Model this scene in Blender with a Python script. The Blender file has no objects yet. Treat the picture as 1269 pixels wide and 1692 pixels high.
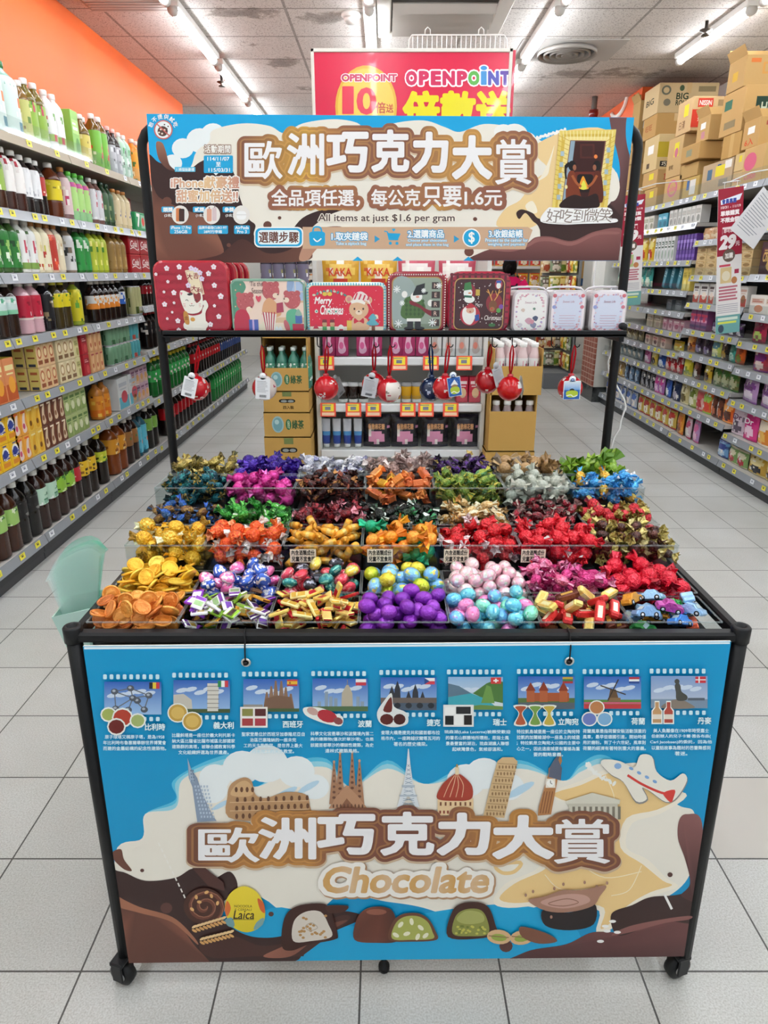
import bpy, bmesh, math, random
from mathutils import Vector, Matrix, Euler

# ---------------------------------------------------------------- camera, light, exposure
SC = bpy.context.scene
COL = SC.collection
PI = math.pi
FPX, CXP, CYP, TILT, EYE = 1137.0, 634.5, 846.0, math.radians(19.24), 1.417
cam = bpy.data.cameras.new('camera')
cam.sensor_fit = 'VERTICAL'; cam.sensor_height = 36.0; cam.lens = 36.0*FPX/1692.0
cam.clip_start = 0.05; cam.clip_end = 100
co = bpy.data.objects.new('camera', cam); COL.objects.link(co)
co.location = (0, 0, EYE); co.rotation_euler = (PI/2-TILT, 0, 0)
SC.camera = co
vs = SC.view_settings
vs.view_transform = 'Standard'; vs.look = 'None'; vs.gamma = 1.0; vs.use_curve_mapping = False
vs.exposure = 0.58
SC.cycles.use_denoising = True
SC.cycles.max_bounces = 6; SC.cycles.transparent_max_bounces = 12
SC.cycles.sample_clamp_indirect = 6.0
world = bpy.data.worlds.new('store_light'); SC.world = world; world.use_nodes = True
world.node_tree.nodes['Background'].inputs[0].default_value = (0.9, 0.98, 1.06, 1)
world.node_tree.nodes['Background'].inputs[1].default_value = 0.62
LAMP_POWER = 24.0

# ---------------------------------------------------------------- photo geometry helpers
CT, ST = math.cos(TILT), math.sin(TILT)
def ray(px, py):
    a = (px-CXP)/FPX; b = (CYP-py)/FPX
    return (a, CT+b*ST, -ST+b*CT)
def at_y(px, py, Y):
    r = ray(px, py); t = Y/r[1]
    return (r[0]*t, Y, EYE+r[2]*t)
def at_x(px, py, X):
    r = ray(px, py); t = X/r[0]
    return (X, r[1]*t, EYE+r[2]*t)
def at_z(px, py, z):
    r = ray(px, py); t = (z-EYE)/r[2]
    return (r[0]*t, r[1]*t, z)
def y_of(px, X, z):                     # depth of a point on a shelf line x=X at height z that shows at column px
    return (FPX*X/(px-CXP)+(z-EYE)*ST)/CT

# ---------------------------------------------------------------- colours and materials
_hx = {}
def L(h, k=1.0):
    if not isinstance(h, str): return h
    key = (h, k)
    if key not in _hx:
        h2 = h.lstrip('#')
        if len(h2) == 3: h2 = ''.join(c*2 for c in h2)
        r = []
        for i in (0, 2, 4):
            s = int(h2[i:i+2], 16)/255
            r.append(min(1, k*(s/12.92 if s <= .04045 else ((s+.055)/1.055)**2.4)))
        _hx[key] = (r[0], r[1], r[2], 1.0)
    return _hx[key]
def mix(a, b, t):
    a = L(a); b = L(b); t = max(0, min(1, t))
    return tuple(a[i]+(b[i]-a[i])*t for i in range(4))
def sstep(a, b, x):
    t = max(0, min(1, (x-a)/(b-a))); return t*t*(3-2*t)

def mat(name, rough=.5, metal=0.0, spec=.5, bump=None, coat=0.0, sheet=None):
    m = bpy.data.materials.new(name); m.use_nodes = True
    nt = m.node_tree; p = nt.nodes['Principled BSDF']
    at = nt.nodes.new('ShaderNodeAttribute'); at.attribute_name = 'Col'
    nt.links.new(at.outputs['Color'], p.inputs['Base Color'])
    p.inputs['Roughness'].default_value = rough
    p.inputs['Metallic'].default_value = metal
    p.inputs['Specular IOR Level'].default_value = spec
    p.inputs['Coat Weight'].default_value = coat
    if bump:
        tc = nt.nodes.new('ShaderNodeTexCoord')
        n = nt.nodes.new('ShaderNodeTexNoise'); n.inputs['Scale'].default_value = bump[0]; n.inputs['Detail'].default_value = bump[2] if len(bump) > 2 else 2
        b = nt.nodes.new('ShaderNodeBump'); b.inputs['Strength'].default_value = bump[1]; b.inputs['Distance'].default_value = bump[3] if len(bump) > 3 else .005
        nt.links.new(tc.outputs['Object'], n.inputs['Vector'])
        nt.links.new(n.outputs['Fac'], b.inputs['Height']); nt.links.new(b.outputs['Normal'], p.inputs['Normal'])
    return m
M = {
 'print': mat('printed_board', .42, spec=.35),
 'matte': mat('matte_paint', .75, spec=.3),
 'black': mat('black_powder_coat', .42, spec=.3, bump=(900, .05)),
 'card': mat('corrugated_card', .85, spec=.2, bump=(60, .08)),
 'gloss': mat('glossy_plastic', .16, spec=.5),
 'tin': mat('lacquered_tin', .22, spec=.5, coat=.3),
 'film': mat('printed_film', .27, spec=.5, bump=(38, .55, 2, .006)),
 'foil': mat('crinkled_foil', .16, metal=.4, bump=(190, .85, 2, .007), spec=.8),
 'foils': mat('smooth_foil', .2, metal=.4, bump=(230, .4, 2, .004), spec=.6),
 'metal': mat('grey_shelf_metal', .45, metal=0.0, spec=.5),
 'steel': mat('steel', .3, metal=1.0),
 'cloth': mat('cloth', .9, spec=.1),
 'skin': mat('skin', .6, spec=.3),
}
def clear_mat(name, tint, gl=.05, rough=.06, fog=0.0):
    m = bpy.data.materials.new(name); m.use_nodes = True
    nt = m.node_tree; nt.nodes.remove(nt.nodes['Principled BSDF'])
    out = nt.nodes['Material Output']
    tr = nt.nodes.new('ShaderNodeBsdfTransparent'); tr.inputs[0].default_value = tint
    g = nt.nodes.new('ShaderNodeBsdfGlossy'); g.inputs['Roughness'].default_value = rough
    lw = nt.nodes.new('ShaderNodeLayerWeight'); pw = nt.nodes.new('ShaderNodeMath'); pw.operation = 'POWER'; pw.inputs[1].default_value = 4.0
    fr = nt.nodes.new('ShaderNodeMath'); fr.operation = 'MULTIPLY_ADD'; fr.inputs[1].default_value = .32; fr.inputs[2].default_value = .03
    nt.links.new(lw.outputs['Facing'], pw.inputs[0]); nt.links.new(pw.outputs[0], fr.inputs[0])
    mx = nt.nodes.new('ShaderNodeMixShader')
    nt.links.new(fr.outputs[0], mx.inputs[0]); nt.links.new(tr.outputs[0], mx.inputs[1]); nt.links.new(g.outputs[0], mx.inputs[2])
    last = mx
    if fog:
        d = nt.nodes.new('ShaderNodeBsdfDiffuse'); d.inputs[0].default_value = tint
        m2 = nt.nodes.new('ShaderNodeMixShader'); m2.inputs[0].default_value = fog
        nt.links.new(mx.outputs[0], m2.inputs[1]); nt.links.new(d.outputs[0], m2.inputs[2]); last = m2
    nt.links.new(last.outputs[0], out.inputs['Surface'])
    return m
M['acrylic'] = clear_mat('clear_acrylic', (.93, .95, .95, 1))
M['bag'] = clear_mat('milky_bag_film', (.84, .93, .91, 1), fog=.2, rough=.2)
M['edge'] = clear_mat('acrylic_edge_highlight', (.88, .92, .92, 1), fog=.12)  # pale haze in the colour imitates highlights along the acrylic edges
M['baggreen'] = clear_mat('green_bag_film', (.56, .88, .77, 1), fog=.22, rough=.2)
def emit_mat(name, col, s):
    m = bpy.data.materials.new(name); m.use_nodes = True
    p = m.node_tree.nodes['Principled BSDF']
    p.inputs['Base Color'].default_value = (1, 1, 1, 1)
    p.inputs['Emission Color'].default_value = col; p.inputs['Emission Strength'].default_value = s
    return m
M['lamp'] = emit_mat('lit_tube', (.92, .985, 1.05, 1), LAMP_POWER)

# ---------------------------------------------------------------- mesh builder
class MB:
    def __init__(s): s.v = []; s.f = []; s.c = []; s.sm = []
    def add(s, V, Fs, col, smooth=False, T=None):
        b = len(s.v)
        s.v.extend([tuple(T @ Vector(p)) for p in V] if T else [tuple(p) for p in V])
        for i, f in enumerate(Fs):
            s.f.append([b+j for j in f]); s.sm.append(smooth)
            s.c.append(col[i] if isinstance(col, list) else (L(col) if isinstance(col, str) else col))
    def box(s, x0, y0, z0, x1, y1, z1, col, b=0.0, T=None, top=None, cols=None):
        cx, cy, cz = (x0+x1)/2, (y0+y1)/2, (z0+z1)/2
        hx, hy, hz = abs(x1-x0)/2, abs(y1-y0)/2, abs(z1-z0)/2
        c = L(col)
        if b <= 0:
            V = [(cx+i*hx, cy+j*hy, cz+k*hz) for i in (-1, 1) for j in (-1, 1) for k in (-1, 1)]
            Fs = [(0, 1, 3, 2), (4, 6, 7, 5), (0, 4, 5, 1), (2, 3, 7, 6), (0, 2, 6, 4), (1, 5, 7, 3)]
            cl = [c]*6
            if top: cl[5] = L(top)
            if cols:                                   # -x +x -y +y -z +z
                for q, h in cols.items(): cl[q] = L(h)
            s.add(V, Fs, cl, False, T); return
        b = min(b, hx*.98, hy*.98, hz*.98)
        V = []; ix = {}
        for i in (-1, 1):
            for j in (-1, 1):
                for k in (-1, 1):
                    for a in range(3):
                        d = [hx-b, hy-b, hz-b]; d[a] += b
                        ix[(i, j, k, a)] = len(V); V.append((cx+i*d[0], cy+j*d[1], cz+k*d[2]))
        Fs = []; cl = []
        sg = ((-1, -1), (1, -1), (1, 1), (-1, 1))
        for a in range(3):
            o = [q for q in range(3) if q != a]
            for e in (-1, 1):
                f = []
                for (p, q) in sg:
                    t = [0, 0, 0]; t[a] = e; t[o[0]] = p; t[o[1]] = q
                    f.append(ix[(t[0], t[1], t[2], a)])
                if (e == 1) == (a == 1): f.reverse()
                Fs.append(f)
                cc = c
                if cols and (a*2+(e > 0)) in cols: cc = L(cols[a*2+(e > 0)])
                if top and a == 2 and e == 1: cc = L(top)
                cl.append(cc)
        for a in range(3):
            p, q = [r for r in range(3) if r != a]
            for e in (-1, 1):
                for g in (-1, 1):
                    f = []
                    for (h, w) in ((-1, p), (1, p), (1, q), (-1, q)):
                        t = [0, 0, 0]; t[a] = h; t[p] = e; t[q] = g
                        f.append(ix[(t[0], t[1], t[2], w)])
                    Fs.append(f); cl.append(c)
        for i in (-1, 1):
            for j in (-1, 1):
                for k in (-1, 1):
                    Fs.append([ix[(i, j, k, 0)], ix[(i, j, k, 1)], ix[(i, j, k, 2)]]); cl.append(c)
        s.add(V, Fs, cl, False, T)
    def lathe(s, prof, n=16, col='fff', T=None, smooth=True, sq=0.0, cf=None, cap0=True, cap1=True):
        V = []; Fs = []; cl = []
        for (r, z) in prof:
            for i in range(n):
                a = 2*PI*i/n; k = 1.0
                if sq: k = 1/((abs(math.cos(a))**(2+sq)+abs(math.sin(a))**(2+sq))**(1/(2+sq)))
                V.append((r*k*math.cos(a), r*k*math.sin(a), z))
        for j in range(len(prof)-1):
            for i in range(n):
                k = (i+1) % n
                Fs.append((j*n+i, j*n+k, (j+1)*n+k, (j+1)*n+i))
                cl.append(L(cf((i+.5)/n, (prof[j][1]+prof[j+1][1])/2, j)) if cf else L(col))
        if cap0: Fs.append(tuple(range(n-1, -1, -1))); cl.append(cl[0])
        if cap1: Fs.append(tuple((len(prof)-1)*n+i for i in range(n))); cl.append(cl[-1])
        s.add(V, Fs, cl, smooth, T)
    def ball(s, r, nu=14, nv=8, col='fff', T=None, cf=None, sc=(1, 1, 1)):
        V = []; Fs = []; cl = []
        for j in range(nv+1):
            t = PI*j/nv
            for i in range(nu):
                a = 2*PI*i/nu
                V.append((r*sc[0]*math.sin(t)*math.cos(a), r*sc[1]*math.sin(t)*math.sin(a), r*sc[2]*math.cos(t)))
        for j in range(nv):
            for i in range(nu):
                k = (i+1) % nu
                Fs.append((j*nu+i, (j+1)*nu+i, (j+1)*nu+k, j*nu+k))
                cl.append(L(cf(2*PI*(i+.5)/nu, PI*(j+.5)/nv)) if cf else L(col))
        s.add(V, Fs, cl, True, T)
    def tube(s, path, r, n=8, col='000', closed=False, smooth=True):
        P = [Vector(p) for p in path]; V = []; Fs = []
        m = len(P); up = None
        for i, p in enumerate(P):
            d = (P[(i+1) % m]-P[i-1]) if closed else (P[min(i+1, m-1)]-P[max(i-1, 0)])
            d.normalize()
            if up is None:
                up = Vector((0, 0, 1)) if abs(d.z) < .9 else Vector((1, 0, 0))
            u = (up-d*up.dot(d)).normalized(); up = u; w = d.cross(u)
            rr = r[i] if isinstance(r, (list, tuple)) else r
            for k in range(n):
                a = 2*PI*k/n; V.append(p+(u*math.cos(a)+w*math.sin(a))*rr)
        for i in range(m if closed else m-1):
            j = (i+1) % m
            for k in range(n):
                q = (k+1) % n; Fs.append((i*n+k, i*n+q, j*n+q, j*n+k))
        if not closed:
            Fs.append(tuple(range(n-1, -1, -1))); Fs.append(tuple((m-1)*n+k for k in range(n)))
        s.add(V, Fs, col, smooth)
    def build(s, name, m, parent=None, loc=None, fix=False):
        me = bpy.data.meshes.new(name)
        me.from_pydata(s.v, [], s.f)
        at = me.color_attributes.new('Col', 'FLOAT_COLOR', 'CORNER')
        buf = []
        for f, c in zip(s.f, s.c):
            if isinstance(c, list):
                for q in c: buf.extend(q)
            else: buf.extend(c*len(f))
        if m in ('foil', 'foils'): buf = [min(.93, v*1.35) for v in buf]   # foil wrappers are bright
        at.data.foreach_set('color', buf)
        me.polygons.foreach_set('use_smooth', s.sm)
        if fix:
            bm = bmesh.new(); bm.from_mesh(me); bmesh.ops.recalc_face_normals(bm, faces=bm.faces[:]); bm.to_mesh(me); bm.free()
        me.update()
        me.materials.append(M[m] if isinstance(m, str) else m)
        o = bpy.data.objects.new(name, me); COL.objects.link(o)
        if parent: o.parent = parent; KIDS.setdefault(parent.name, []).append(o)
        if loc: o.location = loc
        return o

KIDS = {}
def tag(o, label, cat, group=None):
    o['label'] = label; o['category'] = cat
    if group: o['group'] = group
    return o
def thing(name, label, cat, loc=(0, 0, 0), rz=0.0, group=None):
    o = bpy.data.objects.new(name, None); COL.objects.link(o); o.empty_display_size = .05
    o.location = loc; o.rotation_euler = (0, 0, rz)
    return tag(o, label, cat, group)
def structure(o): o['kind'] = 'structure'; return o
def copy_tree(o, loc=None, rot=None, label=None, group=None, scale=None):
    c = o.copy(); COL.objects.link(c)
    if loc is not None: c.location = loc
    if rot is not None: c.rotation_euler = rot
    if scale is not None: c.scale = scale
    if label: c['label'] = label
    if group: c['group'] = group
    for ch in KIDS.get(o.name, ()):
        d = ch.copy(); COL.objects.link(d); d.parent = c; KIDS.setdefault(c.name, []).append(d)
        for g in KIDS.get(ch.name, ()):
            e = g.copy(); COL.objects.link(e); e.parent = d; KIDS.setdefault(d.name, []).append(e)
    return c

# ---------------------------------------------------------------- lettering and flat print
_gl = {}
import numpy as np
def _text_mesh(t, res):
    c = bpy.data.curves.new('lettering', 'FONT'); c.body = t; c.resolution_u = res
    o = bpy.data.objects.new('lettering', c); COL.objects.link(o)
    dg = bpy.context.evaluated_depsgraph_get(); dg.update()
    me = bpy.data.meshes.new_from_object(o.evaluated_get(dg))
    V = [(v.co.x, v.co.y) for v in me.vertices]; Fs = [list(p.vertices) for p in me.polygons]
    E = []; cu = o.to_curve(dg)
    for sp in cu.splines:
        B = sp.bezier_points; n = len(B); P = []
        for i in range(n):
            p, q = B[i], B[(i+1) % n]; a, h1, h2, d = p.co, p.handle_right, q.handle_left, q.co
            st = abs((h1-a).cross(d-a).z)+abs((h2-a).cross(d-a).z) < 1e-6
            for k in range(1 if st else 3):
                u = k/3.; w = 1-u; P.append(tuple((a*w**3+h1*3*w*w*u+h2*3*w*u*u+d*u**3)[:2]))
        for i in range(len(P)): E.append(P[i]+P[(i+1) % len(P)])
    o.to_curve_clear(); bpy.data.objects.remove(o); bpy.data.curves.remove(c); bpy.data.meshes.remove(me)
    return V, Fs, np.array(E)
def glyphs(t, r=0.0, res=2):
    """filled letters; strokes are swollen by r (in em) with round corners"""
    key = (t, r, res)
    if key in _gl: return _gl[key]
    if (t, res, 'base') not in _gl: _gl[(t, res, 'base')] = _text_mesh(t, max(res, 2))
    V, Fs, E = _gl[(t, res, 'base')]
    if r <= 0: _gl[key] = (V, Fs); return _gl[key]
    A0 = E[:, :2]; D = E[:, 2:]-A0; LL = np.maximum((D**2).sum(1), 1e-12)
    cs = .045 if res == 1 else .018 if r < .1 else .03
    x0 = E[:, [0, 2]].min()-r-cs*1.5; x1 = E[:, [0, 2]].max()+r+cs*1.5; y0 = E[:, [1, 3]].min()-r-cs*1.5; y1 = E[:, [1, 3]].max()+r+cs*1.5
    nx = int((x1-x0)/cs)+2; ny = int((y1-y0)/cs)+2
    X, Y = np.meshgrid(x0+cs*np.arange(nx), y0+cs*np.arange(ny)); S = np.empty(nx*ny); P = np.stack([X.ravel(), Y.ravel()], 1)
    for i in range(0, len(P), 4000):
        p = P[i:i+4000]; w = p[:, None, :]-A0[None]
        tt = np.clip((w*D[None]).sum(2)/LL[None], 0, 1)
        d = np.sqrt(((w-tt[..., None]*D[None])**2).sum(2).min(1))
        ya = A0[:, 1][None]; yb = ya+D[:, 1][None]; py = p[:, 1:2]
        c = (ya > py) != (yb > py); xi = A0[:, 0][None]+(py-ya)*D[:, 0][None]/np.where(np.abs(D[:, 1]) < 1e-12, 1e-12, D[:, 1])[None]
        ins = (np.where(c & (p[:, 0:1] < xi), np.where(yb > ya, 1, -1), 0).sum(1)) != 0
        S[i:i+4000] = np.where(ins, d, -d)+r
    S = S.reshape(ny, nx); OV = []; OF = []; ix = {}
    def vid(k, x, y):
        if k not in ix: ix[k] = len(OV); OV.append((x, y))
        return ix[k]
    for j in range(ny-1):
        run = None
        for i in range(nx):
            full = i < nx-1 and S[j, i] > 0 and S[j, i+1] > 0 and S[j+1, i] > 0 and S[j+1, i+1] > 0
            if full:
                if run is None: run = i
                continue
            if run is not None:
                OF.append([vid((q, w), x0+q*cs, y0+w*cs) for q, w in ((run, j), (i, j), (i, j+1), (run, j+1))]); run = None
            if i >= nx-1: continue
            co4 = ((i, j), (i+1, j), (i+1, j+1), (i, j+1)); f = []
            if max(S[b, a] for a, b in co4) <= 0: continue
            for m in range(4):
                (a, b), (c, d) = co4[m], co4[(m+1) % 4]; s0, s1 = S[b, a], S[d, c]
                if s0 > 0: f.append(vid((a, b), x0+a*cs, y0+b*cs))
                if (s0 > 0) != (s1 > 0):
                    u = s0/(s0-s1); f.append(vid(('e',)+tuple(sorted(((a, b), (c, d)))), x0+(a+(c-a)*u)*cs, y0+(b+(d-b)*u)*cs))
            if len(f) > 2: OF.append(f)
    _gl[key] = (OV, OF); return _gl[key]
def gbox(t, res=2):
    V = glyphs(t, 0.0, res)[0]
    xs = [v[0] for v in V]; ys = [v[1] for v in V]
    return min(xs), min(ys), max(xs), max(ys)
def spl(P, n=6, closed=True):
    out = []; m = len(P)
    for i in range(m if closed else m-1):
        g = lambda k: P[k % m] if closed else P[max(0, min(m-1, k))]
        p0, p1, p2, p3 = g(i-1), g(i), g(i+1), g(i+2)
        for k in range(n):
            t = k/n
            out.append(tuple(.5*(2*p1[a]+(p2[a]-p0[a])*t+(2*p0[a]-5*p1[a]+4*p2[a]-p3[a])*t*t+(3*p1[a]-p0[a]-3*p2[a]+p3[a])*t**3) for a in (0, 1)))
    if not closed: out.append(P[-1])
    return out
class Art:
    """flat print: shapes drawn on a real surface; fn(a, b, h) gives the point, h the ink's layer height"""
    def __init__(s, fn, ydown=False, step=8e-6):
        s.fn = fn; s.mb = MB(); s.h = step; s.step = step; s.yd = -1 if ydown else 1
    def put(s, P, Fs, col):
        s.h += s.step
        V = [s.fn(p[0], p[1], s.h) for p in P]
        if callable(col): s.mb.add(V, Fs, [[L(col(*P[i])) for i in f] for f in Fs])
        else: s.mb.add(V, Fs, L(col))
    def poly(s, P, col): s.put(P, [list(range(len(P)))], col)
    def rect(s, a0, b0, a1, b1, col): s.poly([(a0, b0), (a1, b0), (a1, b1), (a0, b1)], col)
    def grid(s, a0, b0, a1, b1, na, nb, col):
        P = [(a0+(a1-a0)*i/na, b0+(b1-b0)*j/nb) for j in range(nb+1) for i in range(na+1)]
        s.put(P, [(j*(na+1)+i, j*(na+1)+i+1, (j+1)*(na+1)+i+1, (j+1)*(na+1)+i) for j in range(nb) for i in range(na)], col)
    def ell(s, a, b, ra, rb, col, n=20, rot=0.0):
        cr, sr = math.cos(rot), math.sin(rot)
        s.poly([(a+ra*math.cos(t)*cr-rb*math.sin(t)*sr, b+ra*math.cos(t)*sr+rb*math.sin(t)*cr) for t in (2*PI*i/n for i in range(n))], col)
    def rrect(s, a0, b0, a1, b1, r, col):
        if a0 > a1: a0, a1 = a1, a0
        if b0 > b1: b0, b1 = b1, b0
        P = []
        for (cx, cy, t0) in ((a1-r, b1-r, 0), (a0+r, b1-r, PI/2), (a0+r, b0+r, PI), (a1-r, b0+r, 1.5*PI)):
            for i in range(5): P.append((cx+r*math.cos(t0+PI/2*i/4), cy+r*math.sin(t0+PI/2*i/4)))
        s.poly(P, col)
    def line(s, P, w, col, closed=False):
        Q = []; m = len(P); l = []; r = []
        for i, p in enumerate(P):
            a = P[i-1] if (i or closed) else p; b = P[(i+1) % m] if (i < m-1 or closed) else p
            dx, dy = b[0]-a[0], b[1]-a[1]; d = math.hypot(dx, dy) or 1
            ww = w[i] if isinstance(w, (list, tuple)) else w
            l.append((p[0]-dy/d*ww/2, p[1]+dx/d*ww/2)); r.append((p[0]+dy/d*ww/2, p[1]-dx/d*ww/2))
        Fs = [(i, (i+1) % m, m+(i+1) % m, m+i) for i in range(m if closed else m-1)]
        s.put(l+r, Fs, col)
    def blob(s, P, col, n=6): s.poly(spl(P, n), col)
    def txt(s, t, a0, b0, a1, b1, col, bold=0.0, out=(), res=2, sl=0.0):
        """letters fill the box (a0,b0)=lower left .. (a1,b1)=upper right"""
        x0, y0, x1, y1 = gbox(t, res)
        sx = (a1-a0)/max(1e-6, x1-x0); sy = (b1-b0)/max(1e-6, y1-y0)
        for r, c in tuple(out)+((bold, col),):
            V, Fs = glyphs(t, r, res)
            s.put([(a0+(v[0]-x0+sl*(v[1]-y0))*sx, b0+(v[1]-y0)*sy) for v in V], Fs, c)
    def chr(s, t, a, b, size, col, bold=0.0, rot=0.0, out=(), res=2):
        x0, y0, x1, y1 = gbox(t, res); cr, sr = math.cos(rot), math.sin(rot); k = size
        for r, c in tuple(out)+((bold, col),):
            V, Fs = glyphs(t, r, res); P = []
            for v in V:
                x = (v[0]-(x0+x1)/2)*k; y = (v[1]-(y0+y1)/2)*k
                P.append((a+x*cr-y*sr, b+s.yd*(x*sr+y*cr)))
            s.put(P, Fs, c)
    def build(s, name, m='print', parent=None, loc=None): return s.mb.build(name, m, parent, loc)
def px_plane_y(Y):                       # print on an upright board at depth Y, taken from photo coordinates
    return lambda a, b, h: (lambda p: (p[0], p[1]-h, p[2]))(at_y(a, b, Y))
# ---------------------------------------------------------------- the room
HC = 3.14
def nodes_mat(name, rough, build):
    m = bpy.data.materials.new(name); m.use_nodes = True
    nt = m.node_tree; p = nt.nodes['Principled BSDF']; p.inputs['Roughness'].default_value = rough
    build(nt, p); return m
def N(nt, t, **kw):
    n = nt.nodes.new(t)
    for k, v in kw.items():
        if k in n.inputs: n.inputs[k].default_value = v
        else: setattr(n, k, v)
    return n
def mapped(nt, off):
    g = nt.nodes.new('ShaderNodeNewGeometry'); m = nt.nodes.new('ShaderNodeMapping'); m.inputs['Location'].default_value = off
    nt.links.new(g.outputs['Position'], m.inputs['Vector']); return m.outputs[0]
def brick(nt, vec, w, h, mortar, c1, c2, cm):
    b = nt.nodes.new('ShaderNodeTexBrick'); b.offset = 0; b.squash = 1
    for k, v in (('Scale', 1.0), ('Brick Width', w), ('Row Height', h), ('Mortar Size', mortar), ('Mortar Smooth', .1), ('Bias', 0.0), ('Color1', c1), ('Color2', c2), ('Mortar', cm)): b.inputs[k].default_value = v
    nt.links.new(vec, b.inputs['Vector']); return b
def mul(nt, a, b, fac=1.0, mode='MULTIPLY'):
    x = nt.nodes.new('ShaderNodeMix'); x.data_type = 'RGBA'; x.blend_type = mode; x.inputs[0].default_value = fac
    nt.links.new(a, x.inputs[6]); nt.links.new(b, x.inputs[7]); return x.outputs[2]
def ramp(nt, fac, stops):
    r = nt.nodes.new('ShaderNodeValToRGB'); e = r.color_ramp.elements
    while len(e) < len(stops): e.new(.5)
    for q, (p, c) in zip(e, stops): q.position = p; q.color = L(c)
    nt.links.new(fac, r.inputs[0]); return r.outputs[0]
def floor_nodes(nt, p):
    v = mapped(nt, (.650+30, -1.069+30, 0))
    b = brick(nt, v, .3, .3, .0022, L('d2d2cf'), L('cbcbc8'), L('545350'))
    n = N(nt, 'ShaderNodeTexNoise', Scale=260.0, Detail=3.0); nt.links.new(v, n.inputs['Vector'])
    n2 = N(nt, 'ShaderNodeTexNoise', Scale=2.2, Detail=4.0); nt.links.new(v, n2.inputs['Vector'])
    c = mul(nt, b.outputs['Color'], ramp(nt, n.outputs['Fac'], ((.3, 'dcdad6'), (.62, 'ffffff'))))
    c = mul(nt, c, ramp(nt, n2.outputs['Fac'], ((.3, 'ecebe8'), (.7, 'ffffff'))))
    nt.links.new(c, p.inputs['Base Color'])
    p.inputs['Roughness'].default_value = .33; p.inputs['Specular IOR Level'].default_value = .42
    bm = N(nt, 'ShaderNodeBump', Strength=.25, Distance=.002); bm.invert = True
    nt.links.new(b.outputs['Fac'], bm.inputs['Height']); nt.links.new(bm.outputs[0], p.inputs['Normal'])
def ceiling_nodes(nt, p):
    v = mapped(nt, (.745+25.4, -5.652+30, 0))
    b = brick(nt, v, 1.273, .6, .011, L('d2cac4'), L('ccc4be'), L('9c958f'))
    n = N(nt, 'ShaderNodeTexNoise', Scale=95.0, Detail=2.0); nt.links.new(v, n.inputs['Vector'])
    c = mul(nt, b.outputs['Color'], ramp(nt, n.outputs['Fac'], ((.34, '9c938d'), (.44, 'ffffff'))), .75)
    # old water stains around leaks
    g = nt.nodes.new('ShaderNodeNewGeometry')
    n3 = N(nt, 'ShaderNodeTexNoise', Scale=3.4, Detail=9.0, Roughness=.7); nt.links.new(g.outputs['Position'], n3.inputs['Vector'])
    for (sx, sy, r, kx) in ((-.88, 6.95, .42, 1.6), (-1.05, 6.45, .3, 1.2), (1.9, 7.35, .55, .45), (-.75, 7.9, .35, 1.), (-1.0, 5.75, .3, .9), (-.4, 5.85, .3, 1.)):
        d = nt.nodes.new('ShaderNodeVectorMath'); d.operation = 'SUBTRACT'; d.inputs[1].default_value = (sx, sy, HC)
        nt.links.new(g.outputs['Position'], d.inputs[0])
        sc = nt.nodes.new('ShaderNodeVectorMath'); sc.operation = 'MULTIPLY'; sc.inputs[1].default_value = (kx/r, 1.6/r, 0)
        nt.links.new(d.outputs[0], sc.inputs[0])
        ln = nt.nodes.new('ShaderNodeVectorMath'); ln.operation = 'LENGTH'; nt.links.new(sc.outputs[0], ln.inputs[0])
        a = nt.nodes.new('ShaderNodeMath'); a.operation = 'MULTIPLY_ADD'; a.inputs[1].default_value = -.34; nt.links.new(ln.outputs['Value'], a.inputs[0]); nt.links.new(n3.outputs['Fac'], a.inputs[2])
        c = mul(nt, c, ramp(nt, a.outputs[0], ((.33, 'ffffff'), (.385, 'a59c94'), (.5, '6b635d'))), .62)
    nt.links.new(c, p.inputs['Base Color']); p.inputs['Specular IOR Level'].default_value = .2
def plain_nodes(c1, c2, sc):
    def f(nt, p):
        g = nt.nodes.new('ShaderNodeNewGeometry')
        n = N(nt, 'ShaderNodeTexNoise', Scale=sc, Detail=5.0); nt.links.new(g.outputs['Position'], n.inputs['Vector'])
        nt.links.new(ramp(nt, n.outputs['Fac'], ((.3, c1), (.7, c2))), p.inputs['Base Color']); p.inputs['Specular IOR Level'].default_value = .3
    return f
M['floor'] = nodes_mat('floor_tiles', .35, floor_nodes)
M['ceiling'] = nodes_mat('ceiling_panels', .9, ceiling_nodes)
M['orange'] = nodes_mat('orange_wall_paint', .5, plain_nodes('dc5c16', 'e2641a', 1.2))
M['white'] = nodes_mat('white_wall_paint', .6, plain_nodes('d6d4cc', 'dddbd3', 1.5))
M['marble'] = nodes_mat('black_marble', .25, plain_nodes('0c0d0e', '5d6160', 9))
def redtile(nt, p):
    v = nt.nodes.new('ShaderNodeTexCoord'); mp = nt.nodes.new('ShaderNodeMapping'); mp.inputs['Rotation'].default_value = (0, PI/2, 0)
    sp = nt.nodes.new('ShaderNodeSeparateXYZ'); cb = nt.nodes.new('ShaderNodeCombineXYZ'); nt.links.new(v.outputs['Object'], sp.inputs[0])
    nt.links.new(sp.outputs['Y'], cb.inputs['X']); nt.links.new(sp.outputs['Z'], cb.inputs['Y'])
    b = brick(nt, cb.outputs[0], .1, .06, .004, L('96513d'), L('87422f'), L('c7b5a6'))
    nt.links.new(b.outputs['Color'], p.inputs['Base Color'])
M['redtile'] = nodes_mat('red_brick_tile', .5, redtile)

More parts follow.
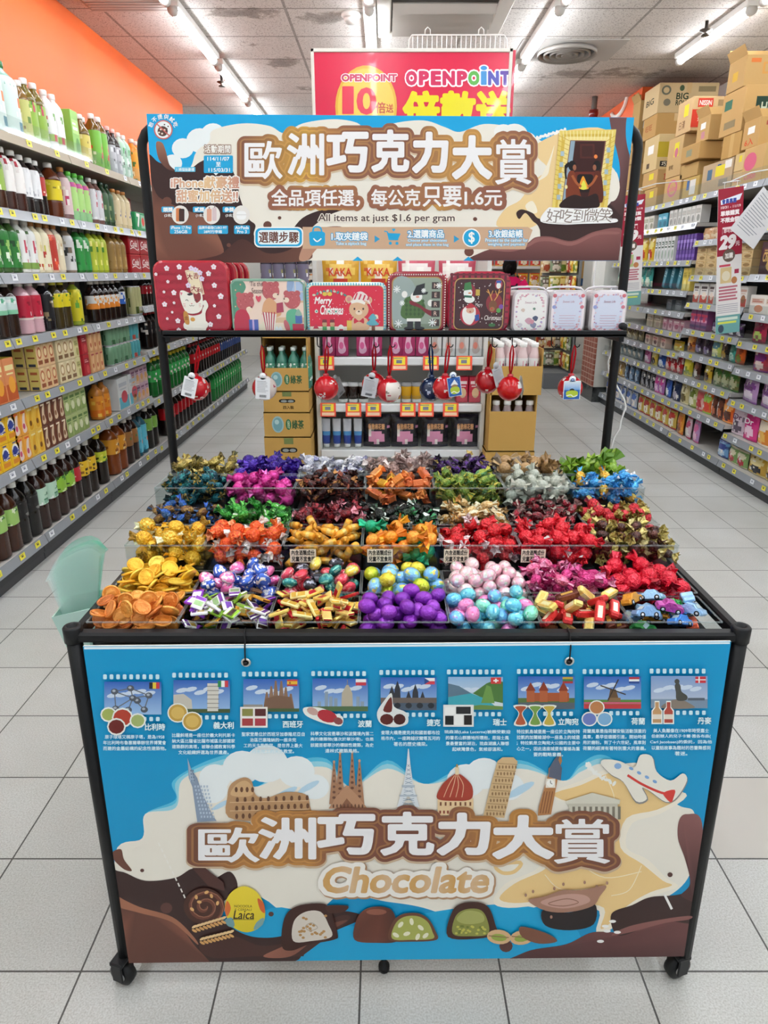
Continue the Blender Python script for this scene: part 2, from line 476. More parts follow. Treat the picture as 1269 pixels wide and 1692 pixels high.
def slab(name, m, x0, y0, z0, x1, y1, z1):
    b = MB(); b.box(x0, y0, z0, x1, y1, z1, 'fff'); return structure(b.build(name, m))
slab('floor', 'floor', -2.6, -3.5, -.08, 3.6, 13, 0)
slab('ceiling', 'ceiling', -4.2, -3.5, HC, 3.6, 13, HC+.08)
slab('wall_left', 'orange', -2.32, 2.3, 0, -2.2, 8.55, HC)
slab('wall_left_near', 'white', -2.32, -3.5, 0, -2.2, 2.3, HC)  # unseen stretch, made white to keep orange bounce light off the stand
slab('wall_left_recess', 'white', -4.2, 8.55, 0, -4.1, 13, HC)
slab('wall_right', 'white', 3.3, -3.5, 0, 3.42, 13, HC)
slab('wall_back', 'white', -4.2, 12.6, 0, 3.6, 12.7, HC)
slab('floor_recess', 'floor', -4.2, 8.4, -.08, -2.6, 13, 0)
# column beside the right hand aisle with its black stone foot and red tile flank
slab('column', 'white', 2.40, 7.92, 0, 2.66, 8.4, 2.3)
slab('trim_1', 'marble', 2.388, 7.905, 0, 2.67, 8.41, .17)
slab('trim_2', 'redtile', 2.384, 7.93, .17, 2.399, 8.42, .95)
f = slab('trim_3', 'white', 2.55, 7.78, 2.3, 3.3, 9.6, HC-.002)
f.data.materials.clear(); f.data.materials.append(nodes_mat('orange_fascia_paint', .45, plain_nodes('e8632c', 'ee6d35', 1.0)))
# white ring emblem on the orange fascia (aisle face)
b = MB()
ec = at_x(1024, 166, 2.545)
P0 = [(2.54, ec[1]+.27*math.cos(t), ec[2]+.15*math.sin(t)) for t in (math.radians(20+a*16) for a in range(20))]
b.tube(P0, .022, 8, 'f1ece4'); structure(b.build('trim_4', 'matte'))
# a different, plate-like floor tile right of the display
b = MB(); b.box(.853, 1.372, -.0005, 1.147, 1.665, .0008, 'bdb8b0'); b.box(1.153, 1.372, -.0005, 1.447, 1.665, .0008, 'bdb8b0'); structure(b.build('trim_5', 'metal'))

# fluorescent tubes in rows along the aisles
b = MB(); b.box(-.045, 0, -.045, .045, 1.22, 0, 'e9e6e0', .006)
fx = b.build('light_fitting', 'metal')
t = MB(); t.lathe([(.026, 0), (.026, 1.16)], 10, 'fff', T=Matrix.Translation((0, .03, -.062)) @ Matrix.Rotation(-PI/2, 4, 'X'))
tb = t.build('lit_tube', 'lamp', fx)
for e in (.02, 1.2):
    b = MB(); b.lathe([(.034, -.018), (.034, .018)], 12, 'c9c4bd', T=Matrix.Translation((0, e, -.062)) @ Matrix.Rotation(PI/2, 4, 'X'))
    b.build('end_cap', 'metal', fx)
first = True
for ci, (X, nm) in enumerate(((-1.42, 'over the left aisle'), (-.1, 'over the middle shelving'), (1.18, 'right of the red poster'), (2.47, 'over the right hand shelving'))):
    for k in range(-5, 5):
        Y = 5.46+1.36*k
        if ci == 3 and k > 0: continue
        n = ['nearest the camera', 'second from the camera', 'third from the camera', 'fourth from the camera', 'fifth from the camera'][max(0, k)] if k >= 0 else 'behind the viewpoint, unseen'
        if first: o = fx; o.location = (X, Y, HC); first = False
        else: o = copy_tree(fx, (X, Y, HC))
        tag(o, f'white fluorescent ceiling tube {nm}, {n}', 'ceiling light', 'fluorescent ceiling tubes')
        if k < 0: o['label'] = 'white fluorescent ceiling tube overhead, out of the picture'

# ceiling fittings
t = thing('air_conditioner_cassette', 'white ceiling air conditioner cassette with dark louvres above the red poster', 'air conditioner', (.41, 5.7, HC))
b = MB()
for q in ((-.46, -.5, .46, -.40), (-.46, .38, .46, .48), (-.46, -.40, -.36, .38), (.36, -.40, .46, .38)): b.box(q[0], q[1], -.03, q[2], q[3], 0, 'cfc8c0', .008)
b.build('frame', 'matte', t)
b = MB(); b.box(-.36, -.4, -.012, .36, .38, -.004, '4a4541'); b.build('recess', 'matte', t)
for k in range(4):
    b = MB(); b.box(-.35, -.008, -.05, .35, .008, .02, 'a79f97', T=Matrix.Translation((0, .28-.16*k, -.03)) @ Matrix.Rotation(.9, 4, 'X')); b.build('louvre', 'metal', t)
b = MB(); b.box(-.12, -.372, -.034, .12, -.345, -.03, '77716a'); b.build('maker_plate', 'metal', t)
t = thing('ceiling_diffuser', 'round grey ceiling air diffuser with rings right of the tube lamp', 'air vent', (1.508, 6.6, HC))
b = MB(); b.box(-.42, -.29, -.006, .42, .29, 0, 'b3ada8', .002); b.build('plate', 'matte', t)
for r in (.24, .19, .14, .09, .045):
    b = MB(); b.lathe([(r, -.014), (r, -.045), (r-.022, -.03), (r-.022, -.014)], 28, '8f8780'); b.build('ring', 'metal', t)
t = thing('ceiling_grille', 'slatted grey return air grille beside the orange wall', 'air vent', (-1.725, 5.42, HC))
b = MB(); b.box(-.3, -.22, -.02, .3, .22, 0, '8d8781', .004); b.build('frame', 'metal', t)
for k in range(9):
    b = MB(); b.box(-.27, -.19+.047*k-.012, -.03, .27, -.19+.047*k+.012, -.02, 'b5aea7'); b.build('slat', 'metal', t)
t = thing('smoke_detector', 'round white smoke detector on ceiling near middle tube', 'smoke detector', (-.233, 5.74, HC))
b = MB(); b.lathe([(.07, 0), (.07, -.022), (.055, -.03)], 20, 'e2ddd6'); b.build('base', 'gloss', t)
b = MB(); b.lathe([(.052, -.03), (.052, -.055), (.03, -.066)], 20, 'd7d2cb'); b.build('sensor_head', 'gloss', t)
for (x, y, lb) in ((-1.51, 7.36, 'small dark sprinkler head hanging between left tubes'), (2.35, 5.9, 'small dark sprinkler head above the right hand cartons')):
    b = MB(); b.lathe([(.012, 0), (.012, -.05), (.045, -.055), (.045, -.06), (.01, -.075), (.03, -.09), (.03, -.095)], 12, '5c5650', T=Matrix.Translation((x, y, HC))); tag(b.build('sprinkler_head', 'steel'), lb, 'sprinkler')
t = thing('alarm_beacon', 'small dark red alarm beacon hanging from ceiling by the orange fascia', 'alarm', (2.2, 8.2, HC))
b = MB(); b.lathe([(.03, 0), (.03, -.12)], 14, '6a625c'); b.build('mount', 'matte', t)
b = MB(); b.lathe([(.045, -.12), (.05, -.16), (.04, -.2), (.015, -.215)], 16, '6b1210'); b.build('lens', 'gloss', t)
# ---------------------------------------------------------------- display stand
BK = '0d0d0f'
stand = thing('display_stand', 'black tubular metal display stand on castors heaped with wrapped chocolates', 'display stand', (0, 0, 0))
YF, YB = 1.056, 1.80
XL, XR = -.538, .617
for (x0, x1) in ((XL, XL-.004), (XR, XR+.012)):
    b = MB(); b.tube([(x1, YF, .07), (x0, YF, .834)], .0135, 14, BK)
    b.lathe([(.0165, 0), (.0165, .026), (.014, .029), (.0085, .029), (.0085, .004)], 18, '151517', T=Matrix.Translation((x0, YF, .812)), cap1=True)
    b.build('front_post', 'black', stand)
def castor(x, y, lk):
    b = MB()
    wt = Matrix.Translation((x, y, .0275)) @ Matrix.Rotation(PI/2, 4, 'Y') @ Matrix.Rotation(0, 4, 'X')
    rz = Matrix.Translation((x, y, 0)) @ Matrix.Rotation(lk, 4, 'Z') @ Matrix.Translation((-x, -y, 0))
    b.lathe([(.019, -.012), (.0265, -.009), (.0275, 0), (.0265, .009), (.019, .012)], 22, '141415', T=rz @ wt)
    w = b.build('castor', 'black', stand)
    b = MB(); b.lathe([(.012, -.0145), (.012, .0145)], 16, '9c9c9c', T=rz @ wt); b.build('hub', 'steel', w)
    b = MB()
    for s in (-1, 1): b.box(x+s*.017-.0025, y-.013, .02, x+s*.017+.0025, y+.013, .064, '18181a', .002, T=rz)
    b.box(x-.02, y-.016, .06, x+.02, y+.016, .07, '18181a', .003, T=rz); b.build('fork', 'black', w)
castor(-.548, 1.048, 1.25); castor(.622, 1.062, 1.85); castor(-.565, 1.78, .4); castor(.592, 1.79, 2.2)
b = MB(); b.box(XL, YF-.011, .812, XR, YF+.011, .831, BK, .004); b.build('front_rail', 'black', stand)
for x in (XL-.004, XR+.01):
    b = MB(); b.box(x-.010, YF, .798, x+.010, YB, .824, BK, .004); b.build('side_rail', 'black', stand)
    b = MB(); b.box(x-.010, YF, .085, x+.010, YB, .107, BK, .004); b.build('lower_rail', 'black', stand)
b = MB(); b.box(XL, YB-.01, .798, XR, YB+.01, .824, BK, .004); b.build('back_rail', 'black', stand)
b = MB(); b.box(XL, YF+.012, .752, XR, YB-.012, .764, '111113', .003); b.build('deck', 'black', stand)
# rear goal-post frame
xl, xr, zt = -.566, .594, 1.738
path = [(xl, YB, .06), (xl, YB, .5), (xl, YB, 1.0), (xl, YB, zt-.05)]
path += [(xl+.05-.05*math.cos(a), YB, zt-.05+.05*math.sin(a)) for a in (.3, .7, 1.1, 1.5)]
path += [(xr-.05+.05*math.sin(a), YB, zt-.05+.05*math.cos(a)) for a in (.07, .47, .87, 1.27)]
path += [(xr, YB, zt-.05), (xr, YB, 1.0), (xr, YB, .5), (xr, YB, .06)]
b = MB(); b.tube(path, .0115, 12, BK); b.build('rear_frame', 'black', stand)
# tin shelf with lip
ZT = at_y(650, 557, 1.73)[2]
TX0, TX1 = at_y(268, 550, 1.73)[0], at_y(1036, 550, 1.73)[0]
ZL = at_y(650, 546, 1.73)[2]
b = MB(); b.box(TX0, 1.73, ZT, TX1, 1.99, ZT+.006, '161618'); b.box(TX0, 1.73, ZT, TX1, 1.736, ZL, BK, .002); b.box(TX0, 1.985, ZT, TX1, 1.99, ZT+.03, BK)
b.build('tin_shelf', 'black', stand)
for x in (TX0+.01, TX1-.01):
    b = MB(); b.box(x-.006, 1.735, ZT-.012, x+.006, 1.98, ZT, BK); b.build('shelf_bracket', 'black', stand)
b = MB(); b.lathe([(.008, -.01), (.009, 0), (.008, .01)], 14, '19191b', T=Matrix.Translation((TX1-.008, 1.742, ZL+.009)) @ Matrix.Rotation(PI/2, 4, 'X')); b.build('clamp_knob', 'black', stand)
ORN = [(325, 640, 'rs'), (437, 641, 'ws'), (538, 640, 'rd'), (612, 640, 'hid'), (642, 645, 'wh'), (712, 642, 'bl'), (735, 638, 'rs'), (805, 628, 'rd'), (842, 641, 'rw'), (942, 641, 'rs')]
HOOKS = [at_y(px, 560, 1.738)[0] for px in (327, 432, 524, 540, 618, 645, 713, 741, 814, 847, 912, 951)]
for x in HOOKS:
    b = MB(); z = ZT-.012
    b.tube([(x, 1.742, z+.013), (x, 1.740, z-.004)]+[(x+.006-.006*math.cos(a), 1.738, z-.006-.007*math.sin(a)) for a in (.0, .8, 1.57, 2.3, 3.1)], .0014, 6, BK)
    b.build('hook', 'black', stand)
b = MB(); b.lathe([(.012, 0), (.012, .012), (.005, .014), (.005, .085)], 12, BK, T=Matrix.Translation((.0, 1.075, 0))); b.build('levelling_foot', 'black', stand)
b = MB(); b.box(XL, 1.066, .078, XR, 1.084, .096, BK, .003); b.build('lower_rail', 'black', stand)

# ---------------------------------------------------------------- printed boards
WH, CRM, BLUE = 'f7f5f0', 'efe8da', '00a0d2'
CHD, CHM, CHL, GOLD, BRN = '3a2320', '5d3a33', 'a4664b', 'c48a45', '82503f'
def board(name, corners, Y, thick, label, cat, edge='e9e7e2'):
    P = [at_y(a, c, Y) for a, c in corners]; b = MB(); n = len(P)
    V = [(p[0], Y, p[2]) for p in P]+[(p[0], Y+thick, p[2]) for p in P]
    b.add(V, [tuple(range(n)), tuple(range(2*n-1, n-1, -1))]+[(i, (i+1) % n, n+(i+1) % n, n+i) for i in range(n)], edge)
    o = b.build(name, 'print', fix=True); tag(o, label, cat); return o
def lines(A, ls, x0, y0, dy, wchar, h, col, bold=.02, cx=None):
    for i, l in enumerate(ls):
        w = sum(wchar if ord(ch) > 255 else wchar*.55 for ch in l)
        a = (cx-w/2) if cx else x0
        A.txt(l, a, y0+dy*i+h, a+w, y0+dy*i, col, bold, res=1)

# front panel ---------------------------------------------------
YP = 1.036
PC = [(137, 1068), (1208, 1060), (1130, 1580), (213, 1591)]
front = board('front_panel', PC, YP, .004, 'large blue and cream chocolate festival panel tied to the front of the stand', 'sign')
A = Art(px_plane_y(YP), True)
def edge_x(y):                                            # left / right board edge at photo row y
    return 137+(213-137)*(y-1068)/(1591-1068), 1208+(1130-1208)*(y-1060)/(1580-1060)
def clampx(P):
    out = []
    for (x, y) in P:
        y = min(y, 1591-(x-213)*11/917.); l, r = edge_x(y); out.append((max(l, min(r, x)), y))
    return out
A.poly(PC, lambda a, b: mix('0398cc', '0392c6', (b-1060)/400))
A.poly([(139, 1069), (1206, 1061), (1206, 1064), (139, 1073)], 'e8f4f8')
# cream cloud land with soft glow
def cloud(dx, col):
    A.poly(clampx(spl([(196, 1560), (190, 1410), (235, 1385), (240, 1345), (290, 1335-dx), (300-dx, 1290), (345, 1270-dx), (400, 1262-dx), (420, 1300), (480, 1275-dx), (540, 1268-dx), (580, 1300), (640, 1270-dx), (700, 1295), (760, 1285-dx), (860, 1270-dx), (930, 1290), (960, 1275-dx), (1000, 1262-dx), (1060, 1290), (1120, 1330), (1148, 1345), (1148, 1420), (1120, 1470), (1050, 1500), (960, 1490), (880, 1500), (800, 1530), (700, 1500), (640, 1490), (560, 1480), (500, 1530), (420, 1480), (330, 1530)], 7)), col)
cloud(14, '57bfe0'); cloud(8, '98d4e4'); cloud(2, '0aa3d4') if False else None
cloud(0, CRM)
A.poly(clampx(spl([(350, 1575), (450, 1500), (560, 1530), (640, 1520), (760, 1500), (850, 1495), (930, 1515), (960, 1560), (900, 1590), (600, 1592), (400, 1592)], 7)), '12a4d6')
for (x, y, r) in ((355, 1285, 26), (400, 1268, 32), (440, 1262, 36), (490, 1275, 30), (770, 1290, 32), (800, 1278, 30), (350, 1305, 26), (520, 1300, 24), (840, 1300, 26)): A.ell(x, y, r, r*.86, 'eef3f3')
for (x, y, r) in ((365, 1330, 8), (392, 1310, 9), (470, 1312, 12), (510, 1300, 10), (755, 1325, 10), (860, 1305, 13)): A.ell(x, y, r*2, r*.5, 'bcd9ea', 12, -.5)
# gold map of europe
A.blob([(905, 1315), (960, 1290), (1010, 1268), (1060, 1262), (1105, 1300), (1135, 1315), (1090, 1345), (1045, 1360), (1035, 1400), (1070, 1420), (1100, 1450), (1120, 1465), (1080, 1480), (1045, 1500), (1010, 1535), (985, 1540), (990, 1505), (950, 1500), (905, 1495), (840, 1500), (815, 1490), (835, 1460), (880, 1440), (910, 1420), (960, 1425), (990, 1390), (985, 1340)], 'f6ecd9', 4)
A.blob([(915, 1315), (960, 1297), (1010, 1276), (1058, 1270), (1095, 1300), (1120, 1318), (1085, 1338), (1035, 1352), (1025, 1400), (1062, 1428), (1095, 1455), (1110, 1463), (1075, 1474), (1037, 1496), (1005, 1528), (992, 1533), (998, 1500), (950, 1492), (905, 1488), (850, 1492), (825, 1484), (850, 1460), (890, 1442), (915, 1430), (965, 1433), (1000, 1395), (995, 1345)], 'efcb8c', 4)
A.line(spl([(820, 1430), (860, 1425), (850, 1440), (830, 1442)], 5), 6, 'efcb8c', True)
for P in (((955, 1425), (1000, 1450), (1060, 1440)), ((900, 1445), (930, 1470), (1000, 1465)), ((1000, 1280), (1015, 1320), (1000, 1350)), ((1060, 1430), (1040, 1470), (1010, 1480))): A.line(spl(list(P), 6, False), 1.4, 'f8e6c4')
for i in range(22):
    a = 1.2+i*.12; A.ell(960+40*math.cos(a)+i*4.2, 1300-34*math.sin(a*.9)-i*.6, 5, 2.6, 'f4f2ea', 8, i)
# chocolate waves
A.poly(clampx(spl([(180, 1452), (200, 1440), (240, 1455), (290, 1450), (320, 1435), (345, 1455), (380, 1440), (392, 1470), (360, 1500), (380, 1530), (420, 1548), (470, 1545), (500, 1520), (560, 1505), (600, 1515), (560, 1535), (500, 1560), (488, 1588), (380, 1600), (240, 1605), (195, 1592)], 7)), CHD)
A.poly(clampx(spl([(190, 1490), (225, 1502), (285, 1520), (320, 1560), (345, 1600), (250, 1610), (200, 1600)], 7)), lambda a, b: mix('8a5542', '5a352b', abs(b-1545)/50))
A.poly(clampx(spl([(185, 1478), (230, 1498), (285, 1515), (318, 1545), (326, 1560), (285, 1524), (230, 1508), (190, 1496)], 6)), 'a2694f')
A.blob([(330, 1560), (380, 1545), (430, 1562), (480, 1555), (520, 1530), (565, 1512), (578, 1518), (545, 1545), (505, 1575), (495, 1580), (420, 1580), (350, 1582)], '4a2b25')
A.blob([(435, 1580), (470, 1562), (520, 1535), (575, 1520), (520, 1552), (480, 1580)], lambda a, b: mix('9b6250', '6c4336', (a-435)/140))
A.poly(clampx(spl([(186, 1408), (200, 1403), (205, 1420), (218, 1438), (205, 1436), (188, 1420)], 6)), '6e4436')
A.poly(clampx(spl([(835, 1600), (870, 1572), (935, 1560), (980, 1540), (1040, 1540), (1100, 1520), (1160, 1515), (1150, 1590), (1000, 1600)], 7)), lambda a, b: mix('6d4240', '4a2b2b', (b-1540)/50))
A.poly(clampx(spl([(1020, 1545), (1010, 1510), (1045, 1495), (1075, 1482), (1130, 1475), (1160, 1440), (1160, 1520), (1100, 1522), (1060, 1535)], 7)), CHD)
A.poly(clampx(spl([(1160, 1360), (1135, 1345), (1122, 1355), (1120, 1385), (1132, 1420), (1140, 1460), (1125, 1480), (1160, 1480)], 7)), lambda a, b: mix('8b5b58', '4d2d2c', (b-1350)/90))
A.poly(spl([(1010, 1545), (1040, 1530), (1098, 1518), (1140, 1513), (1138, 1519), (1098, 1525), (1042, 1540)], 6), '875651')
for (x, y, r) in ((235, 1438, 3), (275, 1500, 9), (448, 1510, 4), (1107, 1445, 4), (836, 1563, 10)): A.ell(x, y, r*1.1, r, CHM, 12)
for (x, y) in ((992, 1555), (1000, 1530), (1012, 1522), (1003, 1538), (1020, 1540)): A.ell(x, y, 6, 2.6, WH, 10)
A.line(spl([(1098, 1478), (1104, 1490), (1110, 1502)], 4, False), 4, WH)
for i in range(11): A.line([(262+i*4.6+(i > 5)*0, 1392+i*9.5), (264.5+i*4.6, 1398+i*9.5)], 2.2, 'f3eee4')
A.line(spl([(218, 1405), (240, 1395), (262, 1395)], 5, False), 1.0, 'efe7da')
# skyline of landmarks -------------------------------------------
def tower_windows(x0, y0, x1, y1, nx, ny, col, w, h, dx=0):
    for j in range(ny):
        for i in range(nx):
            x = x0+(x1-x0)*(i+.5)/nx+dx*j/ny; y = y0+(y1-y0)*(j+.5)/ny
            A.rect(x-w/2, y-h/2, x+w/2, y+h/2, col)
SH = '8ea0b4'
A.poly([(310, 1252), (316, 1270), (326, 1285), (334, 1310), (352, 1348), (358, 1356), (326, 1358), (318, 1300), (312, 1285)], '8c9bb0'); tower_windows(320, 1296, 345, 1352, 5, 9, 'b9c7d6', 2.6, 3.6, 12); A.poly([(310, 1252), (315, 1268), (322, 1292), (314, 1290)], 'a9b8c9'); tower_windows(314, 1270, 321, 1292, 2, 4, '66788f', 1.6, 2.6, 2)
A.blob([(378, 1350), (376, 1315), (382, 1295), (402, 1284), (416, 1290), (422, 1312), (440, 1318), (472, 1308), (505, 1312), (512, 1330), (510, 1352), (440, 1356)], 'b98f65', 4)
A.blob([(381, 1312), (390, 1296), (404, 1289), (415, 1296), (418, 1312), (400, 1316)], 'd2aa7c', 4)
for r, (y, n) in enumerate(((1304, 4), (1318, 10), (1332, 12), (1345, 12))):
    for i in range(n): A.ell(386+(i+.5)*(128 if n > 4 else 36)/n, y+(3-i*.4 if n > 4 else 0), 2.6, 4.6, '6a4630', 8)
A.line([(380, 1325), (510, 1322)], 1.2, 'd9b78e'); A.line([(380, 1339), (511, 1336)], 1.2, 'd9b78e')
for (x, y0) in ((552, 1258), (562, 1243), (582, 1242), (594, 1256)):
    A.poly([(x-1.2, y0), (x+1.2, y0), (x+8, 1328), (x-8, 1328)], 'a97c5d'); A.ell(x, y0, 2.2, 2.6, 'c7a284', 8)
    for k in range(7): A.ell(x, y0+14+k*9, 1.0+k*.45, 2.4, '6b4635', 6)
A.poly([(543, 1335), (556, 1315), (573, 1296), (592, 1315), (607, 1335)], 'b98b6a'); A.poly([(560, 1336), (573, 1318), (588, 1336)], '8a5c43')
for i in range(9): A.ell(551+i*6, 1330-abs(4-i)*-.2, 1.5, 3.4, '6b4635', 6)
A.poly([(674, 1236), (675.6, 1236), (678, 1262), (683, 1298), (693, 1332), (686, 1332), (674.5, 1312), (664, 1332), (656, 1332), (666, 1298), (672, 1262)], 'dfe3e6')
for k in range(10): A.line([(673-k*.9, 1262+k*7), (677+k*.9, 1266+k*7)], .9, '8fa0b0'); A.line([(677+k*.9, 1262+k*7), (673-k*.9, 1266+k*7)], .9, '8fa0b0')
A.rect(664, 1296, 685, 1300, 'b5bfc8'); A.rect(660, 1312, 689, 1315, 'b5bfc8')
A.rect(723, 1318, 782, 1346, 'e6c79a'); A.blob([(722, 1318), (730, 1296), (745, 1282), (755, 1277), (766, 1282), (780, 1298), (778, 1319), (750, 1322)], 'a8402f', 5)
for x in (735, 745, 755, 765): A.line(spl([(755+(x-755)*.2, 1280), (755+(x-752)*.8, 1296), (x-2, 1316)], 4, False), 1.2, 'e3b48f')
A.rect(752, 1266, 758, 1279, 'ecd7b0'); A.ell(755, 1264, 1.6, 3, 'b08b4c', 8); tower_windows(724, 1322, 781, 1332, 7, 1, '7a4a33', 3, 6); tower_windows(724, 1335, 781, 1346, 9, 1, '8e3d2c', 3, 5)
A.poly([(822, 1256), (830, 1250), (848, 1250), (855, 1257), (852, 1270), (833, 1350), (798, 1348), (812, 1290)], 'd2b284')
for k in range(8):
    y = 1260+k*11; xa = 822-k*2.9; A.line([(xa, y), (xa+33-k*.2, y+2)], 1.0, 'a07f56')
    for i in range(6): A.ell(xa+3+i*5.4, y+6, 1.5, 3, '94704a', 6)
A.poly([(926, 1240), (928, 1256), (924, 1268), (910, 1344), (888, 1346), (890, 1330), (906, 1276), (906, 1268), (918, 1256)], 'b57c4b'); A.poly([(906, 1282), (926, 1288), (928, 1268), (922, 1254), (927, 1238), (915, 1254), (908, 1266)], '5d6476')
A.rect(901, 1285, 917, 1300, 'efe6d6'); A.ell(909, 1292.5, 6.4, 6.2, 'faf7ef', 14); A.line([(909, 1292), (909, 1288)], 1, '333'); A.line([(909, 1292), (912, 1294)], 1, '333')
for i in range(4): A.line([(899+i*4.5, 1306), (892+i*4.5, 1342)], 1.6, '855232')
A.poly([(934, 1322), (978, 1308), (1024, 1320), (1023, 1327), (936, 1327)], 'd8d3c2'); A.rect(938, 1326, 1020, 1331, 'c6c0ae')
for i in range(9): A.rect(940+i*9.4, 1331, 945+i*9.4, 1352, 'cdc7b5'); A.rect(945+i*9.4, 1331, 949.4+i*9.4, 1352, '7b7465')
# aeroplane
A.blob([(993, 1262), (1000, 1255), (1025, 1258), (1048, 1268), (1058, 1248), (1078, 1250), (1085, 1275), (1108, 1290), (1128, 1278), (1135, 1290), (1118, 1318), (1100, 1325), (1075, 1308), (1062, 1300), (1070, 1320), (1050, 1325), (1030, 1292), (1010, 1280)], '8d8a86', 4)
A.blob([(992, 1260), (999, 1253), (1024, 1256), (1047, 1266), (1057, 1246), (1076, 1248), (1084, 1273), (1107, 1288), (1127, 1276), (1134, 1288), (1117, 1316), (1099, 1323), (1074, 1306), (1060, 1300), (1068, 1318), (1050, 1322), (1029, 1290), (1009, 1278)], 'efe9dc', 4)
A.line(spl([(1036, 1279), (1060, 1294), (1092, 1308), (1112, 1310)], 5, False), 4, 'd94038'); A.blob([(1095, 1308), (1114, 1303), (1112, 1316), (1108, 1324), (1100, 1318)], 'd94038', 3)
for i in range(4): A.ell(1042+i*13, 1268+i*7.2, 4, 2.6, '7fa8d6', 8, .5)
A.ell(1020, 1264, 6, 5, '8fb4dd', 10)
# title
def gold_brown(stops):
    def f(a, b):
        for i in range(len(stops)-1):
            if a <= stops[i+1][0]: return mix(stops[i][1], stops[i+1][1], (a-stops[i][0])/(stops[i+1][0]-stops[i][0]))
        return L(stops[-1][1])
    return f
gb = gold_brown([(300, '7d4f3c'), (345, '7d4f3c'), (400, 'b37a3e'), (450, 'c08645'), (510, 'c08645'), (545, '80503c'), (700, '7a4a3c'), (750, '8a583f'), (830, 'b9803f'), (880, 'b9803f'), (930, '80503c'), (1100, '7a4a3c')])
TT = (('歐', 330, 1422, 428, 1366), ('洲', 430, 1416, 520, 1350), ('巧', 528, 1407, 616, 1346), ('克', 632, 1409, 714, 1342), ('力', 726, 1408, 806, 1344), ('大', 818, 1414, 910, 1348), ('賞', 916, 1424, 1006, 1352))
for ch, a0, b0, a1, b1 in TT: A.txt(ch, a0, b0+2.5, a1, b1+2.5, lambda a, b: L('c9ae90'), .2)
for ch, a0, b0, a1, b1 in TT: A.txt(ch, a0, b0, a1, b1, gb, .185)
for ch, a0, b0, a1, b1 in TT: A.txt(ch, a0, b0, a1, b1, lambda a, b: mix(gb(a, b), 'd9a05a', .28), .12)
for ch, a0, b0, a1, b1 in TT: A.txt(ch, a0, b0, a1, b1, lambda a, b: mix(gb(a, b), '4a2a20', .22), .085)
TB = dict(zip('歐洲巧克力大賞', (.017, .028, .045, .04, .05, .05, .014)))
for ch, a0, b0, a1, b1 in TT: A.txt(ch, a0, b0, a1, b1, 'f3f0f0', TB[ch])
for cc, bo, o in (('b48a66', .17, 2), ('f3ede4', .155, 0), (lambda a, b: mix('cf9f5c', 'd8b690', .5+.5*math.sin(a*.09)), .035, 0)): A.txt('Chocolate', 532+o, 1472+o, 803+o, 1431+o, cc, bo, sl=.18)
# chocolates along the bottom
A.ell(338, 1495, 34, 30, '4b2a20', 24); 
A.poly([(318, 1432), (340, 1432), (370, 1456), (372, 1470), (345, 1462)], '51302a')
A.line([(338+(3+i*.9)*math.cos(i*.42), 1497+(3+i*.8)*math.sin(i*.42)) for i in range(34)], 5, '6f4030'); A.line([(340+(3+i*.9)*math.cos(i*.42), 1495+(3+i*.8)*math.sin(i*.42)) for i in range(34)], 1.6, '9b664e')
for (x, y) in ((325, 1480), (350, 1478), (318, 1500), (342, 1472), (360, 1490), (330, 1488)): A.ell(x, y, 4, 2.6, 'd8a86a', 8, x)
A.blob([(372, 1500), (380, 1475), (402, 1462), (425, 1472), (438, 1498), (434, 1525), (410, 1538), (384, 1528)], lambda a, b: mix('f0d63a', 'd9c326', (b-1470)/70), 5)
A.blob([(372, 1500), (376, 1486), (382, 1498), (376, 1512)], 'd96f35', 4); A.blob([(426, 1482), (436, 1490), (438, 1506), (430, 1500)], 'd8632f', 4); A.blob([(372, 1518), (384, 1514), (388, 1528), (378, 1528)], '6f9aa0', 4); A.blob([(424, 1522), (436, 1514), (434, 1526), (420, 1534)], '7fa6a4', 4)
A.txt('Laica', 386, 1516, 420, 1502, '3b2a1a', .012, res=1, sl=.2); A.txt('NOCCIOLA', 388, 1497, 417, 1493, '6d5a22', .01, res=1); A.txt('E CEREALI', 389, 1502.5, 416, 1498.8, '6d5a22', .01, res=1); A.line([(384, 1517), (420, 1517)], .8, '3b2a1a')
for j, (x, y) in enumerate(((322, 1532), (335, 1552))):
    for i in range(9):
        for s in (-1, 1): A.ell(x+i*6, y-i*(1.8-j*.3)+s*3.4, 5, 2.2, 'd9a464' if s > 0 else 'eac58f', 8, .5*s)
A.blob([(466, 1560), (470, 1515), (490, 1495), (530, 1490), (545, 1500), (558, 1540), (552, 1550), (510, 1558), (482, 1568)], '3f2019', 5)
A.blob([(485, 1552), (486, 1520), (505, 1504), (530, 1504), (543, 1525), (548, 1545), (515, 1552)], 'd9cfc2', 5)
for i in range(22):
    r = random.Random(i); A.ell(490+r.random()*50, 1510+r.random()*38, 2.8, 2.2, 'b88a52', 7)
A.line(spl([(505, 1528), (515, 1522), (525, 1530), (512, 1535)], 5), 1.4, 'b5a896', True)
A.blob([(540, 1494), (575, 1494), (568, 1504), (545, 1506)], '4a2a22', 4)
A.blob([(586, 1550), (588, 1520), (600, 1502), (622, 1495), (646, 1500), (655, 1520), (658, 1551), (622, 1555)], lambda a, b: mix('7a4535', '48241c', abs(a-610)/45), 5)
A.ell(622, 1504, 17, 5, '915845', 14)
A.blob([(643, 1550), (648, 1522), (664, 1508), (690, 1506), (708, 1516), (719, 1535), (721, 1550), (680, 1553)], '6b432f', 5); A.blob([(648, 1548), (653, 1524), (668, 1512), (690, 1511), (706, 1520), (714, 1536), (715, 1548), (680, 1550)], 'a8ac56', 5)
for (x, y) in ((662, 1525), (680, 1520), (695, 1530), (672, 1540), (703, 1543), (654, 1542), (690, 1545)): A.ell(x, y, 6, 3.4, 'e9e6c9', 10, x)
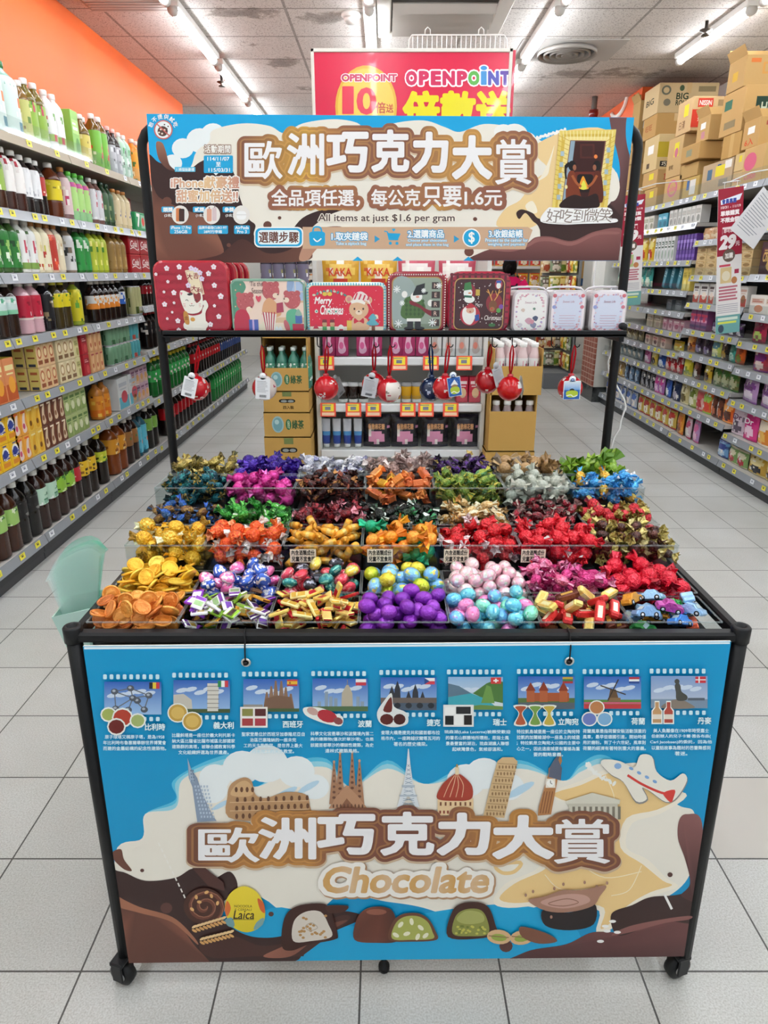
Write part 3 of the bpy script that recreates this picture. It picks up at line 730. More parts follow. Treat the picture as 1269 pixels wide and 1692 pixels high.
A.blob([(740, 1545), (746, 1505), (762, 1490), (790, 1488), (808, 1498), (818, 1525), (820, 1540), (790, 1548)], '43231b', 5); A.blob([(748, 1540), (752, 1512), (768, 1500), (792, 1500), (804, 1515), (806, 1540), (776, 1544)], '8c8f45', 5); A.blob([(754, 1516), (770, 1502), (795, 1506), (798, 1520), (770, 1524)], 'a9aa62', 5)
for i in range(26):
    r = random.Random(90+i); A.ell(752+r.random()*50, 1526+r.random()*15, 2.6, 2, 'c4bd55' if i % 3 else '6f7a30', 6)
for (x, y, q) in ((824, 1545, .1), (862, 1546, -.15)):
    A.ell(x, y, 20, 12, 'd7b083', 16, q); A.ell(x, y+1, 13, 6, '97a94a', 12, q); A.line([(x-17, y-2), (x+16, y+1)], 1.6, '8a6a48')
A.blob([(860, 1528), (900, 1538), (920, 1552), (890, 1556), (862, 1545)], '7d4f3c', 4)
A.blob([(897, 1500), (940, 1505), (981, 1490), (980, 1524), (940, 1534), (900, 1526)], '241a1b', 5)
A.blob([(872, 1485), (900, 1478), (928, 1468), (960, 1468), (1000, 1460), (990, 1478), (978, 1494), (940, 1504), (902, 1502)], 'a57a66', 4); A.blob([(892, 1488), (930, 1475), (965, 1476), (972, 1488), (930, 1498)], 'c3998a', 5); A.line(spl([(905, 1490), (935, 1482), (955, 1488), (930, 1494)], 5), 1.5, '8f6554', True)
for (x, y) in ((868, 1476), (880, 1470), (930, 1458), (965, 1455), (1002, 1456), (985, 1462), (915, 1465), (910, 1512)): A.ell(x, y, 2.2, 3, 'a57a66', 7)
# nine film strips ------------------------------------------------
def photo(i, x0, y0, x1, y1):
    g = lambda c0, c1: (lambda a, b: mix(c0, c1, (b-y0)/(y1-y0)))
    R = random.Random(i*7); w = x1-x0; h = y1-y0
    A.grid(x0, y0, x1, y1, 1, 4, g('2f62b8', '9cc0e6') if i not in (5, 8) else g('8fb6dc', 'dfe6e6') if i == 5 else g('7f9fce', 'c3cbd8'))
    for k in range(5): A.ell(x0+w*(.15+.16*k), y0+h*(.25+.2*R.random()), w*.11, h*.07, 'cfdcec', 10, -.2)
    X = lambda u, v: (x0+w*u, y0+h*v)
    if i == 0:
        pts = [(.18, .3), (.46, .2), (.78, .42), (.58, .58), (.2, .82), (.42, .86), (.7, .85), (.5, .5)]
        for p, q in ((0, 7), (1, 7), (2, 7), (3, 7), (4, 7), (5, 7), (6, 7), (0, 4), (0, 1), (2, 6), (1, 2)): A.line([X(*pts[p]), X(*pts[q])], 1.8, '6b7078')
        for p in pts: A.ell(*X(*p), w*.065, h*.095, '565c66', 12); A.ell(X(*p)[0]-1, X(*p)[1]-1.2, w*.03, h*.04, 'aeb4bd', 8)
    elif i == 1:
        A.poly([X(0, 1), X(0, .45), X(.18, .42), X(.32, .6), X(.34, 1)], 'c9c3b6'); A.rect(x0, y0+h*.88, x1, y1, '4a5a37')
        A.poly([X(.6, .1), X(.8, .1), X(.79, .95), X(.6, .95)], 'd8d3c8')
        for k in range(6): A.rect(x0+w*.59, y0+h*(.18+.13*k), x0+w*.81, y0+h*(.20+.13*k), '817b70')
    elif i == 2:
        for u, v in ((.5, .22), (.58, .05), (.68, .06), (.76, .25), (.42, .4), (.85, .45)): A.poly([X(u-.015, v), X(u+.015, v), X(u+.07, .98), X(u-.07, .98)], '8f6f58')
        A.poly([X(.34, 1), X(.4, .6), (X(.6, .5)), X(.85, .55), X(.92, 1)], '7d5f4c'); A.rect(x0, y0+h*.9, x1, y1, '48603a'); A.poly([X(0, .9), X(0, .78), X(.35, .78), X(.35, .9)], '9a938a')
    elif i == 3:
        A.poly([X(.61, .2), X(.65, .2), X(.72, .45), X(.73, .95), X(.52, .95), X(.53, .45)], 'b8ad98'); A.line([X(.63, .2), X(.63, .03)], 1.2, '8f887c')
        for u, v in ((.25, .4), (.33, .55), (.12, .7), (.42, .6), (.82, .55), (.9, .7)): A.rect(x0+w*(u-.03), y0+h*v, x0+w*(u+.03), y0+h*.95, '8fa0b0')
        A.rect(x0, y0+h*.85, x1, y1, '55704a')
    elif i == 4:
        for u, v in ((.3, .1), (.2, .25), (.62, .2), (.5, .4), (.75, .42)): A.poly([X(u, v), X(u+.05, v+.25), X(u+.06, .8), X(u-.06, .8), X(u-.05, v+.25)], '35373f')
        A.rect(x0, y0+h*.62, x1, y0+h*.78, '6b5f58'); A.rect(x0, y0+h*.78, x1, y1, '4c5a6a')
        for k in range(5): A.ell(*X(.1+.2*k, .86), w*.06, h*.09, '2a2f36', 8)
    elif i == 5:
        A.poly([X(0, .2), X(.2, .28), X(.42, .5), X(0, .62)], '5f7a8c'); A.poly([X(.45, .5), X(.7, .2), X(.85, .1), X(1, .15), X(1, .8), X(.7, .7)], '4f7a3c'); A.poly([X(0, .62), X(.42, .5), X(.7, .68), X(.9, .95), X(0, 1)], '3fa5b4'); A.poly([X(0, 1), X(0, .85), X(.3, .92), X(.6, .85), X(1, .9), X(1, 1)], '6b8f4a')
        A.poly([X(.6, .8), X(.7, .25), X(.78, .3), X(.85, .8)], '6f9a4c')
    elif i == 6:
        A.rect(x0, y0+h*.78, x1, y1, '58626c'); A.rect(x0, y0+h*.66, x1, y0+h*.8, '56713c'); A.rect(x0+w*.15, y0+h*.5, x0+w*.9, y0+h*.76, 'a8552f')
        for u in (.22, .45, .8): A.rect(x0+w*(u-.07), y0+h*.42, x0+w*(u+.07), y0+h*.78, 'b35f38'); A.poly([X(u-.09, .44), X(u, .14+.1*abs(u-.6)), X(u+.09, .44)], '8e3b24')
    elif i == 7:
        A.rect(x0, y0+h*.72, x1, y1, '5f8a3c'); A.rect(x0, y0+h*.86, x1, y1, 'c23a3f'); A.rect(x0, y0+h*.8, x1, y0+h*.85, 'd3577b')
        A.poly([X(.46, .4), X(.56, .4), X(.62, .78), X(.42, .78)], '6d5238'); A.rect(x0+w*.42, y0+h*.66, x0+w*.64, y0+h*.8, '8a6a48')
        for a in (.4, 1.97, 3.54, 5.11): A.line([X(.51, .42), (x0+w*.51+w*.24*math.cos(a), y0+h*.42+h*.36*math.sin(a))], 2.0, '3e342c')
    else:
        A.rect(x0, y0+h*.72, x1, y1, '7f93a8'); A.blob([X(.2, 1), X(.3, .8), X(.5, .72), X(.68, .85), X(.75, 1)], '8a7d70', 4)
        A.blob([X(.46, .75), X(.44, .5), X(.42, .3), X(.47, .2), X(.52, .3), X(.54, .48), X(.64, .62), X(.62, .75)], '4a4b45', 5); A.ell(*X(.46, .17), w*.045, h*.08, '4a4b45', 10); A.rect(x0+w*.65, y0+h*.68, x0+w*.95, y0+h*.76, '5a6470')
FL = (((0, '2a2a2a'), (1, 'e8c83a'), (2, 'd6404a')), ((0, '2f8f55'), (1, 'f2f2ee'), (2, 'd0404a')), None, None, None, None, None, None, None)
def flag(i, x, y, w, h):
    V = lambda cs: [A.rect(x+w*k/len(cs), y, x+w*(k+1)/len(cs), y+h, c) for k, c in enumerate(cs)]
    Hh = lambda cs: [A.rect(x, y+h*k/len(cs), x+w, y+h*(k+1)/len(cs), c) for k, c in enumerate(cs)]
    if i == 0: V(('2a2628', 'e9cb3f', 'cf3d46'))
    if i == 1: V(('2f8f55', 'f2f2ee', 'd0404a'))
    if i == 2: Hh(('c93b3b', 'e8b83c', 'e8b83c', 'c93b3b')); A.rect(x+w*.2, y+h*.35, x+w*.36, y+h*.68, 'a8622f')
    if i == 3: Hh(('f2f0ee', 'cf3d4c'))
    if i == 4: Hh(('f2f0ee', 'cf3d4c')); A.poly([(x, y), (x+w*.5, y+h/2), (x, y+h)], '2e4d8a')
    if i == 5: A.rect(x, y, x+w, y+h, 'd23a3a'); A.rect(x+w*.42, y+h*.2, x+w*.58, y+h*.8, 'f4f2ee'); A.rect(x+w*.25, y+h*.4, x+w*.75, y+h*.6, 'f4f2ee')
    if i == 6: Hh(('c9a53a', '3f7a4a', 'b23c40'))
    if i == 7: Hh(('b8363f', 'f2f0ee', '2c4c90'))
    if i == 8: A.rect(x, y, x+w, y+h, 'cf3540'); A.rect(x+w*.3, y, x+w*.42, y+h, 'f4f2ee'); A.rect(x, y+h*.42, x+w, y+h*.58, 'f4f2ee')
NAMES = ('比利時', '義大利', '西班牙', '波蘭', '捷克', '瑞士', '立陶宛', '荷蘭', '丹麥')
DESC = (('原子球塔又稱原子塔，是為1958', '年比利時布魯塞爾舉辦世界博覽會', '而建的金屬結構的紀念性建築物。'),
 ('比薩斜塔是一座位於義大利托斯卡', '納大區比薩省比薩市城區北部國家', '建築群的高塔，被聯合國教育科學', '文化組織評選為世界遺產。'),
 ('聖家堂是位於西班牙加泰隆尼亞自', '治區巴塞隆納的一座未完', '工的天主教教堂，是世界上最大', '的未完工的天主教堂。'),
 ('科學文化宮是華沙和波蘭境內第二', '高的建築物(僅次於華沙塔)，也是', '該國首都華沙的標誌性建築，為史', '達林式建築風格。'),
 ('查理大橋是捷克共和國首都布拉', '格市內，一座跨越伏爾塔瓦河的', '著名的歷史橋梁。'),
 ('琉森湖(Lake Lucerne)被頗受歡迎', '的著名山群勝地所環抱，是瑞士風', '景最豐富的湖泊，琉森湖讓人聯想', '起峽灣景色，氣候卻溫和。'),
 ('特拉凱島城堡是一座位於立陶宛特', '拉凱的加爾維湖中一座島上的城堡', '；特拉凱是立陶宛大公國的主要中', '心之一，因此這座城堡有著極為重', '要的戰略意義。'),
 ('荷蘭風車是指荷蘭安裝活動頂蓋的', '風車，最早從德國引進，開始時僅', '用於磨粉。到了十六世紀，風車對', '荷蘭的經濟有著特別重大的意義。'),
 ('美人魚雕像在1909年時受嘉士', '伯創辦人的兒子卡爾·雅各布森(', 'Carl Jacobsen)的委託，因為他', '以童話故事為題材的芭蕾舞感到', '著迷。'))
BOX = [(174, 268, 1124), (288, 381, 1121), (403, 495, 1119), (517, 608, 1118), (629, 721, 1116), (740, 830, 1115), (855, 948, 1114), (963, 1057, 1114), (1073, 1166, 1113)]
for i, (x0, x1, y0) in enumerate(BOX):
    y1 = y0+(54 if i < 7 else 53); dx = (x1-x0)
    for k in range(9): A.rrect(x0-3+k*dx*.115+1, y0-12, x0-3+k*dx*.115+7, y0-4, 1.6, 'cdeaf2')
    for k in range(5): A.rrect(x1-4-k*dx*.115-5, y1+4, x1-4-k*dx*.115+1, y1+11, 1.6, 'cdeaf2')
    photo(i, x0, y0, x1, y1); flag(i, x1-20, y0+1, 17, 10.5)
    cx = x0+22; cy = y1+8
    if i == 0:
        for (x, y, r, c) in ((cx-15, cy-8, 11, 'a8b55f'), (cx+8, cy-3, 15, 'b5402c'), (cx-2, cy+12, 13, '6e231f'), (cx+33, cy+2, 11, 'a8b870')): A.ell(x, y, r+2.5, r+1.5, 'eef0e8', 12); A.ell(x, y, r, r*.9, c, 12)
    elif i == 1:
        for (x, y) in ((cx-18+3, cy-8), (cx+9, cy+6)): A.ell(x, y, 17, 16, 'eef0e8', 20); A.ell(x, y, 15, 14, 'c8a04a', 20); A.ell(x, y, 11, 10, 'dcb862', 16)
    elif i == 2:
        A.rect(cx-27, cy-16, cx+18, cy+18, 'f1ede6')
        for k in range(4): A.rect(cx-24+21*(k % 2), cy-13+16*(k//2), cx-6+21*(k % 2), cy-1+16*(k//2), ('8c8a4a', '5c2c2c', 'a84040', 'b03a48')[k])
    elif i == 3:
        A.blob([(cx-36, cy-14), (cx-10, cy-14), (cx+15, cy-4), (cx+28, cy+2), (cx+25, cy+16), (cx+6, cy+14), (cx-14, cy+8), (cx-34, cy-2)], 'eef0e8', 4); A.ell(cx+2, cy, 17, 10, 'b8303a', 14, .3); A.ell(cx-22, cy-8, 10, 6, 'c9a49a', 10, .4); A.ell(cx+20, cy+8, 8, 6, '8f4a4a', 10, .3)
    elif i == 4:
        A.blob([(cx-28, cy-4), (cx-16, cy-24), (cx-4, cy-36), (cx, cy-14), (cx+20, cy-4), (cx+22, cy+14), (cx, cy+20), (cx-22, cy+14)], 'e4e6e2', 4); A.blob([(cx-18, cy-8), (cx-5, cy-30), (cx-4, cy-6)], '6e2a22', 4); A.ell(cx-12, cy+7, 11, 9, '5e241e', 12); A.ell(cx+9, cy+7, 10, 9, '4a1d1a', 12)
    elif i == 5:
        A.rect(cx-30, cy-16, cx+20, cy+20, 'eceae6')
        for (x, y, w, h, c) in ((-27, -12, 16, 12, 'f6f4f0'), (-9, -13, 24, 12, '2a2a2c'), (-27, 2, 14, 15, '1f1f20'), (-11, 0, 13, 17, 'f6f4f0'), (4, 1, 13, 16, '26201e')): A.rect(cx+x, cy+y, cx+x+w, cy+y+h, c)
    elif i == 6:
        for x, c in ((-18, 'b85a38'), (6, '7aa04a'), (29, 'c9b04a')): A.blob([(cx+x-12, cy-14), (cx+x+12, cy-14), (cx+x+3, cy-1), (cx+x+11, cy+18), (cx+x-11, cy+18), (cx+x-3, cy-1)], 'eef0e4', 4); A.blob([(cx+x-9, cy-12), (cx+x+9, cy-12), (cx+x+2, cy-1), (cx+x+8, cy+16), (cx+x-8, cy+16), (cx+x-2, cy-1)], c, 4)
    elif i == 7:
        for (x, y, c) in ((-1, -10, 'c08050'), (-13, 9, '6f7fc0'), (12, 9, '7fb0d6')): A.ell(cx+x, cy+y, 13, 12, 'eef0e8', 16); A.ell(cx+x, cy+y, 11, 10, c, 16)
    else:
        for x, c in ((-12, 'c89a6a'), (7, 'b54a3c')): A.poly([(cx+x-9, cy+18), (cx+x-9, cy-4), (cx+x-4, cy-10), (cx+x-4, cy-20), (cx+x+4, cy-20), (cx+x+4, cy-10), (cx+x+9, cy-4), (cx+x+9, cy+18)], 'eef0e8'); A.poly([(cx+x-7, cy+16), (cx+x-7, cy-3), (cx+x-3, cy-9), (cx+x-3, cy-18), (cx+x+3, cy-18), (cx+x+3, cy-9), (cx+x+7, cy-3), (cx+x+7, cy+16)], c); A.rect(cx+x-7, cy+2, cx+x+7, cy+10, 'e9dfd0')
    nm = NAMES[i]; w = 11*len(nm)
    A.txt(nm, x1+6-w, y1+26, x1+6, y1+15, 'e8f5f8', .02, ((.07, '4f93ad'),))
    lines(A, DESC[i], None, y1+33.5, 9.4, 6.9, 6.6, 'd6eef5', .02, cx=(x0+x1)/2+3)
A.build('printed_face', 'print', front)
for px, py, tx, ty in ((407, 1093, 404, 1040), (940, 1091, 944, 1037)):
    p = at_y(px, py, YP); q = at_y(tx, ty, YF-.012)
    b = MB(); b.lathe([(.0047, 0), (.0047, .0012), (.0075, .0016), (.0085, 0)], 20, 'd8d5ce', T=Matrix.Translation((p[0], YP-.0034, p[2])) @ Matrix.Rotation(PI/2, 4, 'X'), cap0=False, cap1=False)
    b.lathe([(.0046, .0), (.0046, .0003)], 16, '0c0c0e', T=Matrix.Translation((p[0], YP-.0034, p[2])) @ Matrix.Rotation(PI/2, 4, 'X')); b.build('grommet', 'steel', front)
    b = MB(); b.tube([(p[0], YP-.004, p[2]), (p[0]-.0005, YP-.005, p[2]+.012), (p[0]+(q[0]-p[0])*.5, YP-.0015, .812), (q[0], YF-.0135, .820), (q[0]-.0015, YF-.012, .8332), (q[0]-.002, YF+.004, .834)], .0014, 6, '101012')
    b.lathe([(.004, 0), (.0042, .006)], 10, '101012', T=Matrix.Translation((p[0]-.001, YP-.0035, p[2]-.004))); b.build('cable_tie', 'black', front)
# header board ---------------------------------------------------
YH = 1.783
HCN = [(242, 188), (1048, 194), (1022, 431), (259, 430)]
head = board('header_board', HCN, YH, .004, 'wide blue and cream chocolate sale board fixed across the top of the stand', 'sign')
A = Art(px_plane_y(YH), True)
def hx(P):
    out = []
    for (x, y) in P:
        y = max(y, 188.5+(x-242)*6/806.); y = min(y, 430.5)
        l = 242+17*(y-188)/242.; r = 1048-26*(y-194)/236.
        out.append((max(l, min(r, x)), y))
    return out
A.poly(HCN, '12a5dc')
for (x, y, r) in ((302, 245, 18), (285, 270, 16), (330, 232, 22), (352, 222, 20), (375, 240, 24)): A.ell(x, y, r, r*.92, 'eef2f1')
A.poly(hx(spl([(312, 432), (318, 270), (345, 235), (352, 215), (400, 204), (445, 208), (470, 220), (500, 204), (550, 197), (590, 203), (610, 220), (650, 204), (700, 199), (735, 210), (760, 218), (800, 205), (850, 212), (900, 235), (960, 250), (1015, 280), (1019, 330), (1008, 432)], 6)), CRM)
for (x, y, r) in ((850, 222, 22), (832, 218, 16), (868, 232, 18), (880, 240, 16)): A.ell(x, y, r, r*.8, 'f3f1ea')
A.blob([(880, 245), (905, 228), (940, 215), (1000, 214), (1010, 260), (1000, 330), (940, 350), (905, 360), (880, 375), (850, 380), (820, 372), (835, 345), (860, 330), (880, 300), (905, 280), (890, 262)], 'efcf96', 4)
for i in range(12): A.ell(884+i*4.5, 229-i*1.3, 4, 2.4, WH, 8, i)
A.blob([(895, 290), (908, 262), (916, 240), (909, 272), (904, 290), (886, 300)], 'f6ead2', 4)
A.blob([(868, 340), (880, 332), (888, 350), (876, 352)], 'f6ead2', 4)
# chocolate
A.poly(hx(spl([(240, 268), (262, 268), (285, 280), (312, 280), (330, 268), (348, 262), (375, 268), (392, 300), (396, 325), (410, 360), (422, 372), (420, 390), (440, 405), (470, 395), (500, 360), (540, 345), (566, 346), (545, 355), (520, 372), (500, 395), (488, 432), (240, 440)], 6)), CHD)
A.poly(hx(spl([(245, 300), (262, 325), (300, 345), (345, 365), (365, 432), (245, 445)], 6)), lambda a, b: mix('9a6550', '5f3a30', abs(b-385)/60))
A.blob([(330, 432), (365, 420), (400, 395), (440, 418), (480, 412), (505, 385), (540, 375), (566, 376), (540, 392), (515, 408), (500, 432)], lambda a, b: mix('4b2b25', '7b5040', (a-400)/160), 6)
A.blob([(258, 236), (268, 236), (274, 250), (280, 272), (290, 282), (276, 279), (262, 262)], lambda a, b: mix('9b6a55', '5f3b31', (b-236)/40), 5)
A.blob([(494, 428), (505, 400), (530, 382), (560, 376), (566, 380), (540, 395), (520, 415), (508, 430)], 'b98a72', 5)
for (x, y, r) in ((276, 333, 8), (462, 360, 3), (378, 405, 3.5), (442, 372, 7), (785, 362, 3.5), (763, 388, 4), (775, 416, 8), (803, 382, 7)): A.ell(x, y, r, r*.95, '6a4236', 12)
A.poly(hx(spl([(1008, 180), (1030, 178), (1052, 180), (1050, 300), (1035, 440), (905, 440), (892, 380), (880, 365), (868, 352), (858, 362), (853, 352), (862, 346), (880, 352), (893, 362), (940, 365), (985, 352), (1004, 340), (1014, 325), (1023, 300), (1024, 275), (1018, 245), (1010, 215)], 5)), lambda a, b: mix('7b5452', '4f3232', abs(b-240)/110) if b < 335 else L(CHD))
A.poly(hx(spl([(1050, 178), (1037, 188), (1034, 222), (1039, 252), (1048, 266)], 6)), '19a4d8')
A.blob([(1008, 300), (1018, 284), (1024, 310), (1017, 330), (1005, 330)], CRM, 4)
A.poly(hx(spl([(780, 440), (800, 415), (840, 410), (870, 402), (885, 392), (910, 391), (945, 398), (985, 382), (1030, 381), (1025, 440)], 6)), lambda a, b: mix('8a5753', '55312f', (b-385)/48))
A.poly(spl([(806, 412), (840, 411), (870, 404), (886, 394), (910, 393), (945, 400), (985, 384), (1020, 383), (1020, 387), (985, 389), (945, 406), (910, 399), (888, 400), (870, 409), (842, 416)], 5), '93605b')
# tan band and how-to steps
A.poly([(500, 375), (872, 375), (880, 380), (868, 412), (500, 411)], 'cda98a')
A.rrect(420, 375, 501, 409, 9, WH); A.rrect(422, 377, 499, 407, 8, '1ba3d6'); A.rrect(426, 380, 495, 404, 6, 'eaf4f5')
A.txt('選購步驟', 428, 401, 493, 383, '6b3d2f', .02)
A.blob([(513, 405), (511, 392), (512, 384), (524, 382), (536, 384), (537, 392), (536, 405), (524, 406)], '1fa6d8', 4); A.line(spl([(517, 385), (519, 376), (529, 376), (532, 385)], 5, False), 2.6, '1fa6d8'); A.line(spl([(518, 394), (524, 399), (531, 394)], 5, False), 2, WH)
CO = ((.14, '2f9ccb'),)
A.txt('1.取夾鏈袋', 548, 397, 607, 384, 'f3f7f7', .03, ((.12, '2f9ccb'),)); A.txt('Take a ziplock bag', 555, 406, 605, 400, WH, .01, ((.1, '4fa8cf'),), 1)
A.poly([(619, 389), (619, 401), (628, 395)], '2f9ccb'); A.poly([(750, 389), (750, 401), (759, 395)], '2f9ccb')
A.line([(635, 382), (640, 383), (643, 396), (658, 396)], 2, '1fa6d8'); A.poly([(641, 385), (662, 386), (658, 395), (643, 395)], '1fa6d8'); A.ell(645, 402, 2.6, 2.6, '1fa6d8', 10); A.ell(656, 402, 2.6, 2.6, '1fa6d8', 10); A.poly([(647, 378), (654, 378), (650.5, 383)], '1fa6d8')
A.txt('2.選購商品', 674, 393, 733, 380, 'f3f7f7', .03, ((.12, '2f9ccb'),)); A.txt('Choose your chocolates', 674, 400.5, 738, 395, WH, .01, ((.1, '4fa8cf'),), 1); A.txt('and place them in the bag', 671, 407.5, 741, 402, WH, .01, ((.1, '4fa8cf'),), 1)
A.ell(779, 393, 15, 15.5, WH, 24); A.ell(779, 393, 13, 13.5, '1fa6d8', 24); A.txt('$', 774.5, 402.5, 784, 383.5, WH, .02)
A.txt('3.收銀結帳', 808, 392.5, 863, 380, 'f3f7f7', .03, ((.12, '2f9ccb'),)); A.txt('Proceed to the cashier for', 802, 399.5, 872, 394, WH, .01, ((.1, '4fa8cf'),), 1); A.txt('weighing and payment', 806, 407, 867, 401.2, WH, .01, ((.1, '4fa8cf'),), 1)
for x in (591, 657, 774): A.poly([(x-9, 431), (x+9, 431), (x, 424)], '19a4d8')
# title
gb = gold_brown([(390, '8c5b45'), (420, '8c5b45'), (470, 'b98945'), (510, 'd3a345'), (545, 'a86d47'), (575, '8c5b45'), (690, '8c5b45'), (720, 'b5844a'), (800, 'c49049'), (830, '94614a'), (1000, '8c5b45')])
TT = (('歐', 405, 295, 466, 234), ('洲', 476, 288, 534, 222), ('巧', 542, 282, 606, 221), ('克', 616, 282, 674, 217), ('力', 684, 283, 738, 221), ('大', 750, 293, 810, 227), ('賞', 819, 304, 877, 231))
for ly, (f, r) in enumerate(((lambda a, b: L('d8c0a0'), .205), (gb, .19), (lambda a, b: mix(gb(a, b), 'e0aa60', .3), .125), (lambda a, b: mix(gb(a, b), '5a3325', .2), .085), ('f4f1f1', 0))):
    for ch, a0, b0, a1, b1 in TT: A.txt(ch, a0, b0+(2 if ly == 0 else 0), a1, b1+(2 if ly == 0 else 0), f, r or TB[ch])
gb2 = gold_brown([(440, '95604a'), (470, '95604a'), (520, 'c8974a'), (560, 'b07a48'), (610, '95604a'), (690, '95604a'), (720, 'c39149'), (770, '95604a'), (900, '8c5545')])
S2 = (('全品項任選，每公克', 449, 341, 694, 313), ('只要', 699, 341, 762, 308), ('1.6元', 768, 340, 829, 315))
for f, r in ((gb2, .27), ('f4f0ee', .022)):
    for t_, a0, b0, a1, b1 in S2: A.txt(t_, a0, b0, a1, b1, f, r if t_ != '只要' or r < .1 else .2)
A.txt('All items at just $1.6 per gram', 526, 369, 751, 354, '5b4a45', .018, ((.09, 'f8efe0'),))
# prize corner
A.ell(270, 214.5, 15.5, 16, 'cf6a63', 24); A.ell(270, 214.5, 13.4, 14, 'eef1f0', 24); A.ell(269, 217, 8.5, 8.5, '5a3d36', 16)
for (x, y) in ((266, 214), (272, 215), (268, 221), (263, 219)): A.ell(x, y, 1.8, 1.6, 'e9d9c4', 8)
for (x, y) in ((272, 206), (278, 209), (276, 213)): A.ell(x, y, 1.3, 1.3, '5a3d36', 7)
A.line([(259.5, 205), (280.5, 225)], 2, 'cf6a63')
for i, ch in enumerate('恕不提供試吃'):
    a = math.radians(-68+i*27); A.chr(ch, 270+22*math.sin(a), 214.5-22*math.cos(a), 8.4, WH, .02, -a, res=1)
A.rrect(289, 276, 323, 284, 1, '5cbfe0'); A.txt('1 掃描抽豪禮', 292, 283, 321, 277.5, WH, .01, res=1)
A.txt('活動期間', 338, 253, 381, 240, 'f3efe8', .02, ((.12, '9a7a66'),), 1)
A.rrect(337, 257, 385, 286, 2, '1ba3d6'); A.txt('114/11/07', 343, 265.5, 379, 259.5, WH, .02, res=1); A.txt('至', 357, 275, 365, 268, WH, .02, res=1); A.txt('115/03/31', 345, 284, 380, 278, WH, .02, res=1); A.poly([(353, 286), (361, 286), (357, 290)], WH)
pk = gold_brown([(285, 'd9a48e'), (340, 'e7c393'), (395, 'c98d7a')])
A.txt('iPhone獻豪禮', 283, 311, 395, 292, pk, .03, ((.11, 'f4eee6'),)); A.txt('甜蜜加倍送!!', 292, 334, 393, 314, pk, .03, ((.11, 'f4eee6'),))
for k, (x, t1, t2, t3, t4) in enumerate(((298, '頭獎', '(2名)', 'iPhone 17 Pro', '256GB'), (350, '貳獎', '(1名)', '品牌升級版CUBO FIT', '28吋行李箱'), (399, '參獎', '(5名)', 'AirPods', 'Pro 3'))):
    A.rrect(x-31, 341.5, x-10, 351, 2, '2ba6d6'); A.txt(t1, x-28, 350, x-12, 342.8, WH, .03, res=1); A.txt(t2, x-26, 359, x-13, 353.5, WH, .02, res=1)
    A.ell(x, 355, 14, 15.5, 'ece6df', 22)
    if k == 0: A.rrect(x-7, 344, x+2, 366, 2, 'd8824f'); A.rrect(x-2, 345, x+7, 366, 2, '2d2627'); A.rrect(x-1, 347, x+6, 364, 1, '4a2f2a')
    elif k == 1: A.rrect(x-8, 345, x, 366, 2, 'e0a48a'); A.rrect(x+1, 343, x+8, 365, 2, 'd9c4c4'); A.rect(x-5, 342, x-3, 345, '9a8a86'); A.rect(x+4, 340, x+6, 343, '9a8a86')
    else: A.rrect(x-8, 349, x+8, 363, 5, 'f7f6f4'); A.line([(x-8, 355), (x+8, 355)], .8, 'cfcac6')
    w = 18 if k == 0 else 25 if k == 1 else 13
    xx = (299, 352, 400)[k]; A.rrect(xx-w, 372.5, xx+w, 386.5, 2, '2ba6d6'); A.txt(t3, xx-w+2, 378.6, xx+w-2, 373.6, WH, .02, res=1); A.txt(t4, xx-w*.6, 385.4, xx+w*.6, 380.2, WH, .02, res=1)
# framed fireside picture and handwriting
FO = [(924, 216), (1018, 214), (1003, 345), (912, 343)]; FI = [(942, 232), (1001, 233), (985, 344), (927, 343)]
A.poly(FO, 'e8cf6c'); A.poly([(929, 222), (1011, 221), (997, 345), (917, 343)], 'd8b64a'); A.poly([(934, 226), (1007, 226), (992, 345), (921, 343)], 'f0dc8e')
for i in range(16): A.line([(924+i*5.9, 216), (926+i*5.6, 231)], 1, 'f6e9ae')
for i in range(14):
    A.line([(923-i*.8, 224+i*8), (941-i*1, 233+i*7.6)], 1, 'd0ab45'); A.line([(1017-i*.9, 224+i*8), (1001-i*1, 234+i*7.6)], 1, 'd0ab45')
for i in range(5): A.rect(926-i*1.6, 250+i*18, 932-i*1.6, 258+i*18, 'a9bdc4'); A.rect(1002-i*1.8, 244+i*18, 1008-i*1.8, 252+i*18, 'a9bdc4')
A.poly(FI, '7a4a3f'); A.poly([(948, 234), (999, 234), (984, 344), (935, 344)], '3a1512'); A.poly([(943, 233), (950, 233), (936, 343), (928, 343)], '93a9b8')
A.rect(958, 238, 982, 262, '52221a'); A.rect(961, 241, 979, 259, '3f1a15'); A.ell(984, 259, 3, 3.4, 'd9793a', 10)
A.rrect(949, 284, 984, 318, 3, '6a2616'); A.rrect(953, 288, 980, 318, 5, '1c0c0a'); A.blob([(957, 312), (958, 302), (963, 291), (968, 300), (972, 312)], 'f0a030', 4); A.blob([(959, 312), (964, 298), (969, 312)], 'e6e050', 4)
for sx, x in ((1, 945), (-1, 986)):
    A.blob([(x-sx*5, 284), (x+sx*3, 283), (x+sx*8, 300), (x+sx*13, 318), (x+sx*14, 331), (x-sx*9, 334), (x-sx*9, 300)], '7a3418' if sx > 0 else '5c2412', 4); A.line(spl([(x, 290), (x+sx*7, 302), (x+sx*15, 309)], 4, False), 4, 'a85a30'); A.ell(x, 274, 6.5, 8.5, '140c0c', 14); A.ell(x+sx*4, 277, 3, 5, '9a5f44', 10)
A.line(spl([(941, 270), (934, 278), (935, 296)], 5, False), [6]*5+[3]*6, '140c0c'); A.blob([(929, 332), (948, 322), (966, 326), (984, 320), (989, 330), (985, 344), (928, 344)], '2a1512', 4); A.ell(935, 309, 2.5, 3.5, 'f0e0a0', 8)
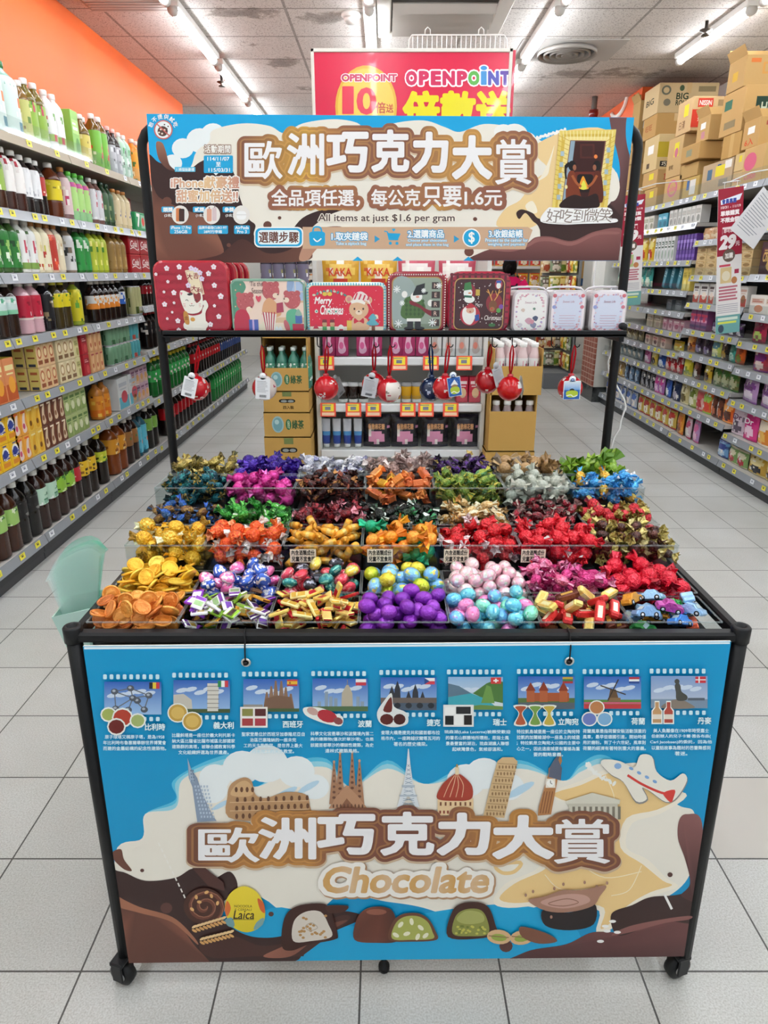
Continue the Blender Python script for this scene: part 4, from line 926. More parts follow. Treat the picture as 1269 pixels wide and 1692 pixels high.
gw = spl([(893, 366), (904, 345), (916, 343), (960, 345), (1003, 343), (1012, 352), (1005, 360), (1019, 362), (1014, 368), (960, 370), (930, 371)], 5)
A.poly(gw, 'f6f4f1')
for i, ch in enumerate('好吃到微笑'): A.chr(ch, 914+i*21.5, 357-i*.4, 24, '8a7a70', 0, -.12, res=2)
A.line(spl([(896, 366), (930, 369), (975, 366), (1012, 362)], 5, False), 1.2, 'cfc9c3')
A.build('printed_face', 'print', head)
b = MB()
for (px, py) in ((250, 250), (1040, 250)):
    p = at_y(px, py, YH); b.lathe([(.006, 0), (.006, .004)], 10, '222', T=Matrix.Translation((p[0], YH+.01, p[2])) @ Matrix.Rotation(PI/2, 4, 'X'))
b.build('clip', 'black', head)

# ---------------------------------------------------------------- gift tins on the shelf
ZS = ZT+.0065
def rslab(b, x0, z0, x1, z1, y0, y1, r, col, e=.003, front=None):
    def loop(i, y):
        P = []
        for (cx, cz, t0) in ((x1-r, z1-r, 0), (x0+r, z1-r, PI/2), (x0+r, z0+r, PI), (x1-r, z0+r, 1.5*PI)):
            for k in range(6): P.append((cx+(r-i)*math.cos(t0+PI/2*k/5), y, cz+(r-i)*math.sin(t0+PI/2*k/5)))
        return P
    Ls = [loop(e, y0), loop(0, y0+e), loop(0, y1-e), loop(e, y1)]; n = 24; V = sum(Ls, []); Fs = []; cl = []
    Fs.append(tuple(range(n))); cl.append(L(front or col))
    for j in range(3):
        for i in range(n): Fs.append((j*n+(i+1) % n, j*n+i, (j+1)*n+i, (j+1)*n+(i+1) % n)); cl.append(L(col))
    Fs.append(tuple(range(4*n-1, 3*n-1, -1))); cl.append(L(col))
    b.add(V, Fs, cl)
def tin(px0, px1, pyt, label, edge, front, dep=.07, r=.02, lidw=.012, Y=1.757, cat='gift tin', name='gift_tin', kn='tin'):
    x0 = at_y(px0, 545, Y)[0]; x1 = at_y(px1, 545, Y)[0]; zt = at_y((px0+px1)/2, pyt, Y)[2]
    w = x1-x0; h = zt-ZS
    b = MB(); rslab(b, .0, .0, w, h, .0, dep, r, edge, .004, front)
    o = b.build(name, kn); o.location = (x0, Y, ZS); tag(o, label, cat)
    b = MB(); rslab(b, -.001, -.0, w+.001, h+.001, .004, lidw, r, edge, .002); b.build('lid_rim', kn, o)
    a = Art(lambda u, v, hh: (u*h, -hh, v*h), step=1.2e-5); a.w = w/h
    return o, a
def flower(a, x, y, r, c='f6e6ec'):
    for k in range(5): a.ell(x+r*.55*math.cos(k*1.2566+.3), y+r*.55*math.sin(k*1.2566+.3), r*.42, r*.42, c, 8)
    a.ell(x, y, r*.2, r*.2, 'e58aa4', 6)
def clipr(a, P, m=.01): return [(max(m, min(a.w-m, x)), max(m, min(1-m, y))) for x, y in P]
# lucky cat tin and the same tins stacked behind it
o, a = tin(262, 383, 431, 'tall red blossom gift tin with a white lucky cat, frontmost in its row', 'b5202f', 'b01d33', .03, .025)
for j in range(9):
    for i in range(9):
        x = .06+i*.12+(j % 2)*.06; y = .06+j*.11
        if x < a.w-.05 and y < .93:
            for q in (.055, .035): a.line([(x+q*math.cos(t), y-.03+q*math.sin(t)) for t in (0, .5, 1.05, 1.57, 2.1, 2.6, 3.14)], .005, '97182c')
for (x, y, r) in ((.21, .9, .04), (.39, .92, .04), (.88, .92, .04), (.8, .83, .04), (.38, .78, .04), (.28, .57, .04), (.13, .41, .04), (.87, .67, .04), (.95, .52, .045), (.9, .24, .04), (.3, .18, .04), (.77, .13, .04), (.3, .05, .035), (.75, .03, .03), (.05, .82, .025), (.21, .72, .025), (.14, .58, .022), (.27, .43, .022), (.23, .3, .02), (.15, .21, .022), (.85, .39, .025), (.7, .43, .03)):
    if x < a.w-.04: flower(a, x, y, r)
a.poly([(.47, .87), (.66, .9), (.72, .55), (.61, .52), (.53, .58)], 'ecd9b8'); a.line([(.485, .855), (.645, .885), (.7, .56), (.61, .535), (.54, .59)], .006, 'b8455a', True)
for ch, x, y in (('大', .53, .79), ('吉', .62, .8), ('大', .575, .63), ('利', .65, .6)): a.chr(ch, x, y, .085, '8c1f30', .02, -.15, res=1)
for (x, y) in ((.56, .9), (.62, .88), (.68, .84), (.7, .76), (.5, .67)): flower(a, x, y, .04, 'e3d3ea')
WC = 'f3ecdf'
a.blob([(.37, .47), (.37, .58), (.42, .6), (.52, .56), (.6, .55), (.67, .58), (.69, .5), (.68, .38), (.62, .3), (.5, .28), (.42, .32)], WC, 5)
a.blob([(.43, .03), (.44, .2), (.42, .3), (.5, .27), (.64, .28), (.68, .36), (.74, .44), (.76, .38), (.71, .28), (.69, .03)], WC, 4); a.ell(.72, .42, .03, .05, WC, 12); a.ell(.41, .11, .035, .05, WC, 12); a.ell(.7, .13, .04, .05, WC, 12)
a.blob([(.56, .56), (.6, .55), (.655, .57), (.66, .48), (.6, .43), (.57, .48)], '8f2f2f', 4); a.poly([(.37, .58), (.385, .53), (.41, .57)], 'd97a8a'); a.blob([(.47, .55), (.5, .53), (.55, .545), (.53, .57)], '3a2b2c', 4)
a.line(spl([(.44, .46), (.46, .475), (.48, .455)], 4, False), .008, '3c2a2a'); a.line(spl([(.57, .46), (.59, .475), (.61, .455)], 4, False), .008, '3c2a2a'); a.line(spl([(.49, .4), (.51, .385), (.525, .4), (.54, .385), (.56, .4)], 4, False), .006, '4a3636'); a.ell(.525, .42, .01, .007, 'c9545f', 8)
for s, x in ((1, .4), (-1, .66)):
    for k in range(3): a.line([(x, .42-.02*k), (x+s*.035, .415-.02*k)], .006, 'd67f86')
a.line(spl([(.43, .29), (.52, .26), (.63, .28), (.66, .31)], 5, False), .016, 'b02a3a'); a.blob([(.4, .31), (.45, .3), (.47, .2), (.46, .13), (.41, .14), (.39, .22)], 'c98a3a', 4); a.ell(.52, .2, .035, .03, 'cf9440', 10); a.chr('金', .43, .22, .06, '8a5318', .02, res=1)
a.build('printed_front', 'tin', o)
for k in range(3):
    c = copy_tree(o, (o.location.x+.011+.004*k, o.location.y+.056*(k+1)-.018, o.location.z), label=('red blossom gift tin directly behind the lucky cat tin in front', 'red blossom gift tin third in the row behind the lucky cat', 'red blossom gift tin at the back of the lucky cat row')[k])
# bears tin
o, a = tin(385, 506, 461, 'wide pastel gift tin with three pink bears wrapping presents', '87a493', 'efd3bd', .06, .018)
w = a.w
a.grid(.02, .02, w-.02, .97, 2, 3, lambda x, y: mix('f1d9c6', 'f0d2c2', y)); a.rect(.03, .02, w-.03, .18, 'e9dcc6')
a.blob([(.02, .9), (.12, .97), (.25, .96), (.3, .85), (.24, .72), (.33, .66), (.22, .5), (.3, .42), (.1, .35), (.02, .3)], '5a9478', 4)
for (x, y) in ((.1, .8), (.2, .9), (.15, .6), (.08, .5), (.22, .55)): a.ell(x, y, .014, .014, 'e8b08a', 8)
a.rect(w-.33, .6, w-.03, .95, 'a9bedb'); a.line([(w-.18, .6), (w-.18, .95)], .015, 'e4d6c4'); a.line([(w-.33, .77), (w-.03, .77)], .015, 'e4d6c4'); a.blob([(w-.33, .95), (w-.2, .95), (w-.3, .66), (w-.33, .66)], '8fa7c9', 3); a.rect(w-.35, .57, w-.03, .61, 'd9b795')
a.rect(.5*w, .2, w-.03, .3, 'dcb894'); a.rect(.4*w, .02, w*.56, .22, 'e9dcc4')
def bear(x, y, r, c='bb5a5d'):
    a.ell(x-r*.65, y+r*.75, r*.35, r*.35, c, 10); a.ell(x+r*.65, y+r*.75, r*.35, r*.35, c, 10); a.ell(x, y, r, r*1.02, c, 18)
    for k in range(16):
        q = random.Random(k); t = q.random()*6.28; s = r*.85*math.sqrt(q.random()); a.ell(x+s*math.cos(t), y+s*math.sin(t), r*.07, r*.07, 'a64a4e' if k % 2 else 'cf7a7a', 6)
bear(.27, .58, .17); a.blob([(.05, .02), (.04, .25), (.1, .42), (.25, .44), (.34, .3), (.3, .02)], 'bf2f48', 4); a.ell(.34, .45, .06, .05, 'eed6be', 10); a.ell(.4, .56, .045, .05, 'c0656a', 10); a.ell(.38, .49, .014, .014, '3a2424', 8)
bear(.77, .78, .165); a.blob([(.58, .4), (.63, .58), (.75, .66), (.9, .52), (.95, .36), (.82, .3), (.6, .34)], 'dba377', 4); a.poly([(.58, .4), (.86, .36), (.8, .04), (.64, .04)], 'efe6dc')
for k in range(5): a.poly([(.59+k*.055, .4), (.615+k*.055, .4), (.66+k*.03, .04), (.645+k*.03, .04)], 'b8394e')
a.ell(.86, .7, .06, .05, 'eed6be', 10); a.ell(.9, .72, .014, .014, '3a2424', 8); a.poly([(.86, .38), (1.0, .4), (.99, .58), (.87, .56)], 'a53a52')
bear(1.17, .62, .16); a.blob([(1.05, .02), (1.04, .2), (1.06, .4), (1.2, .46), (1.3, .38), (1.32, .15), (1.26, .02)], '5fae8b', 4); a.ell(1.06, .62, .055, .05, 'eed6be', 10); a.ell(1.02, .64, .014, .014, '3a2424', 8); a.ell(1.05, .14, .05, .12, 'c0656a', 12, .3)
a.rect(.32, .02, .5, .26, '4f62b0'); a.rect(.385, .02, .42, .26, 'c9b0dc'); a.rect(w-.26, .02, w-.04, .18, 'b82f4a'); a.rect(w-.2, .19, w-.07, .34, '4a6aa8'); a.blob([(w-.2, .34), (w-.14, .46), (w-.07, .34)], '8fb3a0', 3)
for x in (.85, .92): a.blob([(x-.04, .04), (x, .14), (x+.05, .04)], 'dfe6ea', 3)
a.txt("'Tis the", .37, .87, .62, .96, '6a4a48', .004, res=1, sl=.2); a.txt('Season', .4, .74, .62, .84, '6a4a48', .004, res=1, sl=.2)
a.blob([(.53, .58), (.48, .65), (.49, .7), (.53, .68), (.57, .7), (.58, .65)], 'd0485a', 4)
a.line(clipr(a, [(.02, .1), (.02, .9), (.1, .975), (w-.1, .975), (w-.02, .9), (w-.02, .1)]), .03, '7fa48e')
a.build('printed_front', 'tin', o)
# merry christmas bear tin
o, a = tin(508, 638, 467, 'wide red gift tin reading Merry Christmas with a bear in a striped hat', 'cfe3e0', 'e2ecea', .06, .018)
w = a.w
for k in range(44):
    t = k/44.*(2*w+1.6)
    for (q, vert) in ((t, 0),):
        pass
for k in range(int(w/.055)): a.rect(.02+k*.055, .945, .045+k*.055, .995, '5fb0c0')
for k in range(17): a.rect(.005, .03+k*.055, .055, .055+k*.055, '5fb0c0'); a.rect(w-.055, .03+k*.055, w-.005, .055+k*.055, '5fb0c0')
a.rrect(.05, .04, w-.05, .945, .1, 'b5893f'); a.rrect(.06, .05, w-.06, .935, .095, 'd8213f'); a.rect(.06, .05, w-.06, .14, 'f0e3d0')
for k in range(60):
    q = random.Random(k+5); a.ell(.1+q.random()*(w-.2), .2+q.random()*.68, .008, .008, 'f3c9cf', 6)
a.txt('Merry', .16, .55, .5, .72, 'fbf3f0', .03, res=1, sl=.25); a.txt('Christmas', .27, .38, .74, .56, 'fbf3f0', .025, res=1, sl=.25)
for k in range(10): a.ell(.16+k*.07, .76+.08*math.sin(k*.35), .035, .022, '4f8a86' if k % 2 else 'c9d3b8', 8, k)
for x in (.38, .48): a.ell(x, .78, .05, .04, 'e3c04a', 10)
FB = 'e0b48e'
a.ell(.87, .68, .075, .075, FB, 14); a.ell(1.27, .66, .075, .075, FB, 14); a.ell(.87, .68, .045, .045, 'd98a86', 12); a.ell(1.27, .66, .045, .045, 'd98a86', 12)
a.blob([(.92, .08), (.94, .3), (1.08, .34), (1.24, .28), (1.26, .08)], FB, 4); a.ell(1.07, .48, .2, .18, FB, 22); a.blob([(.94, .62), (1.0, .78), (1.12, .83), (1.25, .74), (1.32, .55), (1.4, .38), (1.34, .5), (1.24, .64), (1.1, .64)], 'efe0da', 4)
for k in range(4): a.line([(.98+k*.09, .66), (1.04+k*.08, .8-.02*k)], .03, 'c8304a')
a.line(spl([(.91, .62), (1.05, .645), (1.2, .6)], 5, False), .06, 'f6efe6'); a.ell(1.42, .33, .05, .05, 'f2dfc4', 12)
a.ell(1.07, .42, .07, .05, 'f1d9bf', 12); a.ell(1.07, .44, .022, .016, '4a2a22', 8); a.ell(.98, .49, .02, .024, '4a2a22', 8); a.ell(1.16, .49, .02, .024, '4a2a22', 8)
a.blob([(1.07, .25), (.98, .31), (.97, .2), (1.07, .24), (1.17, .2), (1.16, .31)], 'c5263c', 3)
a.blob([(1.3, .16), (1.22, .2), (1.3, .28), (1.26, .3), (1.36, .4), (1.44, .3), (1.4, .28), (1.48, .18), (1.38, .16)], '5fa9b8', 3); a.rect(1.33, .06, 1.4, .16, '7a4a36'); a.rect(.82, .05, .92, .26, 'e6c05a')
for x in (.2, .46, .6): a.ell(x, .44, .035, .035, 'f3efe4', 10); a.ell(x, .44, .02, .02, '4f9a8a', 8)
for x in (.36, .52): a.ell(x, .19, .05, .06, 'c79a72', 10); a.poly([(x-.05, .22), (x+.05, .22), (x+.04, .28), (x-.04, .28)], '7a2b33'); a.rect(x-.045, .07, x+.045, .14, '4f9a5a')
a.poly([(.12, .1), (.24, .1), (.18, .2)], 'c8304a'); a.blob([(.62, .06), (.64, .14), (.7, .18), (.76, .13), (.76, .06)], 'f4eee6', 3); a.rect(.66, .02+.03, .74, .09, 'b03a4a')
a.build('printed_front', 'tin', o)
# window tins
o, a = tin(639, 737, 449, 'square window tin with a snowman in a green jacket', '93222f', '8a1e2b', .075, .03)
w = a.w
for k in range(24): a.ell(.06+(w-.12)*k/23, .955, .011, .011, 'f2e7e2', 8)
for k in range(22): a.ell(.035, .06+.86*k/21, .011, .011, 'f2e7e2', 8); a.ell(w-.035, .06+.86*k/21, .011, .011, 'f2e7e2', 8)
a.rrect(.085, .06, w-.085, .92, .1, 'b98d4a'); a.rrect(.1, .075, w-.1, .905, .09, '93a08f')
a.blob([(.12, .1), (.12, .85), (.4, .88), (.55, .5), (.4, .3), (.4, .1)], '9ba9a4', 4); a.rect(.12, .08, w-.12, .16, '7d8a76')
a.blob([(.24, .3), (.28, .52), (.36, .6), (.52, .62), (.62, .52), (.66, .4), (.6, .26), (.4, .22)], '4a6b33', 4)
for i in range(5):
    for j in range(4): a.poly([(.31+i*.07, .32+j*.07), (.335+i*.07, .355+j*.07), (.36+i*.07, .32+j*.07), (.335+i*.07, .285+j*.07)], '38552a')
a.ell(.5, .6, .1, .085, 'f0efe9', 16); a.ell(.52, .6, .03, .02, 'e09a8a', 8); a.poly([(.44, .65), (.5, .78), (.64, .82), (.63, .68), (.7, .68), (.68, .64), (.44, .62)], '1f1f22'); a.ell(.3, .64, .05, .055, 'f2f0ea', 12); a.ell(.74, .5, .05, .055, 'f2f0ea', 12)
a.blob([(.4, .54), (.55, .48), (.68, .4), (.8, .36), (.78, .28), (.66, .34), (.56, .42), (.4, .48)], '7c1f2a', 4); a.rect(.34, .2, .58, .25, 'efece4'); a.rect(.35, .08, .45, .2, '26262a'); a.rect(.48, .08, .58, .2, '26262a'); a.ell(.38, .085, .09, .03, '26262a', 10); a.ell(.56, .085, .09, .03, '26262a', 10)
for ch, y in (('M', .78), ('E', .63), ('R', .48), ('R', .33), ('Y', .18)): a.rect(w-.26, y-.055, w-.12, y+.055, '3b2a28'); a.chr(ch, w-.19, y, .1, 'd9b8a8', .01, res=1)
for (x, y, r) in ((.17, .72, .06), (.26, .5, .045), (.62, .7, .04), (.2, .16, .07), (.78, .18, .07), (w-.14, .78, .05)):
    for k in range(4): a.line([(x-r*math.cos(k*.785), y-r*math.sin(k*.785)), (x+r*math.cos(k*.785), y+r*math.sin(k*.785))], .014, 'eef2ee')
a.build('printed_window', 'tin', o)
o, a = tin(739, 840, 449, 'square tartan edged window tin with Santa, reindeer and snowmen', 'a8223a', '9c1f37', .075, .03)
w = a.w
for k in range(10): a.rect(.03+k*.1, .03, .07+k*.1, .98, '5a1522') if .03+k*.1 < w-.05 else None
for k in range(10): a.rect(.02, .04+k*.1, w-.02, .07+k*.1, '6d1828')
a.rrect(.1, .06, w-.1, .9, .1, 'c29a5a'); a.rrect(.115, .075, w-.115, .885, .09, '43191c')
for k in range(70):
    q = random.Random(k+50); a.ell(.15+q.random()*(w-.3), .1+q.random()*.75, .009, .009, 'e6d6d2', 6)
a.ell(.36, .68, .1, .13, '8a2432', 16); a.ell(.33, .66, .075, .075, 'eef0ea', 14); a.ell(.36, .56, .09, .06, 'eef0ea', 14); a.poly([(.26, .7), (.4, .72), (.37, .84), (.27, .82)], '3f7a44'); a.line([(.27, .61), (.4, .6)], .035, '2f6a52'); a.rect(.46, .62, .53, .72, 'c9a84a'); a.ell(.36, .66, .03, .012, 'd9824a', 8)
a.ell(.38, .3, .17, .17, 'b5303f', 22); a.blob([(.26, .4), (.36, .46), (.46, .42), (.47, .28), (.4, .15), (.3, .18), (.25, .28)], 'f2efe8', 4); a.ell(.38, .38, .07, .05, 'dfae92', 12); a.blob([(.3, .42), (.38, .5), (.46, .44), (.4, .42)], 'bf2a38', 3); a.ell(.38, .36, .018, .015, 'c9685a', 8); a.poly([(.47, .2), (.54, .22), (.53, .32), (.46, .3)], '2f4f9a')
a.ell(.78, .5, .14, .16, '8a2a30', 20); a.ell(.76, .46, .07, .09, '7a4a2c', 14); a.ell(.75, .4, .045, .04, 'a06a40', 10); a.ell(.74, .41, .018, .015, 'c23a3a', 8)
for s in (-1, 1):
    a.line(spl([(.76+s*.02, .54), (.77+s*.06, .62), (.76+s*.1, .72)], 4, False), .016, 'd99a4a'); a.line([(.77+s*.055, .61), (.77+s*.02, .7)], .012, 'd99a4a'); a.line([(.765+s*.08, .66), (.77+s*.13, .69)], .012, 'd99a4a')
a.ell(.86, .38, .04, .04, '5a9a4a', 10); a.ell(.9, .44, .04, .04, '7a4a9a', 10); a.ell(.84, .8, .065, .08, 'a23a44', 14); a.ell(.84, .78, .04, .05, 'eef0ea', 10); a.rect(.8, .82, .88, .86, '3a5aa8')
a.txt('Merry', .46, .43, .58, .5, 'e9dcd6', .005, res=1, sl=.2); a.txt('Christmas!', .62, .22, .92, .3, 'e9dcd6', .005, res=1, sl=.2); a.ell(.76, .14, .06, .03, '3a6a3a', 10)
a.build('printed_window', 'tin', o)
# three white handled tins
for k, (p0, p1, lb) in enumerate(((845, 903, 'small white handled tin with black and pink flowers, leftmost of three'), (906, 965, 'small white handled tin with pink and blue floral arch, middle of three'), (973, 1032, 'small white handled tin with pink and blue floral arch, at the shelf end'))):
    o, a = tin(p0, p1, 480, lb, 'b9b2b4', 'f1e9ec', .10, .018, .02, name='handled_tin')
    w = a.w; q = random.Random(k if k < 2 else 1)
    a.rrect(.06, .05, w-.06, .95, .14, 'efe4ea' if k else 'f0ece8'); a.rrect(.1, .1, w-.1, .9, .12, 'd7dced' if k else 'f3f0ec')
    for i in range(46):
        t = i/46*2*PI; x = w/2+(w*.36)*math.copysign(abs(math.cos(t))**.6, math.cos(t)); y = .5+.4*math.copysign(abs(math.sin(t))**.6, math.sin(t))
        a.ell(x+(q.random()-.5)*.05, y+(q.random()-.5)*.05, .016+q.random()*.02, .014+q.random()*.015, q.choice(('dfa9b4', 'c98a9c', 'e8c4c8', 'b9a9cf', 'd8bcc4')), 7)
    if k:
        for (x, y, c) in ((.1, .88, 'cf6f78'), (w-.1, .88, 'cf6f78'), (.1, .62, '9aa3d4'), (w-.1, .62, 'd3808c'), (.12, .08, 'd58a94'), (w-.12, .08, 'd58a94')): a.ell(x, y, .05, .045, c, 8)
        a.txt('Sweet Life', w/2-.14, .72, w/2+.14, .77, 'b0788c', .004, res=1, sl=.2)
        for i in range(5): a.line([(w/2-.2, .42-.06*i), (w/2+.2-.03*(i % 2), .42-.06*i)], .01, 'cfa3b4')
    else:
        a.txt('Sweet Life', w/2-.14, .7, w/2+.14, .75, 'b0788c', .004, res=1, sl=.2)
        for (x, y, r, c) in ((.4, .3, .09, 'c99aa8'), (.52, .2, .08, '8a8ca6'), (.56, .36, .07, '545b74'), (.48, .28, .06, 'cf8f9c'), (.2, .2, .06, 'd9d2d6'), (.52, .58, .035, '6f8a78'), (.25, .55, .05, 'd8c2b4')): a.blob([(x-r, y), (x, y+r*.8), (x+r, y+r*.2), (x+r*.3, y-r)], c, 3)
    a.build('printed_front', 'tin', o)
    b = MB(); X = w*(1.0)*1.0; h = a.fn(0, 1, 0)[2]; W = h*w
    b.tube([(-.003, .05, h*.55), (-.004, .05, h*.98), (.004, .05, h*1.04), (.02, .05, h*1.07), (W/2, .05, h*1.075), (W-.02, .05, h*1.07), (W-.004, .05, h*1.04), (W+.004, .05, h*.98), (W+.003, .05, h*.55)], .0028, 8, 'd5cfd2'); b.build('handle', 'tin', o)

# ---------------------------------------------------------------- ball ornaments hanging from the hooks
def ornament(px, py, kind, hook, label, Y=1.738):
    x, y, z = at_y(px, py, Y); R = .031
    q = random.Random(px)
    spots = [(q.random()*6.28, .5+q.random()*2.0, .10+q.random()*.12) for k in range(26)]
    def cf(a, t):
        d = Vector((math.sin(t)*math.cos(a), math.sin(t)*math.sin(a), math.cos(t)))
        base = {'rs': 'c2131f', 'rd': 'b3121d', 'ws': 'd9cfc8', 'wh': 'bd1722', 'bl': '1b2747', 'rw': 'c00d14'}[kind]
        if kind == 'ws': base = 'b01c25' if d.x < -.3 else 'd9cdc6'
        if kind == 'wh' and d.x > -.25 and abs(d.z) < .72: base = 'e6ddd4'
        if kind == 'rw': return L('e3e0dd') if (d.x > .55 and d.z > .15 and d.z < .6) else L(base)
        if kind == 'bl' and d.x > .3 and -.6 < d.z < .4: base = 'd5d8da'
        for (sa, st, sr) in spots:
            e = Vector((math.sin(st)*math.cos(sa), math.sin(st)*math.sin(sa), math.cos(st)))
            if d.angle(e) < sr*.75:
                if kind in ('rs', 'rd', 'bl'): return L('ecd9d6' if kind != 'bl' else 'aeb8cc')
                if kind in ('wh', 'ws') and base[0] != 'b': return L('b8596a' if sr > .16 else '8a7a72')
        return L(base)
    b = MB(); b.ball(R, 44, 28, cf=cf); o = b.build('ball_ornament', 'tin'); o.location = (x, y, z); tag(o, label, 'ornament')
    b = MB(); b.lathe([(.0075, R-.002), (.0075, R+.004), (.003, R+.006)], 12, 'b8333b' if kind != 'bl' else '2a3a5a'); b.build('cap', 'tin', o)
    rc = '1c2c54' if kind == 'bl' else 'a0141c'; dx = HOOKS[hook]-x; top = ZT-.02-z; b = MB()
    for s in (-1, 1):
        P = [(s*.001, 0, R+.004), (dx*.3+s*.003, 0, R+.02), (dx*.8+s*.004, 0, top-.02), (dx+s*.001, 0, top)]
        b.tube(P, [.0015, .0024, .0024, .0012], 6, rc)
    b.build('ribbon', 'cloth', o); return o, x, y, z
def card(o, px, py, w, h, rot, dy, col, art, x, y, z, dz=0.0):
    p = at_y(px, py, y-dy); b = MB(); a = Art(lambda u, v, hh: (u*h, -.0006-hh, v*h), step=6e-6)
    rslab(b, -w/2, -h/2, w/2, h/2, 0, .0008, .002, col, .0002)
    b.lathe([(.0085, 0), (.0085, .0008)], 14, col, T=Matrix.Translation((0, .0008, h/2+.004)) @ Matrix.Rotation(PI/2, 4, 'X'))
    t = b.build('tag', 'print', o); t.location = (p[0]-x, -dy, p[2]-z); t.rotation_euler = (0, rot, dz); art(a, w/h); c = a.build('tag_print', 'print', t); return t
def a_text(a, w):
    q = random.Random(3)
    for k in range(9): a.rect(-w*.38, .33-k*.062, -w*.38+w*(.55+.25*q.random()), .345-k*.062, '8f8f93' if k else '55555a')
    for k in range(14): a.rect(-w*.22+k*w*.034, -.42, -w*.22+k*w*.034+w*.016*(1+k % 2*.5), -.3, '4a4a4e')
    a.ell(0, .6, .02, .02, 'bcbcbf', 8)
def a_green(a, w):
    a.rect(-w*.46, -.47, w*.46, .46, '2a5fae'); a.grid(-w*.46, .02, w*.46, .46, 1, 3, lambda x, y: mix('5f9ad6', 'e6f0f6', y*2)) if w > .85 else None
    for k in range(14):
        q = random.Random(k); a.ell(-w*.4+q.random()*w*.8, -.3+q.random()*.7, .012, .012, 'dfe8f3', 6)
    if w < .85: a.poly([(-.2, .08), (.2, .08), (.04, .38)], 'eef2f2'); a.ell(0, .0, .17, .12, '9a7a52', 12)
    else: a.ell(0, .0, .14, .1, '2a2a22', 10)
    a.blob([(-w*.34, -.2), (-w*.3, -.05), (0, .0), (w*.3, -.05), (w*.36, -.22), (w*.2, -.36), (-w*.2, -.36)], 'b5c93a', 4); a.line(spl([(-w*.32, -.3), (-.05, -.24), (.1, -.34), (w*.34, -.26)], 4, False), .05, 'eef0e0')
    a.ell(0, .56, .09, .085, '27549c', 14); a.ell(0, .56, .045, .04, 'eef2f4', 10); a.ell(0, .56, .02, .02, '27549c', 8)
NB = 'ball ornaments below the tin shelf'
o, x, y, z = ornament(325, 641, 'rs', 0, 'red snowflake ball ornament with white tag, leftmost under the tins'); card(o, 313, 640, .034, .05, .28, .037, 'eceef0', a_text, x, y, z)
o, x, y, z = ornament(437, 641, 'ws', 1, 'red and cream ball ornament behind an upright white tag'); card(o, 434, 642, .036, .052, .06, .038, 'eceef0', a_text, x, y, z)
o, x, y, z = ornament(539, 641, 'rs', 3, 'red reindeer ball ornament with clear space either side, third from left'); t = card(o, 560, 640, .03, .048, -.5, -.03, '8f9090', a_text, x, y, z, .9)
o, x, y, z = ornament(618, 636, 'rd', 4, 'red ball ornament almost hidden behind its tilted grey tag', 1.76); card(o, 611, 640, .036, .05, .2, .035, 'c3c4c8', a_text, x, y, z)
o, x, y, z = ornament(643, 645, 'wh', 5, 'half red half white ball ornament with a jolly bearded face')
o, x, y, z = ornament(713, 643, 'bl', 6, 'dark navy ball ornament with snowman on a blue ribbon', 1.765); card(o, 708, 640, .03, .052, .12, -.03, 'a9adb2', a_text, x, y, z, 1.0)
o, x, y, z = ornament(735, 641, 'rs', 7, 'red snowflake ball ornament with tilted blue picture tag', 1.735); card(o, 751, 639, .033, .048, -.16, .036, 'e6ecf2', a_green, x, y, z)
o, x, y, z = ornament(805, 630, 'rd', 8, 'deep red snowflake ball ornament behind a brighter glossy one', 1.765); card(o, 824, 622, .03, .05, -.35, .036, 'b9babd', a_text, x, y, z, .5)
o, x, y, z = ornament(842, 642, 'rw', 9, 'plain glossy bright red ball ornament with white script', 1.735); t = card(o, 862, 640, .03, .055, -.7, -.02, 'b0aa9f', a_text, x, y, z, 1.15)
o, x, y, z = ornament(942, 641, 'rd', 11, 'red ball ornament behind square blue and white tag, rightmost'); card(o, 945, 645, .042, .046, -.02, .037, 'e8eef3', a_green, x, y, z)

# ---------------------------------------------------------------- mint box of zip bags on the left end
t = thing('bag_holder', 'mint green plastic box hung on the left end of the stand', 'box', (-.583, 1.15, .0))
b = MB(); bo = Vector((-.583, 1.15, 0)); W3 = lambda px, py, Y: Vector(at_y(px, py, Y))-bo
def mring(th):                                            # slanted rim, outer or inner edge
    d = Vector((th, th, 0)); P = [W3(85, 1020, 1.22), W3(164, 1003, 1.22), W3(190, 970, 1.36), W3(112, 985, 1.36)]
    return [tuple(p+Vector((sx*th, sy*th, 0))) for p, (sx, sy) in zip(P, ((1, 1), (-1, 1), (-1, -1), (1, -1)))]
o1 = mring(0); i1 = mring(.003); q0 = W3(128, 1105, 1.23); q1 = W3(166, 1095, 1.23)
o0 = [tuple(q0), (q1.x, q1.y, q0.z), (q1.x, q1.y+.11, q0.z), (q0.x, q0.y+.11, q0.z)]; i0 = [(o0[0][0]+.003, o0[0][1]+.003, q0.z+.003), (o0[1][0]-.003, o0[1][1]+.003, q0.z+.003), (o0[2][0]-.003, o0[2][1]-.003, q0.z+.003), (o0[3][0]+.003, o0[3][1]-.003, q0.z+.003)]
V = o0+o1+i1+i0; Fs = [(3, 2, 1, 0), (12, 13, 14, 15)]
for k in range(4):
    n = (k+1) % 4; Fs += [(k, n, 4+n, 4+k), (4+k, 4+n, 8+n, 8+k), (8+k, 8+n, 12+n, 12+k)]
b.add(V, Fs, 'b7d6cb'); b.build('open_box', 'gloss', t)
b = MB(); b.box(.022, .12, .79, .034, .16, .812, 'a9c8bd', .002); b.build('hook', 'gloss', t)
